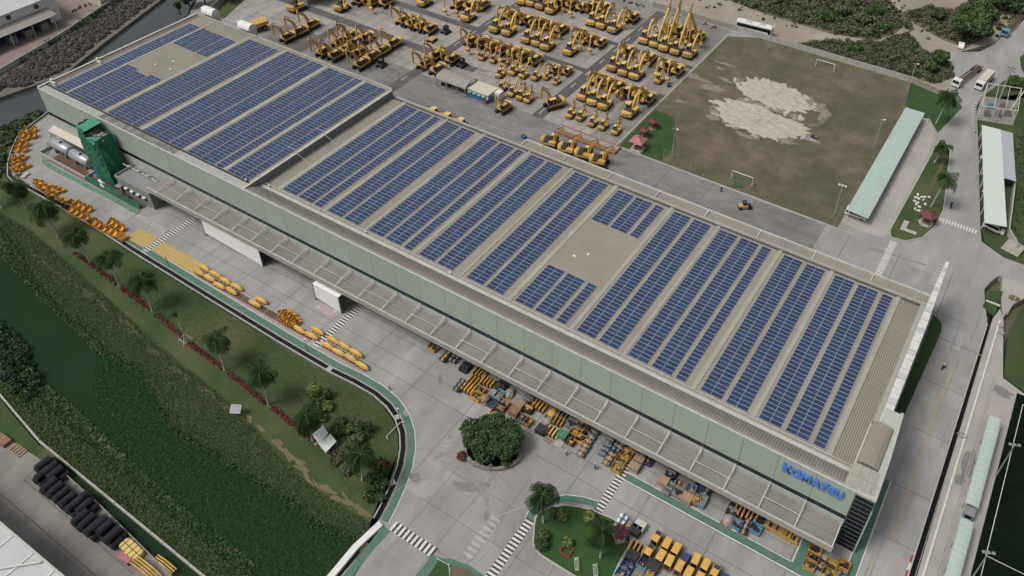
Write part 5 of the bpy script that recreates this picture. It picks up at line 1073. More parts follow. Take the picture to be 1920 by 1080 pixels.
for i, (u,v,w_) in enumerate(((1746,388,'tall, by the white stones on the traffic island'),(1752,305,'in the middle of the traffic island hedge'),(1755,232,'beside the gate road behind the carport'))):
    x, y, _ = gp(u, v); palm((x,y), 9.0 if i != 1 else 5.0, (1.0,0), 4.2 if i != 1 else 3.2, 'palm tree '+w_, 200+i, 18, .1)
# dead sapling with its props
x, y, _ = gp(350,640); t = empty('bare_sapling', (x,y,.05), 'bare sapling held by bamboo props on the lawn', 'sapling')
MB().tube([(0,0,0),(-.3,0,3),(-1.1,.3,6.2)], [.14,.10,.06], 6).build('trunk', 'trunk_pale', t); quads('crown', leaves(60,(-1.2,.3,6.9),(.45,.45,.8),.16), 'leaf_dark', t)
for k in range(4): a = k*PI/2+.5; MB().tube([(1.5*math.cos(a),1.5*math.sin(a),0),(.1*math.cos(a),.1*math.sin(a),2.0)], .05, 5).build('prop', 'cream', t)
for k in range(2): MB().tube([(-1.2,-.8+1.6*k,.7),(1.2,-.8+1.6*k,.8)], .045, 5).build('crossbar', 'cream', t)
# clipped red hedge along the palms
hs_ = [((140,475),(219,533)),((229,541),(282,581)),((292,590),(345,635)),((355,644),(418,692)),((428,700),(499,757)),((511,766),(582,824)),((622,852),(660,885))]
for i, (a,b) in enumerate(hs_):
    p, q = g2(*a), g2(*b); L = math.hypot(q[0]-p[0], q[1]-p[1]); ang = math.atan2(q[1]-p[1], q[0]-p[0]); n = int(L*190); Q = []
    t = empty('red_hedge', (p[0],p[1],.03), f'{ORD[i]} red-leaved hedge from the left between the lawn palms', 'hedge', 'red hedges between the palms', rz=ang)
    V = leaves(n,(0,0,0),(1,1,1),.13,.6); off = np.stack([RNG.random(n)*L, RNG.normal(size=n)*.22, .10+RNG.random(n)*.32], axis=1); V = V-V.mean(axis=1)[:,None,:]+off[:,None,:]
    mi = RNG.choice(3, n, p=[.70,.18,.12] if i in (1,3,5) else [.50,.32,.18]); quads('foliage', V, ['leaf_red','leaf_brown','leaf_dark'], t, mi)
    MB().box(0,L,-.5,.5,0,.14).build('bed', 'scrub_soil', t)
# shrubs and clipped bushes
def bush(u, v, r, h, mats, label, group, n=260, kind='bush', size=.16, z=.02, trunk=False):
    x, y, _ = gp(u, v, z); t = empty(kind, (x,y,z), label, 'bush' if kind != 'tree' else 'tree', group); Q = [leaves(n,(0,0,h*.5),(r,r,h*.52),size,.5,.62)]
    for k in range(5): a = RNG.random()*6.28; Q.append(leaves(n//5,(r*.55*math.cos(a),r*.55*math.sin(a),h*(.35+.5*RNG.random())),(r*.5,r*.5,h*.3),size,.5,.5))
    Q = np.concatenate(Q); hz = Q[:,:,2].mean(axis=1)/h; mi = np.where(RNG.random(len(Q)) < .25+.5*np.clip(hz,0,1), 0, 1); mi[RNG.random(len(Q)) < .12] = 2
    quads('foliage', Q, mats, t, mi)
    MB().tube([(0,0,0),(0,0,h*.5)], [.12,.06], 6).build('stem', 'trunk', t)
def zd(u, v): return (400+u/4, 680+v/4)
LM = ['leaf_lime','leaf_light','leaf']; DK = ['leaf','leaf_dark','leaf_light']; OL = ['leaf_olive','leaf_light','leaf_dark']
for (u,v,r,h,m_,lab) in ((770,250,1.5,3.4,LM,'tall lime-yellow clipped bush in the corner garden'),(800,330,1.3,2.0,DK,'dark bush at the foot of the lime one'),(862,345,1.1,1.6,LM,'round lime bush right of the tall lime one'),(850,270,1.0,2.2,DK,'dark loose bush behind the tall lime one'),
    (780,420,1.3,2.0,OL,'olive bush above the white canopy'),(825,430,.7,1.2,LM,'small yellow bush above the white canopy'),(950,515,1.5,2.2,OL,'olive bush right of the white canopy'),(1015,520,.9,1.4,LM,'small lime bush in the corner garden'),(1065,490,1.3,1.9,OL,'olive bush at the top of the corner garden group'),
    (1140,530,1.6,2.4,DK,'dark spreading bush at the right of the corner garden'),(1100,580,1.3,1.8,OL,'green bush between palm and olive ones'),(1040,625,1.4,1.8,OL,'olive bush right of the white canopy props'),(1190,880,1.2,1.6,DK,'clipped dark dome, upper of four by the walkway'),(1265,925,1.3,1.6,DK,'clipped dark dome, right of four by the walkway'),
    (1180,1005,1.5,1.8,DK,'clipped dark dome, lowest of four by the walkway'),(1250,1020,.9,1.0,['hyacinth_l','leaf','leaf_dark'],'small pale bush among the clipped domes'),(1225,770,1.4,1.8,DK,'dark bush right of the corner garden palm'),(1290,790,1.0,1.5,['leaf_red','leaf_dark','leaf'],'reddish bush by the curved walkway lawn'),
    (930,730,1.6,1.0,['leaf_brown','leaf','leaf_dark'],'low brown hedge below the white canopy'),(1010,800,1.5,1.0,['leaf_olive','leaf_brown','leaf_dark'],'low olive hedge left of the corner palm'),(1270,830,1.2,1.5,DK,'dark bush above the clipped domes'),(960,460,1.2,1.0,DK,'flat dark bush behind the white canopy'),
    (690,480,1.3,2.0,DK,'dark bush at the end of the red hedge')):
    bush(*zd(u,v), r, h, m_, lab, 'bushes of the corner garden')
def ze(u, v): return (680+u/4, 810+v/4)
for (u,v,r,h,m_,lab) in ((1500,645,.9,1.5,LM,'lime clipped ball on the garden island'),(1700,655,1.1,1.6,LM,'yellow-green bush near the brown box on the garden island'),(1350,800,1.1,2.0,OL,'olive bush left of the benches on the garden island'),(1345,860,1.2,1.8,DK,'dark bush left of the benches on the garden island'),(1535,850,.8,1.5,LM,'lime plant in the square red planter'),(1440,620,.9,.9,DK,'low dark bush beside the lime ball')):
    bush(*ze(u,v), r, h, m_, lab, 'bushes of the garden island')
# the big tree in the round stone planter
def tree(x, y, h, r, label, clumps=16, n=420, mats=('leaf','leaf_dark','leaf_light'), size=.28, z=.0, flat=.75, name='broad_tree', group=None, sx=1.0, rot=0):
    t = empty(name, (x,y,z), label, 'tree', group); Q = []
    tr = MB(); tr.tube([(0,0,0),(.1,.05,h*.3),(0,0,h*.55)], [.34,.28,.2], 8)
    for k in range(clumps):
        a = 2*PI*k/clumps*2.4+RNG.random()*.5; rr_ = r*(.18+.62*RNG.random()**.6); cz = h*(.52+.34*RNG.random())-.25*h*(rr_/r)**2*.6; c_ = (rr_*math.cos(a)*sx*math.cos(rot)-rr_*math.sin(a)/sx*math.sin(rot), rr_*math.cos(a)*sx*math.sin(rot)+rr_*math.sin(a)/sx*math.cos(rot), cz); cr = r*(.26+.20*RNG.random())
        Q.append(leaves(n, c_, (cr,cr,cr*flat), size, .6, .55))
        if k % 2 == 0: tr.tube([(0,0,h*.4),(c_[0]*.5,c_[1]*.5,h*.5),(c_[0],c_[1],cz)], [.14,.09,.04], 5)
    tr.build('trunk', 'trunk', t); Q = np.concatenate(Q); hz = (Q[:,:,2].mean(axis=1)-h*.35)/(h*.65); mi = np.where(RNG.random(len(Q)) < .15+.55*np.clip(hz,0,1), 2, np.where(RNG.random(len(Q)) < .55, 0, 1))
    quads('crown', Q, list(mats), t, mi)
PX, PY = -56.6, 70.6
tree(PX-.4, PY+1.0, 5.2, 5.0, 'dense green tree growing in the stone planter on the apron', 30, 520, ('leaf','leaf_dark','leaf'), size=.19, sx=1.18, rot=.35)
t = empty('stone_planter', (PX,PY,0), 'oval stone-walled planter round the dense green tree', 'planter', rz=.42); n = 30
for k in range(n):
    a = 2*PI*k/n; b = 2*PI*(k+.97)/n; ro, ri = 1.0, .87; ex, ey = 5.5, 3.9; P = [(ex*ro*math.cos(a),ey*ro*math.sin(a)),(ex*ro*math.cos(b),ey*ro*math.sin(b)),(ex*ri*math.cos(b),ey*ri*math.sin(b)),(ex*ri*math.cos(a),ey*ri*math.sin(a))]
    MB().prism(P, 0, .78+random.uniform(-.12,.12)).build('stone', 'stone', t)
MB().prism([(4.8*math.cos(2*PI*k/24),3.4*math.sin(2*PI*k/24)) for k in range(24)], 0, .35).build('soil_bed', 'pool_black', t)
MB().obox((-2.5,-3.0,.35),(1.2,.8,.6),.4,taper=.6).build('rock', 'stone', t); MB().obox((.3,-3.3,.35),(.9,.7,.9),1.0,taper=.6).build('rock', 'stone', t)
bush(866,858,.9,1.1,['leaf_red','leaf_dark','leaf'],'reddish shrub at the left end of the stone planter','planter shrubs',160,z=.4); bush(965,825,.9,1.3,DK,'dark shrub at the right end of the stone planter','planter shrubs',160,z=.4); bush(950,870,1.0,.9,DK,'low shrub at the front right of the stone planter','planter shrubs',140,z=.4)
# trees and scrub behind the field
def px_tree(u, v, h, r, label, **k): x, y, _ = gp(u, v); tree(x, y, h, r, label, **k)
px_tree(1815,72,8,6.5,'largest dark round tree at the road corner by the white car', clumps=22, n=420, size=.36, group='trees beyond the field'); px_tree(1835,40,7,5,'tree right behind the largest round tree', group='trees beyond the field', size=.34, n=300)
px_tree(1880,20,8,6,'tree at the top right corner along the gate road', group='trees beyond the field', size=.36, n=300); px_tree(1760,120,4.5,3.2,'small sprawling tree at the left of the road junction', group='trees beyond the field', size=.25, n=170); px_tree(1742,135,3.5,2.6,'low bushy tree beside the lamp post at the field corner', group='trees beyond the field', size=.25, n=160, mats=('leaf_olive','leaf_dark','leaf_light'))
px_tree(1900,165,3.5,2.6,'small tree by the power pole', group='trees beyond the field', size=.25, n=140)
for i, (u,v,h,r) in enumerate(((355,12,6,3.0),(385,8,6.5,3.4),(428,2,6,3.2),(338,28,5.5,1.2),(405,-6,7,3.5))): px_tree(u, v, h, r, ('dark tree','rounder dark tree','spreading tree','slender conical tree','far tree')[i]+' behind the left rear roof corner', group='trees at the canal corner', n=230, size=.26, clumps=12)
def scrub(name, poly, n, hmax, mats, label, size=.4, kind='stuff', bare=.25, z=0):
    P = np.array([g2(*q) for q in poly]); lo, hi = P.min(0), P.max(0); pts = []
    def inside(x, y):
        c_ = False; j = len(P)-1
        for i in range(len(P)):
            if (P[i,1] > y) != (P[j,1] > y) and x < (P[j,0]-P[i,0])*(y-P[i,1])/(P[j,1]-P[i,1])+P[i,0]: c_ = not c_
            j = i
        return c_
    while len(pts) < n:
        x, y = lo+(hi-lo)*RNG.random(2)
        if inside(x, y): pts.append((x,y))
    Q = []; mi = []
    for (x,y) in pts:
        h = hmax*(.25+.75*RNG.random()**1.5); r = h*(.5+.5*RNG.random()); k = int(26+34*h/hmax*1.5); q = leaves(k,(x,y,z+h*.45),(r,r,h*.5),size*(.6+.5*h/hmax),.6,.45); Q.append(q); m_ = RNG.choice(len(mats)); mm = np.where(RNG.random(k) < .65, m_, RNG.integers(0,len(mats),k)); mi.append(mm)
    o = quads(name, np.concatenate(Q), mats, None, np.concatenate(mi)); return tag(o, label, None, None, kind)
SC = ['leaf_olive','leaf_grey','leaf_dark','leaf_brown']
sheet('scrub_ground', [g2(*q) for q in ((1320,-70),(1365,0),(1440,28),(1500,46),(1560,64),(1640,76),(1680,62),(1705,35),(1665,0),(1600,-40),(1480,-70))], .0, 'scrub_soil', -.1)
sheet('scrub_ground', [g2(*q) for q in ((1490,80),(1560,76),(1640,80),(1700,60),(1718,73),(1724,93),(1777,110),(1792,145),(1752,158),(1700,143),(1640,128),(1560,107))], .004, 'scrub_soil', -.1)
sheet('scrub_ground', [g2(*q) for q in ((1684,25),(1740,10),(1790,16),(1830,-6),(1880,-14),(1856,66),(1812,90),(1770,76),(1730,54))], .008, 'scrub_soil', -.1)
scrub('scrub', [(1330,-60),(1370,2),(1440,24),(1500,42),(1560,60),(1640,72),(1675,60),(1700,35),(1660,5),(1600,-30),(1480,-60)], 1300, 2.8, ['leaf_olive','leaf_grey','leaf_dark','leaf_olive','leaf_grey','leaf_brown'], 'dense scrub between dirt road and top edge', .26)
scrub('scrub', [(1500,82),(1560,78),(1640,82),(1700,62),(1716,75),(1722,95),(1775,112),(1788,145),(1750,155),(1700,140),(1640,125),(1560,104)], 1000, 1.7, SC, 'brownish scrub behind the field wall', .20)
scrub('scrub', [(1690,25),(1740,14),(1790,20),(1830,0),(1870,-10),(1850,60),(1810,85),(1770,72),(1730,50)], 520, 2.0, SC, 'olive scrub left of the road corner trees', .22)
scrub('scrub', [(1860,20),(1925,-25),(1925,20),(1895,45),(1868,76)], 90, 1.4, ['leaf_brown','leaf_olive','leaf_dark'], 'brown scrub along the gate road', .2)
scrub('scrub', [(1250,-40),(1300,10),(1400,30),(1480,52),(1560,72),(1640,84),(1720,62),(1770,95),(1700,10),(1640,-40)], 260, 1.0, SC, 'thin dry scrub scattered on the dirt beyond the wall', .16)
scrub('reeds', [(-10,172),(50,160),(120,130),(195,70),(250,30),(300,-8),(240,-8),(200,22),(110,82),(0,150)], 1500, 1.2, ['reeds','reeds','reeds','reeds_dark'], 'dry grey-brown reeds on the far canal bank', .15)
scrub('bank_shrub', [(30,125),(60,105),(110,78),(160,48),(205,18),(230,-2),(215,0),(170,32),(110,68),(60,98)], 90, 2.0, ['leaf','leaf_dark','leaf'], 'green shrubs along the white canal wall', .2)
scrub('bank_shrub', [(-10,252),(30,228),(60,212),(82,205),(60,226),(32,250),(16,280),(8,320),(-10,340)], 160, 1.3, ['leaf_dark','leaf','leaf_olive'], 'dark weeds on the near canal bank', .2)
scrub('pond_shrub', [(-10,600),(40,640),(70,700),(75,745),(50,760),(0,700)], 110, 2.0, ['leaf_dark','leaf_dark','leaf','hyacinth_d'], 'dark shrubs at the left edge of the pond', .18)
scrub('roadside_weed', [(1895,470),(1925,420),(1925,240),(1900,260),(1912,340),(1898,440)], 160, .5, ['grass_blade','leaf_olive','leaf_dark'], 'weeds right of the two-tone carport', .13)
# floating water plants
def carpet(name, poly, n, size, mats, p, label, z, hmax=.25, world=False):
    P = np.array(poly if world else [g2(*q) for q in poly]); lo, hi = P.min(0), P.max(0); X = lo+(hi-lo)*RNG.random((n*4,2)); c_ = np.zeros(len(X), bool); j = len(P)-1
    for i in range(len(P)):
        k = ((P[i,1] > X[:,1]) != (P[j,1] > X[:,1])) & (X[:,0] < (P[j,0]-P[i,0])*(X[:,1]-P[i,1])/(P[j,1]-P[i,1]+1e-9)+P[i,0]); c_ ^= k; j = i
    X = X[c_][:n]; V = leaves(len(X),(0,0,0),(.01,.01,.01),size,1.4); V = V-V.mean(axis=1)[:,None,:]+np.concatenate([X,(z+RNG.random(len(X))*hmax)[:,None]],axis=1)[:,None,:]
    return tag(quads(name, V, mats, None, RNG.choice(len(mats), len(X), p=p)), label, None, None, 'stuff')
HY = [(180,660),(235,682),(285,715),(295,745),(312,775),(330,803),(420,856),(500,909),(560,949),(640,996),(690,1012),(703,1040),(730,1100),(520,1130),(430,1058),(350,988),(300,952),(250,902),(210,868),(185,800),(170,730)]
carpet('water_plants', HY, 90000, .12, ['hyacinth','hyacinth_d','hyacinth_l','grass_blade'], [.56,.40,.008,.032], 'dense floating water plants covering the lower pond', -.33, .12)
carpet('water_plants', [(0,430),(40,475),(62,520),(112,575),(167,625),(205,660),(235,682),(180,660),(130,610),(60,545),(0,480)], 7000, .16, ['hyacinth','leaf_olive','hyacinth_d'], [.4,.3,.3], 'sparse water plants along the upper pond edge', -.33, .2)
carpet('water_plants', [(60,735),(110,785),(205,870),(300,955),(430,1060),(480,1060),(330,940),(230,850),(150,770),(90,720)], 9000, .2, ['hyacinth','leaf_olive','hyacinth_d'], [.4,.3,.3], 'water plants along the lower pond edge', -.33, .3)

BK1 = [(0,400),(60,435),(130,495),(200,560),(260,615),(330,678),(400,730),(470,795),(520,855),(580,910),(640,950),(690,980),(698,1005),(655,998),(600,976),(530,923),(455,878),(370,823),(330,798),(292,735),(263,688),(207,653),(132,588),(82,533),(43,469),(0,423)]
carpet('bank_weed', BK1, 30000, .11, ['grass_blade','leaf','grass_dry','hyacinth'], [.45,.2,.15,.2], 'rough weeds on the pond bank', .07, .2)
BK2 = [(0,690),(60,735),(110,785),(160,830),(205,870),(250,905),(300,955),(350,990),(430,1060),(480,1090),(390,1085),(290,1000),(180,910),(80,832),(0,746)]
carpet('bank_weed', BK2, 22000, .13, ['grass_blade','leaf','grass_dry','hyacinth'], [.45,.25,.12,.18], 'rough weeds along the white wall by the pond', -.03, .45)
carpet('lawn_tuft', [(200,515),(260,500),(330,520),(420,580),(520,645),(600,700),(690,730),(740,790),(745,850),(700,930),(660,930),(600,860),(520,770),(430,690),(340,620),(260,560)], 16000, .07, ['grass_blade','leaf','grass_dry'], [.6,.25,.15], 'short grass tufts on the lawn', .03, .06)

edge = POND[2:-1]; carpet('pond_edge_plants', ribbon(edge, 2.6, .35), 16000, .13, ['hyacinth','grass_blade','hyacinth_d','grass_dry'], [.4,.3,.22,.08], 'ragged plants along the pond edge', .0, .25, True)
edge2 = [g2(*q) for q in ((0,692),(60,737),(110,787),(160,832),(205,872),(250,907),(300,957),(350,992),(430,1062),(520,1142))]; carpet('pond_edge_plants', ribbon(edge2, 3.4, .35), 9000, .14, ['hyacinth','grass_blade','hyacinth_d','leaf_olive'], [.4,.3,.22,.08], 'ragged plants along the lower pond edge', -.2, .4, True)

for i, (u,v,h,r) in enumerate(((1545,40,3.6,3.2),(1580,30,4.2,3.6),(1612,46,3.8,3.2),(1640,30,4.0,3.4),(1500,22,3.4,3.0),(1450,8,3.2,2.8),(1655,58,3.0,2.4),(1600,12,4.0,3.2),(1700,52,3.0,2.2),(1600,96,2.6,2.4),(1665,112,3.0,2.6),(1715,122,2.8,2.2),(1755,36,3.2,2.6))):
    px_tree(u, v, h, r, f'{ORD[i]} broad bush of the scrub beyond the wall, grey-green crown', group='broad bushes in the scrub', n=150, clumps=12, size=.24, flat=.7, mats=('leaf_olive','leaf_dark','leaf_grey') if i % 3 else ('leaf','leaf_dark','leaf_light'))

# ================================================================ GARDEN ISLAND, ENTRANCE, WALLS
isl2 = [g2(*q) for q in ((1000,985),(1003,970),(1015,957),(1035,949),(1060,946),(1090,950),(1116,958),(1150,972),(1172,988),(1184,1005),(1183,1020),(1172,1040),(1160,1062),(1150,1085),(1130,1110),(1090,1090),(1050,1066),(1012,1042),(998,1020))]
sheet('garden_lawn', isl2, .12, 'lawn_lush', -.2); mb = MB(); strip(isl2+[isl2[0]], -.28, .02, -.2, .19, mb); struct('kerb', mb, 'kerb')
gi = [g2(*q) for q in ((1000,977),(1006,966),(1018,955),(1038,947),(1062,943),(1092,947),(1117,955))]; mb = MB(); strip(gi, .25, 1.5, -.2, .03, mb); struct('green_walkway', mb, 'green_walk')
mb = MB(); strip(gi, 1.5, 1.65, -.2, .034, mb); struct('painted_line', mb, 'white_line')
# entrance: green strips, low walls, white lines
p = [g2(*q) for q in ((640,1085),(690,1022),(722,988))]; mb = MB(); strip(p, -1.3, .1, -.2, .03, mb); struct('green_walkway', mb, 'green_walk')
t = tag(MB().build('white_wall', 'white_paint') if False else empty('white_wall', (*g2(680,1040),0)), 'low white wall beside the entrance walkway, bottom centre', 'wall')
p2 = [g2(*q) for q in ((612,1100),(670,1030),(717,986))]; mb = MB(); strip(p2, -.2, .9, 0, .55, mb); part('wall', mb, 'white_paint', t)
p = [g2(*q) for q in ((808,1045),(832,1052),(845,1052),(880,1065),(910,1088))]; mb = MB(); strip(p, -1.0, .4, -.2, .03, mb); struct('green_walkway', mb, 'green_walk')
p = [g2(*q) for q in ((812,1042),(795,1065),(775,1090))]; mb = MB(); strip(p, -.3, 1.2, -.2, .036, mb); struct('green_walkway', mb, 'green_walk')
sheet('garden_lawn', [g2(*q) for q in ((822,1052),(842,1060),(845,1090),(795,1090))], .10, 'lawn_lush', -.2); sheet('garden_bed', [g2(*q) for q in ((845,1060),(880,1070),(900,1095),(845,1095))], .12, 'scrub_soil', -.2)
t = empty('gate_rail', (*g2(830,1060),.1), 'pale kerb rail round the small lawn at the bottom edge', 'railing')
q = [g2(*a) for a in ((820,1050),(842,1062),(844,1090))]; mb = MB(); mb.tube([(a,b,.5) for a,b in q], .07, 5); part('rail', mb, 'cream', t)
for a,b in q: part('post', MB().box(a-.1,a+.1,b-.1,b+.1,0,.6), 'cream', t)
ln = [g2(*a) for a in ((915,978),(950,962),(990,948),(1005,940))]; mb = MB(); strip(ln, 0, .16, -.2, .02, mb); struct('painted_line', mb, 'faded_line'); ln = [g2(*a) for a in ((880,1060),(905,1025),(930,990))]; mb = MB(); strip(ln, 0, .16, -.2, .018, mb); struct('painted_line', mb, 'faded_line')
def bench(u, v, rz, lab):
    x, y, _ = gp(u, v); t = empty('garden_bench', (x,y,.12), lab, 'bench', 'white garden benches', rz=rz)
    for k in range(3): MB().box(-1.0,1.0,-.25+k*.2,-.19+k*.2,.42,.47).build('seat_slat', 'mint_pale', t)
    for k in range(2): MB().box(-1.0,1.0,.36,.40,.6+k*.2,.66+k*.2).build('back_slat', 'mint_pale', t)
    for a in (-1,1): MB().box(a*.95-.05,a*.95+.05,-.25,.4,0,.42).build('leg', 'cream', t)
bench(1080,1060,-.95,'left white bench on the garden island lawn'); bench(1115,1072,-.95,'right white bench on the garden island lawn')
x, y, _ = gp(1063,1034); t = empty('square_planter', (x,y,.12), 'square red planter box on the garden island', 'planter'); [MB().box(*a,0,.4).build('side', 'red', t) for a in ((-.9,.9,-.9,-.8),(-.9,.9,.8,.9),(-.9,-.8,-.8,.8),(.8,.9,-.8,.8))]
def hut(x, y, r, h, n, m, label, group=None, z=0.05, posts=True, base=True, rot=0):
    t = empty('garden_pavilion', (x,y,z), label, 'pavilion', group, rz=rot)
    for k in range(n):
        a, b = 2*PI*k/n, 2*PI*(k+1)/n; MB().add([(r*math.cos(a),r*math.sin(a),h),(r*math.cos(b),r*math.sin(b),h),(.25*math.cos(b),.25*math.sin(b),h+r*.42),(.25*math.cos(a),.25*math.sin(a),h+r*.42),(r*math.cos(a),r*math.sin(a),h-.15),(r*math.cos(b),r*math.sin(b),h-.15)],[(0,1,2,3),(5,4,0,1)][:1]+[(4,5,1,0)]).build('roof_panel', m, t)
        if posts: MB().tube([(r*.78*math.cos(a),r*.78*math.sin(a),0),(r*.78*math.cos(a),r*.78*math.sin(a),h+.2)], .09, 6).build('post', 'maroon', t)
    MB().lathe([(.4,0),(.35,.3),(.05,.55)],(0,0,h+r*.40),8).build('finial', m, t)
    if base: MB().prism([(r*.9*math.cos(2*PI*k/n),r*.9*math.sin(2*PI*k/n)) for k in range(n)], -.05, .12).build('floor', 'kerb', t)
    MB().obox((0,0,.1),(r*.7,r*.5,.7)).build('table', 'crate_brown', t)
hut(-79.4,168.6,2.7,2.8,4,'pink_roof','square pink-roofed pavilion beside the field corner','pavilions by the field',rot=PI/4); hut(-80.6,174.4,1.35,2.4,12,'maroon','round maroon pavilion next to the pink one','pavilions by the field'); hut(-80.6,179.6,1.4,2.4,12,'maroon','farther round maroon pavilion by the field','pavilions by the field')
x, y, _ = gp(1742,402,2.8); hut(x,y,2.2,2.7,6,'maroon','red hexagonal pavilion on the traffic island',None,.12); x, y, _ = gp(1163,996,2.2); hut(x,y,1.6,2.1,4,'maroon','small dark red roof at the garden island edge',None,.12)
struct('path', MB().box(-10.4,-9.2,174.5,178.6,.1,.15), 'kerb'); struct('path', MB().box(-9.2,-6.6,174.5,175.6,.1,.15), 'kerb')
for k in range(17):
    x, y = -8.9+random.uniform(-1.4,1.6), 183+random.uniform(0,8.5); tag(MB().obox((0,0,0),(random.uniform(.5,.9),random.uniform(.4,.6),.3),random.uniform(0,3),taper=.7).build('white_stone', 'white_paint', None, (x,y,.11)), 'white painted stone scattered on the traffic island grass', 'stone', 'white stones on the island')
# white garden canopy and solar lamp on the lawn
x, y, _ = gp(612,828); t = empty('garden_canopy', (x,y,.05), 'small white and grey canopy sheets over the garden rockery', 'canopy')
MB().add([(-2.2,-1.0,1.6),(0,-1.6,1.2),(.3,.6,2.0),(-1.6,1.2,2.3),(-2.2,-1.0,1.52),(0,-1.6,1.12),(.3,.6,1.92),(-1.6,1.2,2.22)],[(0,1,2,3),(7,6,5,4),(0,4,5,1),(1,5,6,2)]).build('sheet', 'white_paint', t); MB().add([(0,-1.7,1.3),(2.2,-2.2,1.0),(2.4,.4,1.4),(.6,.8,1.9),(0,-1.7,1.24),(2.2,-2.2,.94),(2.4,.4,1.34),(.6,.8,1.84)],[(0,1,2,3),(7,6,5,4),(0,4,5,1),(1,5,6,2)]).build('sheet', 'mint_pale', t)
for a,b in ((-2.1,-.9),(2.1,-2.0),(2.3,.3),(-1.5,1.1)): MB().tube([(a,b,0),(a,b,1.5)], .05, 5).build('pole', 'cream', t)
for k in range(5): MB().obox((-1.0+k*.7,-1.5+.3*(k % 2),0),(.6,.5,.4),k).build('rock', 'stone', t)
x, y, _ = gp(446,778); t = empty('solar_lamp', (x,y,.06), 'solar lamp panel on a short post above the pond', 'solar lamp', rz=.5); MB().tube([(0,0,0),(0,0,1.6)], .07, 6).build('post', 'grey_metal', t); MB().add([(-1.0,-.7,1.4),(1.0,-.7,1.4),(1.0,.7,2.2),(-1.0,.7,2.2),(-1.0,-.7,1.33),(1.0,-.7,1.33),(1.0,.7,2.13),(-1.0,.7,2.13)],[(0,1,2,3),(7,6,5,4),(0,4,5,1),(1,5,6,2),(2,6,7,3),(3,7,4,0)]).build('panel', 'panel_glass', t); MB().box(-1.05,1.05,-.72,-.66,1.34,1.42).build('frame', 'white_metal', t)
# kerb lamp posts along the green walkway
for i, (u,v) in enumerate(((318,502),(577,660),(750,790))):
    x, y, _ = gp(u, v); t = empty('bollard_lamp', (x,y,.02), f'{ORD[i]} short dark lamp post from the left along the green walkway', 'lamp post', 'lamp posts along the green walkway'); MB().tube([(0,0,0),(0,0,3.6)], .06, 6).build('post', 'black_steel', t); MB().lathe([(.05,0),(.2,.1),(.2,.3),(.05,.4)],(0,0,3.6),8).build('lamp', 'white_paint', t)
x, y, _ = gp(754,795,1); t = empty('drain_pipe', (x,y,.02), 'white pipe with black rod lying beside the curved drain', 'pipe'); MB().tube([(-.3,1.0,.3),(-.9,.3,.3),(-1.0,-3.3,.25),(-.4,-3.6,.2)], .09, 6).build('pipe', 'cream', t)

# ================================================================ BOTTOM-LEFT NEIGHBOUR
sheet('tyre_yard', [g2(*q) for q in ((-60,772),(0,812),(78,863),(93,858),(200,960),(330,1088),(340,1140),(-60,1140))], .03, 'concrete_rear', -1.7)
t = empty('white_pond_wall', (*g2(190,910),0), 'low white wall running along the near side of the pond', 'wall'); path = [g2(-60,676), g2(0,741), g2(75,829), g2(380,1080), g2(450,1140)]
for i in range(len(path)-1):
    a, b = np.array(path[i]), np.array(path[i+1]); n = max(1, int(np.linalg.norm(b-a)/3.0))
    for k in range(n): p, q = a+(b-a)*k/n, a+(b-a)*(k+.97)/n; mb = MB(); strip([tuple(p),tuple(q)], -.16, .16, -.5, .55+random.uniform(-.06,.06), mb); part('wall_block', mb, 'kerb', t)
sheet('ditch_water', [g2(*q) for q in ((110,850),(385,1085),(345,1100),(95,865))], -.30, 'pond', -1.7); sheet('ditch_bank', [g2(*q) for q in ((0,748),(72,834),(110,855),(93,858),(78,863),(0,812))], .0, 'lawn', -1.7)
t = empty('yard_rail', (*g2(210,960),0), 'grey steel rail between tyre stacks and ditch', 'railing'); q = [g2(90,862),g2(190,952),g2(325,1085)]; mb = MB(); mb.tube([(a,b,1.0) for a,b in q], .09, 6); part('rail', mb, 'tarp_grey', t)
for f in np.linspace(0,1,9): a = np.array(q[0])*(1-f)+np.array(q[2])*f; part('post', MB().tube([(a[0],a[1],0),(a[0],a[1],1.0)], .06, 5), 'tarp_grey', t)
TY = MB(); prof = [(.38,0),(.62,.0),(.70,.07),(.70,.29),(.62,.36),(.38,.36)]; TY.lathe(prof, (0,0,0), 14); TYM = TY.mesh('tyre', 'tyre')
def tyre_stack(u, v, n, label, lay=True):
    x, y, _ = gp(u, v, .7); t = empty('tyre_stack', (x,y,.05), label, 'tyre stack', 'black tyre stacks', rz=random.uniform(-.05,.05))
    for k in range(n):
        o = link('tyre', TYM, t, (0, -n*.19+k*.38, .72)); o.rotation_euler = (-PI/2,0,0)
        o2 = link('tyre', TYM, t, (1.42, -n*.19+k*.38, .72)); o2.rotation_euler = (-PI/2,0,0)
    for k in range(n-1): o3 = link('tyre', TYM, t, (.71, -n*.19+.15+k*.38, 1.9)); o3.rotation_euler = (-PI/2,0,0)
ty = [(83,872),(94,882),(104,890),(93,912),(105,920),(117,929),(128,939),(140,948),(150,940),(158,952),(152,972),(164,980),(176,990),(186,984),(196,992),(212,1005),(80,892)]
for i, (u,v) in enumerate(sorted(ty)): tyre_stack(u, v, 8, f'{ORD[i]} row of black tyres from the left beside the steel rail')
x, y, _ = gp(247,1030,.6); t = empty('strapped_bundle', (x,y,.04), 'cream wrapped bundle with black straps beside the tyres', 'bundle', rz=-.05)
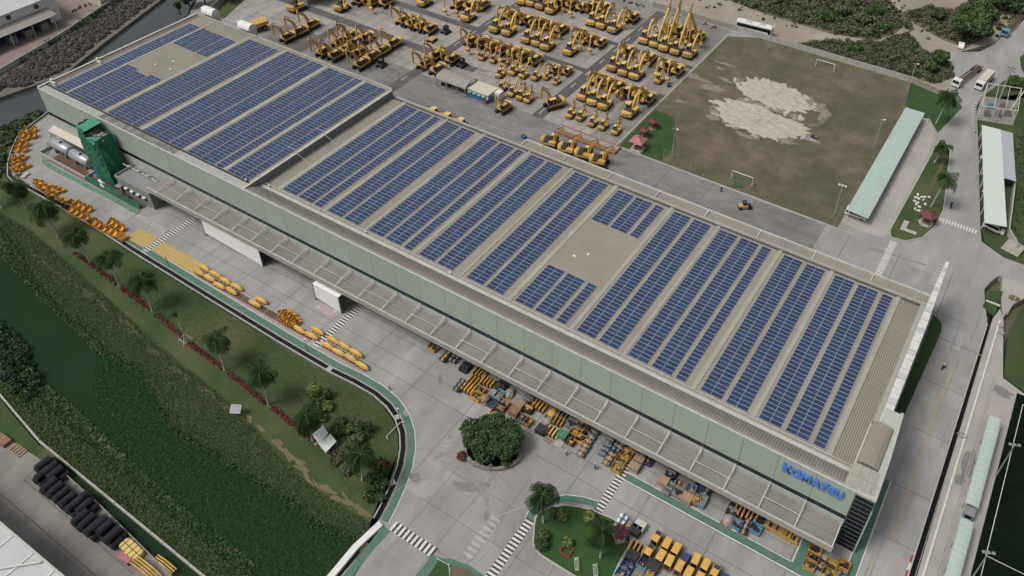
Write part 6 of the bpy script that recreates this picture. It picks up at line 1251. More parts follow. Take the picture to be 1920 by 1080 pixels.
b = MB(); bev_prism(b, [(-2.2,-.6),(-1.8,-1.0),(1.8,-1.0),(2.2,-.5),(2.2,.6),(1.8,1.0),(-1.8,1.0),(-2.2,.6)], .05, 1.0, .15); b.build('wrap', 'yellow_pale', t); [MB().box(a-.06,a+.06,-1.02,1.02,.1,1.02).build('strap', 'black_steel', t) for a in (-1.5,-.5,.5,1.5)]; MB().box(-2.1,2.1,-.05,.05,.9,1.015).build('strap', 'black_steel', t)
goods('box',237,1045,'pink_roof','red and white box left of the cream bundle','goods by the tyre yard',size=(2.4,1.5,.8))
x, y, _ = gp(270,1065,.6); t = empty('curved_rack', (x,y,.04), 'yellow curved pipe rack at the bottom edge', 'pipe rack'); [MB().tube([(-3,-.6+k*.42,.5),(-1,-.6+k*.42,1.2),(1.5,-.6+k*.42,1.1),(3.4,-.6+k*.42,.5)], .14, 6).build('pipe', 'yellow', t) for k in range(4)]
x, y, _ = gp(293,1062,.6); t = empty('curved_rack', (x+.5,y+1.0,.04), 'second yellow curved pipe rack near the steel rail', 'pipe rack'); [MB().tube([(-2,-.4+k*.4,.4),(0,-.4+k*.4,1.0),(2.6,-.4+k*.4,.6)], .13, 6).build('pipe', 'yellow', t) for k in range(3)]
goods('pallet',33,842,'cardboard','tan plank stack at the left edge of the tyre yard','goods by the tyre yard',size=(3.0,1.6,.5)); goods('box',5,825,'crate_brown','brown box cut by the left edge of the tyre yard','goods by the tyre yard',size=(3,1.6,.8))
t = empty('white_warehouse', (-120,5,0), 'white metal warehouse roof in the bottom left corner', 'warehouse'); 
P0 = np.array(g2(0,975,8)); P1 = np.array(g2(125,1085,8)); yb = (P0[1]+P1[1])/2
part('wall', MB().box(-170,-85,-40,yb-.3,0,7.8), 'facade_low', t); part('roof', MB().box(-170.3,-84.7,-40,yb,7.8,8.0), 'roof_white', t)
for x in np.arange(-112,-86,5.2): part('roof_seam', MB().box(x,x+.25,-40,yb-.4,8.0,8.15), 'white_metal', t)
part('roof_pipe', MB().box(-170,-85,yb-.35,yb-.02,8.0,8.3), 'gutter_white', t); part('roof_pipe', MB().tube([(-112,yb-2.2,8.3),(-95,yb-10,8.3)], .16, 6), 'white_metal', t); part('roof_pipe', MB().tube([(-108,yb-9,8.3),(-99,yb-.6,8.3)], .16, 6), 'white_metal', t)
sheet('yard_groove', ribbon([g2(0,925),g2(180,1080)], .14), .045, 'joint'); sheet('yard_groove', ribbon([g2(45,900),g2(250,1076)], .12), .045, 'joint'); sheet('yard_groove', ribbon([g2(45,900),g2(85,865)], .10), .049, 'joint')

# ================================================================ TOP-LEFT: CANAL WALL AND WAREHOUSE
t = empty('canal_wall', (-258,118,0), 'pale concrete wall along the far canal bank', 'wall'); pth2 = [(-252,60),(-253.4,96.9),(-258.5,118.8),(-265.5,140.6),(-267.5,147),(-290,205)]
for a, b in zip(pth2[:-1], pth2[1:]):
    a, b = np.array(a), np.array(b); n = max(1, int(np.linalg.norm(b-a)/3.5))
    for k in range(n): mb = MB(); strip([tuple(a+(b-a)*k/n), tuple(a+(b-a)*(k+.98)/n)], -.15, .15, -.2, 1.7, mb); part('wall_panel', mb, 'kerb', t)
t = empty('neighbour_warehouse', (-285,112,0), 'white warehouse with blue awning wall across the canal', 'warehouse')
part('wall', MB().box(-330,-270.5,60,128,0,8.5), 'white_paint', t); part('roof', MB().add([(-330,60,8.5),(-269.8,60,8.5),(-269.8,128.3,8.5),(-330,128.3,8.5),(-300,60,11),(-300,128.3,11)],[(0,4,5,3),(4,1,2,5),(0,1,4),(3,5,2)]), 'roof_white', t)
part('awning_roof', MB().add([(-270.4,70,5.4),(-265.4,70,4.4),(-265.4,124.5,4.4),(-270.4,124.5,5.4),(-270.4,70,5.25),(-265.4,70,4.25),(-265.4,124.5,4.25),(-270.4,124.5,5.25)],[(0,1,2,3),(7,6,5,4),(1,5,6,2),(3,2,6,7)]), 'tarp_grey', t)
part('blue_wall', MB().box(-270.4,-270.2,70,124,0,4.4), 'crate_navy', t)
for y in np.arange(74,125,7.0): part('post', MB().tube([(-265.6,y,0),(-265.6,y,4.3)], .12, 6), 'white_metal', t)
for y in (109,114,119.5): part('booth', MB().box(-270,-267.5,y,y+2.4,0,2.2), 'grey_metal', t)
for y in (103,112,121): part('wall_fan', MB().box(-270.5,-270.1,y,y+1.2,6.3,7.5), 'black_line', t)
t = empty('cream_shed', (*g2(178,8),0), 'cream shed wall at the top left edge', 'shed'); MB().box(-8,4,0,9,0,4).build('wall', 'cream', t); MB().box(-8.3,4.3,-.3,9.3,4,4.2).build('roof', 'roof_white', t)
for i, (u,v) in enumerate(((140,22),(150,16),(160,12),(168,9))):
    x, y, _ = gp(u, v); t = empty('parked_motorbike', (x,y,.02), f'{ORD[i]} parked motorbike from the left before the cream shed', 'motorbike', 'motorbikes by the shed', rz=.4*i); [MB().tube([(-.05,a,.32),(.05,a,.32)], .32, 12).build('wheel', 'tyre', t) for a in (-.65,.65)]; b = MB(); bev_prism(b, round_rect(-.18,.18,-.6,.5,.1), .4, .85, .06); b.build('body', 'maroon', t); MB().tube([(-.35,.5,1.0),(.35,.5,1.0)], .03, 5).build('handlebar', 'black_steel', t)

# ================================================================ REAR: DUCTS, GATE HOUSE, SHED, BOOTH
def duct(x, y, label, n=2):
    t = empty('air_duct', (x,y,0), label, 'air duct', 'white hooded ducts at the rear eaves')
    for k in range(n):
        a = k*2.3; pts = [(0,1.4),(0,14.2)]
        mb = MB(); nn = 10; sec = [(-1.05,0),(1.05,0),(1.05,14.6),(-1.05,14.6)]
        MB().box(a-1.0,a+1.0,-1.0,1.0,0,16.6).build('shaft', 'white_metal', t)
        vs = []; 
        for i in range(nn+1):
            an = PI*i/nn; vs += [(a-1.1,-1.5*math.cos(an)-.4,16.6+1.5*math.sin(an)),(a+1.1,-1.5*math.cos(an)-.4,16.6+1.5*math.sin(an))]
        fs = [(2*i,2*i+1,2*i+3,2*i+2) for i in range(nn)]+[tuple(2*i for i in range(nn,-1,-1)), tuple(2*i+1 for i in range(nn+1))]; MB().add(vs, fs).build('hood', 'white_paint', t)
    MB().box(-2.6,-1.0,-.7,.7,16.4,17.3).build('outlet', 'white_paint', t)
d1 = gp(391,18,17); d2 = gp(458,46,17); duct(d1[0], max(138.2,d1[1]), 'dirty white twin duct at the far corner of the raised roof'); duct(d2[0], max(138.2,d2[1]), 'clean white twin duct on the rear wall of the raised roof')
t = empty('gate_building', (-216,178,0), 'grey gate building cut by the top edge behind the ducts', 'building'); part('wall', MB().box(-222,-213,180,196,0,6), 'annex_wall', t); part('roof', MB().box(-223,-208,179,197,6,6.4), 'grey_metal', t); part('door', MB().box(-220.5,-217,179.9,180,0,3.6), 'crate_navy', t); part('pillar', MB().box(-213.6,-212.4,179.4,180.6,0,6), 'tarp_grey', t)
t = empty('concrete_wall', (-232,168,0), 'grey concrete panel wall between trees and yard, top left', 'wall')
for k in range(7): a = np.array((-234,157))+np.array((-2.6,6.0))*k/1.0*.6; b = a+np.array((-2.6,6.0))*.58; mb = MB(); strip([tuple(a),tuple(b)], -.12, .12, 0, 2.4, mb); part('wall_panel', mb, 'tarp_grey', t)
sheet('grass_plot', [(-233.5,157.5),(-228,157),(-236,178),(-244,180)], .06, 'lawn', -.1)
t = empty('arched_shed', (-138.4,166.2,0), 'open shed with grey arched roof beside the blue booth', 'shed'); n = 12; vs = []
for i in range(n+1): an = PI*i/n; yy, zz = -2.9*math.cos(an), 2.6+1.3*math.sin(an); vs += [(-5.8,yy,zz),(5.2,yy,zz)]
MB().add(vs, [(2*i,2*i+1,2*i+3,2*i+2) for i in range(n)]).build('roof', 'tarp_grey', t, smooth=True)
for k in range(3): MB().tube([(5.25,-2.9*math.cos(PI*i/n),2.65+1.3*math.sin(PI*i/n)) for i in range(n+1)], .14, 5).build('roof_rim', 'grey_metal', t) if k == 0 else None
for a in (-5.4,-1.8,1.8,5.0):
    for b in (-2.8,2.8): MB().box(a-.1,a+.1,b-.1,b+.1,0,2.7).build('post', 'grey_metal', t)
for k in range(8): MB().obox((-4.5+1.2*k,random.uniform(-1.5,1.5),0),(.9,.8,random.uniform(.5,1.3)),k).build('stored_part', 'crate_grey' if k % 2 else 'black_steel', t)
t = empty('blue_booth', (-129.4,166.4,0), 'white and blue office booth with green window shades', 'booth'); MB().box(-3.8,3.6,-2.4,2.4,.1,1.2).build('lower_wall', 'blue_paint', t); MB().box(-3.75,3.55,-2.35,2.35,1.2,2.7).build('upper_wall', 'mint_pale', t); MB().box(-4.0,3.8,-2.6,2.6,2.7,2.9).build('roof', 'cream', t)
for k in range(4): MB().add([(-3.2+k*1.6,-2.38,2.45),(-2.0+k*1.6,-2.38,2.45),(-2.0+k*1.6,-2.9,2.0),(-3.2+k*1.6,-2.9,2.0),(-3.2+k*1.6,-2.38,2.40),(-2.0+k*1.6,-2.38,2.40),(-2.0+k*1.6,-2.9,1.95),(-3.2+k*1.6,-2.9,1.95)],[(0,1,2,3),(7,6,5,4),(3,2,6,7)]).build('window_shade', 'teal_glass', t); MB().box(-3.2+k*1.6,-2.0+k*1.6,-2.40,-2.34,1.3,2.0).build('window', 'dark_glass', t)
MB().box(3.56,3.62,-1.8,-.4,1.2,2.2).build('window', 'teal_glass', t); MB().box(2.2,5.6,.4,2.6,.1,2.6).build('side_box', 'white_paint', t); MB().box(2.4,2.9,-2.9,-2.4,0,1.1).box(3.0,3.4,-2.9,-2.4,0,1.1).build('red_bins', 'red', t)
goods('tub', 982, 256, 'blue_paint', 'small blue tub behind the rear canopy edge', 'goods in the rear yard', size=(1.2,1.0,.9))
x, y, _ = gp(1527,256,.3); t = empty('rubbish_heap', (x,y,.04), 'small dark rubbish heap beside the sand on the field', 'rubbish heap'); [MB().obox((random.uniform(-1,1),random.uniform(-.5,.5),0),(random.uniform(.4,.9),random.uniform(.3,.6),random.uniform(.2,.5)),k).build('scrap_piece', ('hood_dark','crate_grey','crate_navy')[k % 3], t) for k in range(8)]

# ================================================================ FIELD FENCE, GOALS, POLES
t = empty('field_fence', (-52,167,0), 'tall wire fence along the near edge of the field', 'fence')
for x in np.arange(-71,-23.2,3.9): part('post', MB().tube([(x,167.2,0),(x,167.2,4.2)], .05, 5), 'pole', t)
for z in (.3,4.15): part('rail', MB().tube([(-71,167.2,z),(-23.4,167.2,z)], .018, 4), 'fence_wire', t)
mb = MB(); [mb.tube([(x,167.2,.2),(x,167.2,4.1)], .006, 3, caps=False) for x in np.arange(-70.8,-23.4,.6)]; tag(part('wire_mesh', mb, 'fence_wire'), kind='stuff')
def goal(x, y, w_, h, label, rz=0):
    t = empty('football_goal', (x,y,.04), label, 'goal', 'football goals', rz=rz); s = w_/2
    for a in (-s,s): MB().tube([(a,0,0),(a,0,h)], .10, 6).build('post', 'white_paint', t); MB().tube([(a,0,h),(a,1.6,0)], .05, 5).build('stay', 'tarp_grey', t)
    MB().tube([(-s,0,h),(s,0,h)], .10, 6).build('crossbar', 'white_paint', t); MB().tube([(-s,1.6,.05),(s,1.6,.05)], .04, 5).build('ground_bar', 'tarp_grey', t)
goal(-50.9,238.6,5.9,2.5,'white football goal near the far wall of the field'); goal(-50.0,170.4,5.7,2.6,'white football goal behind the wire fence',PI)
x, y, _ = gp(1382,352); t = empty('green_sign', (x,y,.03), 'green notice board on two legs by the wire fence', 'sign', rz=.3); MB().box(-1.0,1.0,-.06,.06,.9,2.0).build('board', 'crate_green', t); MB().box(-.9,.9,-.075,-.062,1.0,1.9).build('face', 'net_pale', t); [MB().box(a-.06,a+.06,-.06,.06,0,.9).build('leg', 'crate_green', t) for a in (-.8,.8)]
def lamp(x, y, h, label, arms=2, rz=0, group='lamp poles', m='pole'):
    t = empty('lamp_pole', (x,y,0), label, 'lamp pole', group, rz=rz); MB().tube([(0,0,0),(0,0,h)], [.16,.10], 8).build('pole', m, t); MB().tube([(-.9,0,h-.1),(.9,0,h-.1)], .06, 5).build('cross_arm', m, t)
    for k in range(arms): a = -.75+1.5*k/max(1,arms-1) if arms > 1 else .6; b = MB(); bev_prism(b, round_rect(a-.26,a+.26,-.24,.24,.08), h-.02, h+.18, .05); b.build('lamp_head', 'white_paint' if m == 'pole' else 'grey_metal', t)
lamp(-25.6,170.6,9.5,'floodlight pole at the near corner of the field by the carport',3); lamp(-25.6,204.8,9.5,'floodlight pole midway along the carport',1); lamp(-25.6,240.1,9.5,'floodlight pole at the far corner by the wall',1)
lamp(-69.7,169.8,9.5,'floodlight pole beside the green plot at the field corner',1); x, y, _ = gp(1440,93); lamp(x,y,8.5,'floodlight pole in front of the parked bus',1); x, y, _ = gp(1278,60); lamp(x,y,9,'slim pole behind the long booms',1)
lamp(22.6,115.5,9.5,'leaning-looking floodlight pole beside the dark sports turf, upper',3,.4,'turf floodlights','grey_metal'); x, y, _ = gp(1812,1090); lamp(x+.4,y,9.5,'floodlight pole beside the dark sports turf, lower',3,.4,'turf floodlights','grey_metal')
x, y, _ = gp(1875,183); t = empty('power_pole', (x,y,0), 'tall concrete power pole with cross arms by the gate road', 'power pole'); MB().tube([(0,0,0),(0,0,11)], [.22,.13], 8).build('pole', 'pole', t); [MB().box(-1.2,1.2,-.06,.06,10.0-k*.9,10.12-k*.9).build('cross_arm', 'black_steel', t) for k in range(2)]; [MB().lathe([(.08,0),(.12,.1),(.05,.3)],(a,0,10.12),6).build('insulator', 'crate_brown', t) for a in (-1.0,0,1.0)]
x, y, _ = gp(1895,205); t = empty('power_pole', (x,y,0), 'leaning white power pole beside the substation frame', 'power pole'); MB().tube([(0,0,0),(2.6,3,10)], [.2,.13], 8).build('pole', 'white_metal', t); MB().box(1.6,3.4,2.8,3.0,9.4,9.5).build('cross_arm', 'black_steel', t)
x, y, _ = gp(1888,590); t = empty('flag_pole', (x,y,0), 'slim white flag pole leaning over the drain wall', 'pole'); MB().tube([(0,0,0),(0,0,9)], [.09,.05], 6).build('pole', 'white_paint', t)
# rear wall of the site
t = empty('rear_site_wall', (-80,246,0), 'long grey concrete panel wall along the far side of yard and field', 'wall'); x = -180
while x < -27: part('wall_panel', MB().box(x,x+2.95,245.95,246.15,0,1.9+.05*math.sin(x)), 'kerb' if int(x) % 3 else 'tarp_grey', t); part('post', MB().box(x+2.95,x+3.1,245.85,246.25,0,2.0), 'kerb', t); x += 3.1
for k in range(6): a, b = np.array((-27,246)), np.array((-15.2,243)); p, q = a+(b-a)*k/6, a+(b-a)*(k+.96)/6; mb = MB(); strip([tuple(p),tuple(q)], -.12, .12, 0, 1.9, mb); part('wall_panel', mb, 'tarp_grey', t)
for k in range(28): x = random.uniform(-160,-90); tag(MB().obox((0,0,0),(random.uniform(.5,2.0),random.uniform(.3,.9),random.uniform(.3,.9)),random.uniform(0,3),taper=.7).build('scrap_heap', random.choice(('crate_grey','stone','black_steel','crate_brown')), None, (x,244.3+random.uniform(-.7,.7),.03)), 'small scrap lump lying along the rear site wall', 'scrap', 'scrap along the rear wall')

# ================================================================ CARPORTS, GATE, SUBSTATION
t = empty('green_carport', (-20.4,198.5,0), 'long pale green carport roof beside the brown field', 'carport'); part('roof', MB().add([(-23.1,170.7,3.1),(-17.7,170.7,2.8),(-17.7,226,2.8),(-23.1,225.4,3.1),(-23.1,170.7,2.95),(-17.7,170.7,2.65),(-17.7,226,2.65),(-23.1,225.4,2.95)],[(0,1,2,3),(7,6,5,4),(0,4,5,1),(1,5,6,2),(2,6,7,3),(3,7,4,0)]), 'mint', t)
for y in np.arange(171.5,225.4,2.7): part('roof_rib', MB().add([(-23.1,y,3.11),(-17.7,y,2.81),(-17.7,y+.12,2.81),(-23.1,y+.12,3.11),(-23.1,y,3.15),(-17.7,y,2.85),(-17.7,y+.12,2.85),(-23.1,y+.12,3.15)],[(4,5,6,7),(0,1,5,4),(2,3,7,6),(1,2,6,5),(3,0,4,7)]), 'mint', t)
for y in np.arange(172,226,6.7): part('post', MB().box(-22.7,-22.5,y-.1,y+.1,0,3.0), 'white_metal', t)
t = empty('white_carport', (4,206,0), 'long white carport roof with lilac side roof by the gate road', 'carport')
part('roof', MB().add([(-2.7,227.3,3.7),(2.3,228.2,3.5),(11.3,185.2,3.5),(6.4,183.6,3.7),(-2.7,227.3,3.55),(2.3,228.2,3.35),(11.3,185.2,3.35),(6.4,183.6,3.55)],[(3,2,1,0),(4,5,6,7),(0,1,5,4),(1,2,6,5),(2,3,7,6),(3,0,4,7)]), 'mint_pale', t)
part('side_roof', MB().add([(2.4,228.2,3.4),(5.4,229,3.1),(10.0,206.2,3.1),(7.0,205.5,3.4),(2.4,228.2,3.25),(5.4,229,2.95),(10.0,206.2,2.95),(7.0,205.5,3.25)],[(3,2,1,0),(4,5,6,7),(0,1,5,4),(1,2,6,5),(2,3,7,6),(3,0,4,7)]), 'lilac_grey', t)
for f in np.linspace(.04,.96,8): a = np.array((-2.4,227))*(1-f)+np.array((6.7,184))*f; part('post', MB().box(a[0]-.08,a[0]+.08,a[1]-.08,a[1]+.08,0,3.5), 'white_metal', t)
t = empty('gate_wall', (12,195,0), 'white wall running behind the white carport', 'wall'); pw = [(9.9,209),(12.1,187.1),(15.0,182.2)]
for a,b in zip(pw[:-1],pw[1:]): mb = MB(); strip([a,b], -.15, .15, 0, 2.0, mb); part('wall', mb, 'kerb', t)
x, y, _ = gp(1902,470); t = empty('gate_ramp', (x,y,0), 'pale folded steel gate sheets at the end of the white wall', 'gate'); MB().add([(-3,-1,.1),(1,-2.0,.1),(2,1,1.4),(-2,2,1.4),(-3,-1,0),(1,-2,0),(2,1,1.3),(-2,2,1.3)],[(0,1,2,3),(7,6,5,4),(0,4,5,1),(1,5,6,2)]).build('sheet', 'tarp_grey', t); MB().add([(2.2,1,.1),(6,-1.5,.1),(7,0,1.3),(3,2.4,1.3),(2.2,1,0),(6,-1.5,0),(7,0,1.2),(3,2.4,1.2)],[(0,1,2,3),(7,6,5,4),(0,4,5,1),(1,5,6,2)]).build('sheet', 'roof_white', t)
t = empty('substation', (0,243,0), 'open steel frame substation with grey transformers by the gate road', 'substation'); fr = [(-4.6,236),(4.6,239),(3.4,252.6),(-5.6,250)]
for i in range(4):
    a, b = fr[i], fr[(i+1)%4]; part('beam', MB().tube([(*a,4.6),(*b,4.6)], .14, 5), 'cream', t); part('post', MB().tube([(*a,0),(*a,4.8)], .15, 6), 'cream', t); m_ = ((a[0]+b[0])/2,(a[1]+b[1])/2); part('post', MB().tube([(*m_,0),(*m_,4.6)], .12, 6), 'cream', t)
for f in (.33,.66): a = np.array(fr[0])*(1-f)+np.array(fr[1])*f; b = np.array(fr[3])*(1-f)+np.array(fr[2])*f; part('beam', MB().tube([(*a,4.6),(*b,4.6)], .10, 5), 'cream', t)
for i, (a,b) in enumerate(((-2.6,239.5),(.2,241),(-2.5,244.5),(.5,246.5),(2.4,243))): part('transformer', MB().obox((a,b,0),(1.5,1.2,1.7),.2).obox((a,b,1.7),(.9,.7,.4),.2), 'crate_grey' if i != 2 else 'crate_blue', t)
sheet('gravel_pad', [(-5,235.6),(5,238.6),(3.8,253),(-6,250.4)], .05, 'concrete_rear', -.3)
for k in range(22): tag(struct('kerb_stone', MB().obox((g2(1829,195+k*2.5)[0],g2(1829,195+k*2.5)[1],0),(.3,1.0,.22)), 'black_line' if k % 2 else 'white_line'))
# right-hand walkway covers
for nm, y0, y1, lab in (('upper',104.6,126.0,'upper long mint walkway cover beside the sports turf'),('lower',70,101.4,'lower long mint walkway cover cut by the bottom edge')):
    t = empty('walkway_cover', (19.7,(y0+y1)/2,0), lab, 'walkway cover', 'mint walkway covers'); n = 6; vs = []
    for yy in (y0,y1):
        for k in range(n+1): a = PI*k/n; vs.append((19.7-1.15*math.cos(a), yy, 2.75+.38*math.sin(a)))
    mb = MB().add(vs, [(k,k+1,n+2+k,n+1+k) for k in range(n)]); part('roof', mb, 'mint', t)
    for y in np.arange(y0+.6,y1,1.3): part('roof_rib', MB().tube([(19.7-1.16*math.cos(PI*k/n), y, 2.76+.385*math.sin(PI*k/n)) for k in range(n+1)], .035, 4), 'mint_pale', t)
    for y in np.arange(y0+1,y1,5.2):
        for a in (-1,1): part('post', MB().tube([(19.7+a*1.0,y,0),(19.7+a*1.0,y,2.75)], .06, 5), 'grey_metal', t)
x, y, _ = gp(1815,965,.8); t = empty('kiosk', (x,y,.02), 'small blue-grey kiosk in the gap between the mint covers', 'kiosk'); MB().box(-.7,.7,-.9,.9,0,2.0).build('body', 'crate_blue', t); MB().box(-.85,.85,-1.05,1.05,2.0,2.1).build('roof', 'grey_metal', t); MB().box(-.5,.5,-.93,-.9,.9,1.7).build('window', 'dark_glass', t)
for i, (u,v) in enumerate(((1876,612),(1877,625))): x, y, _ = gp(u, v); tag(MB().lathe([(.55,0),(.6,.1),(.55,.35),(.2,.3)],(0,0,0),14).build('round_planter', 'tarp_grey', None, (x,y,.03)), ('upper','lower')[i]+' grey round planter beside the drain', 'planter', 'round planters by the drain')
x, y, _ = gp(1902,560); tag(mound('earth_heap', [(x+1.4*math.cos(a),y+1.0*math.sin(a)) for a in np.linspace(0,5.6,9)], .9, 'dirt_path', z=.03, seed=4), 'small brown earth heap beside the side road', 'earth heap')
x, y, _ = gp(1801,817); t = empty('coiled_hose', (x,y,.0), 'grey coiled hose hanging over the black drain', 'hose'); [MB().tube([(.7*math.cos(a)*(1+.1*k)+.3*k,.5*math.sin(a)*(1+.1*k),.35+.05*k) for a in np.linspace(0,6.28,18)], .05, 5, caps=False).build('loop', 'tarp_grey', t) for k in range(2)]

# ================================================================ VEHICLES
def car(x, y, rz, label, m, L=4.4, W=1.75, H=1.5, kind='car', group='parked cars'):
    t = empty('parked_car', (x,y,.03), label, kind, group, rz=rz); l = L/2; van = H > 1.8
    prof = [(-l,.35),(l,.35),(l,.75),(l*.62,.95),(l*.36,H),(-l*.95,H),(-l,1.0)] if van else [(-l,.35),(l,.35),(l,.72),(l*.5,.88),(l*.18,H),(-l*.55,H),(-l*.86,.95),(-l,.85)]
    b = MB(); extr_x(b, prof, -W/2, W/2); b.build('body', m, t)
    s = [(l*.55,.98),(l*.36,H-.12),(-l*.88,H-.12),(-l*.9,1.05)] if van else [(l*.44,.90),(l*.16,H-.08),(-l*.52,H-.08),(-l*.78,.95)]
    b = MB(); extr_x(b, s, -W/2-.012, W/2+.012); b.build('side_window', 'dark_glass', t)
    a0, a1 = (prof[3],prof[4]); b = MB(); b.add([(-W/2+.12,a0[0]+.015,a0[1]+.05),(W/2-.12,a0[0]+.015,a0[1]+.05),(W/2-.16,a1[0]+.03,a1[1]-.06),(-W/2+.16,a1[0]+.03,a1[1]-.06)],[(0,1,2,3)]); b.v = [(p,q+.03,r) for p,q,r in b.v]; b.build('windscreen', 'dark_glass', t)
    for yy in (-l*.62,l*.62):
        for xx in (-W/2+.05,W/2-.05): w_ = MB().tube([(xx-.1,yy,.33),(xx+.1,yy,.33)], .33, 12).build('wheel', 'tyre', t); MB().tube([(xx-.11,yy,.33),(xx+.11,yy,.33)], .17, 8).build('rim', 'chrome', w_)
    for xx in (-W/2+.3,W/2-.3): MB().box(xx-.15,xx+.15,l-.02,l+.02,.6,.75).build('headlight', 'white_paint', t)
    return t
car(-21.0,173.4,-PI/2,'white van parked under the near end of the green carport','white_paint',5.3,1.8,2.0,'van')
for k in range(6): car(-20.8,178+k*7.6,-PI/2+PI*(k % 2),f'{ORD[k]} car from the near end, half hidden beneath the green carport',('tarp_grey','crate_black','white_paint','maroon','white_paint','crate_navy')[k])
car(9.0,187.0,-PI/2-.15,'white van parked under the near end of the white carport','white_paint',5.0,1.8,1.9,'van')
for k in range(5): car(7.6-k*1.75,193.5+k*7.6,-PI/2-.2,f'{ORD[k]} car from the near end, half hidden beneath the white carport',('crate_black','white_paint','tarp_grey','white_paint','maroon')[k])
car(*g2(1801,88),.15,'white car with open doors parked at the road corner','white_paint')
def truck(x, y, rz, label, cabm, bedm, L=10, flat=True, H=2.7):
    t = empty('truck', (x,y,.03), label, 'truck', 'trucks on the gate road', rz=rz); l = L/2; c = MB(); extr_x(c, [(l-2.0,.6),(l,.6),(l,1.5),(l-.35,H),(l-2.0,H)], -1.2, 1.2); o = c.build('cab', cabm, t); MB().add([(-1.05,l+.02,1.55),(1.05,l+.02,1.55),(1.0,l-.28,H-.25),(-1.0,l-.28,H-.25)],[(0,1,2,3)]).build('windscreen', 'dark_glass', o); MB().box(-1.21,1.21,l-1.6,l-.6,1.6,H-.4).build('side_window', 'dark_glass', o)
    MB().box(-.5,.5,-l,l-2,.65,.95).build('chassis', 'rust_steel', t)
    if flat:
        for a in (-.95,-.05,.85): MB().box(a-.15,a+.25,-l,l-2.4,1.0,1.2).build('bed_beam', bedm, t)
        for k in range(7): yy = -l+.2+k*(L-3.0)/6; MB().box(-1.25,1.25,yy-.1,yy+.1,.95,1.05).build('cross_beam', bedm, t)
    else: b = MB(); bev_prism(b, [(-1.2,-l),(1.2,-l),(1.2,l-2.15),(-1.2,l-2.15)], .95, 3.1, .08); b.build('cargo_box', bedm, t)
    for yy in ((l-1.2,-l+1.4,-l+2.7) if L > 8 else (l-1.2,-l+1.5)):
        for xx in (-1.05,1.05): MB().tube([(xx-.18,yy,.5),(xx+.18,yy,.5)], .5, 12).build('wheel', 'tyre', t)
p, q = np.array(g2(1787,166)), np.array(g2(1836,128)); truck(*((p+q)/2), math.atan2(-(p-q)[0],(p-q)[1]), 'white-cab flatbed truck with rusty empty bed on the gate road', 'white_paint', 'rust_steel', 17)
p, q = np.array(g2(1831,171)), np.array(g2(1854,146)); truck(*((p+q)/2), math.atan2(-(p-q)[0],(p-q)[1]), 'white box lorry with brownish roof beside the flatbed', 'white_paint', 'cream', 10, False)
p, q = np.array(g2(1868,84)), np.array(g2(1925,20)); truck(*((p+q)/2), math.atan2(-(p-q)[0],(p-q)[1]), 'blue-cab truck with rusty trailer coming down the gate road', 'truck_blue', 'rust_steel', 20)
p, q = np.array(g2(1377,52)), np.array(g2(1450,70)); bx, by = (p+q)/2; ang = math.atan2(q[1]-p[1], q[0]-p[0])
t = empty('coach_bus', (bx,by,.0), 'white coach bus with dark windows parked behind the rear wall', 'bus', rz=ang); b = MB(); L = 12.2
prof = [(-1.25,.4),(1.25,.4),(1.25,3.2),(1.1,3.45),(-1.1,3.45),(-1.25,3.2)]; bb = MB(); bb.add([(-L/2,a,c_) for a,c_ in prof]+[(L/2,a,c_) for a,c_ in prof],[tuple(range(5,-1,-1)),tuple(range(6,12))]+[(i,(i+1)%6,6+(i+1)%6,6+i) for i in range(6)]); bb.build('body', 'white_paint', t)
for s_ in (-1,1): MB().box(-L/2+.3,L/2-1.0,s_*1.26-.015,s_*1.26+.015,1.7,2.9).build('side_window', 'dark_glass', t); MB().box(L/2-1.2,L/2-.3,s_*1.265-.015,s_*1.265+.015,.9,2.9).build('front_window', 'dark_glass', t)
MB().box(L/2-.01,L/2+.03,-1.1,1.1,1.3,2.9).build('windscreen', 'dark_glass', t)
for k in range(2): MB().box(-3+k*4.5,-1.2+k*4.5,-.7,.7,3.45,3.65).build('roof_unit', 'roof_white', t)
for a in (-3.8,3.9):
    for s_ in (-1,1): MB().tube([(a,s_*1.1-.15,.5),(a,s_*1.1+.15,.5)], .5, 12).build('wheel', 'tyre', t)

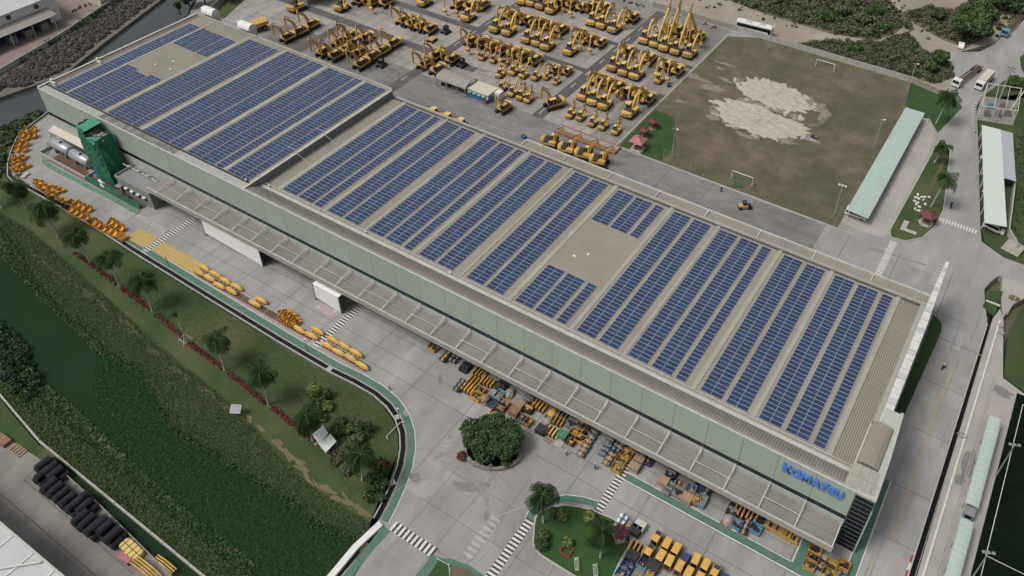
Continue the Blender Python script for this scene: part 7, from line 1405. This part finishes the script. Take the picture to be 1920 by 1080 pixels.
# ================================================================ PEOPLE
def person(x, y, rz, label, top='cloth_white', legs='cloth_dark', stride=.18, bike=False):
    t = empty('person', (x,y,.03), label, 'person', 'people on the site', rz=rz)
    V = [(0,0,.95),(0,0,1.2),(0,0,1.42),(0,.02,1.55),(0,.03,1.68),(.19,0,1.40),(.27,.05,1.12),(.26,.18,.90),(-.19,0,1.40),(-.27,-.05,1.12),(-.26,.05,.88),(.10,0,.90),(.11,stride,.48),(.11,stride*.6,.07),(.11,stride*.6+.16,.04),(-.10,0,.90),(-.11,-stride*.5,.48),(-.11,-stride,.07),(-.11,-stride+.16,.04)]
    E_ = [(0,1),(1,2),(2,3),(3,4),(2,5),(5,6),(6,7),(2,8),(8,9),(9,10),(0,11),(11,12),(12,13),(13,14),(0,15),(15,16),(16,17),(17,18)]
    rad = [.16,.15,.16,.06,.11,.075,.055,.04,.075,.055,.04,.10,.075,.055,.045,.10,.075,.055,.045]
    me = bpy.data.meshes.new('body'); me.from_pydata(V, E_, []); me.materials.append(MATS[top]); o = link('body', me, t); sk = o.modifiers.new('Skin', 'SKIN'); sk.use_smooth_shade = True
    for i, r in enumerate(rad): me.skin_vertices[0].data[i].radius = (r, r*.8); me.skin_vertices[0].data[i].use_root = (i == 0)
    o.modifiers.new('Sub', 'SUBSURF').levels = 1; o.modifiers['Sub'].render_levels = 1
    MB().lathe([(.02,1.60),(.10,1.64),(.125,1.74),(.10,1.84),(.02,1.88)],(0,.03,0),10).build('helmet', 'white_paint' if top != 'cloth_white' else 'yellow', t, smooth=True)
    MB().tube([(.10,0,.92),(.11,stride,.48),(.11,stride*.6,.1)], [.115,.09,.07], 7).tube([(-.10,0,.92),(-.11,-stride*.5,.48),(-.11,-stride,.1)], [.115,.09,.07], 7).build('trousers', legs, t)
for (u,v,rz,lab,a,b) in ((731,731,.6,'worker in pale top and blue trousers walking by the curved green walkway','cloth_white','cloth_blue'),(1062,853,1.2,'worker in white shirt and dark trousers beside the engine files','cloth_white','cloth_dark'),(1116,880,2.0,'worker in blue overalls left of the yellow crates','cloth_blue','cloth_blue'),(1325,398,.3,'person standing by the rear canopy edge','cloth_dark','cloth_blue'),(1352,360,.2,'person in dark clothes near the green notice board','cloth_dark','cloth_dark')):
    x, y, _ = gp(u, v); person(x, y, rz, lab, a, b)
def rider(u, v, rz, lab):
    x, y, _ = gp(u, v); t = empty('motorbike', (x,y,.03), lab, 'motorbike', 'riders on the roads', rz=rz); [MB().tube([(-.06,a,.32),(.06,a,.32)], .32, 12).build('wheel', 'tyre', t) for a in (-.65,.65)]; b = MB(); bev_prism(b, round_rect(-.18,.18,-.7,.5,.1), .4, .85, .06); b.build('body', 'crate_black', t); MB().tube([(-.35,.45,1.05),(.35,.45,1.05)], .03, 5).build('handlebar', 'black_steel', t); person(x, y, rz, lab.replace('motorbike','rider on the motorbike') if False else 'rider seated on the '+lab.split(' ',1)[1], 'cloth_white' if v > 500 else 'cloth_dark', 'cloth_dark', .25)
rider(1768,690,2.9,'black motorbike on the road beside the building end'); rider(1782,388,.2,'black motorbike on the road beside the traffic island')
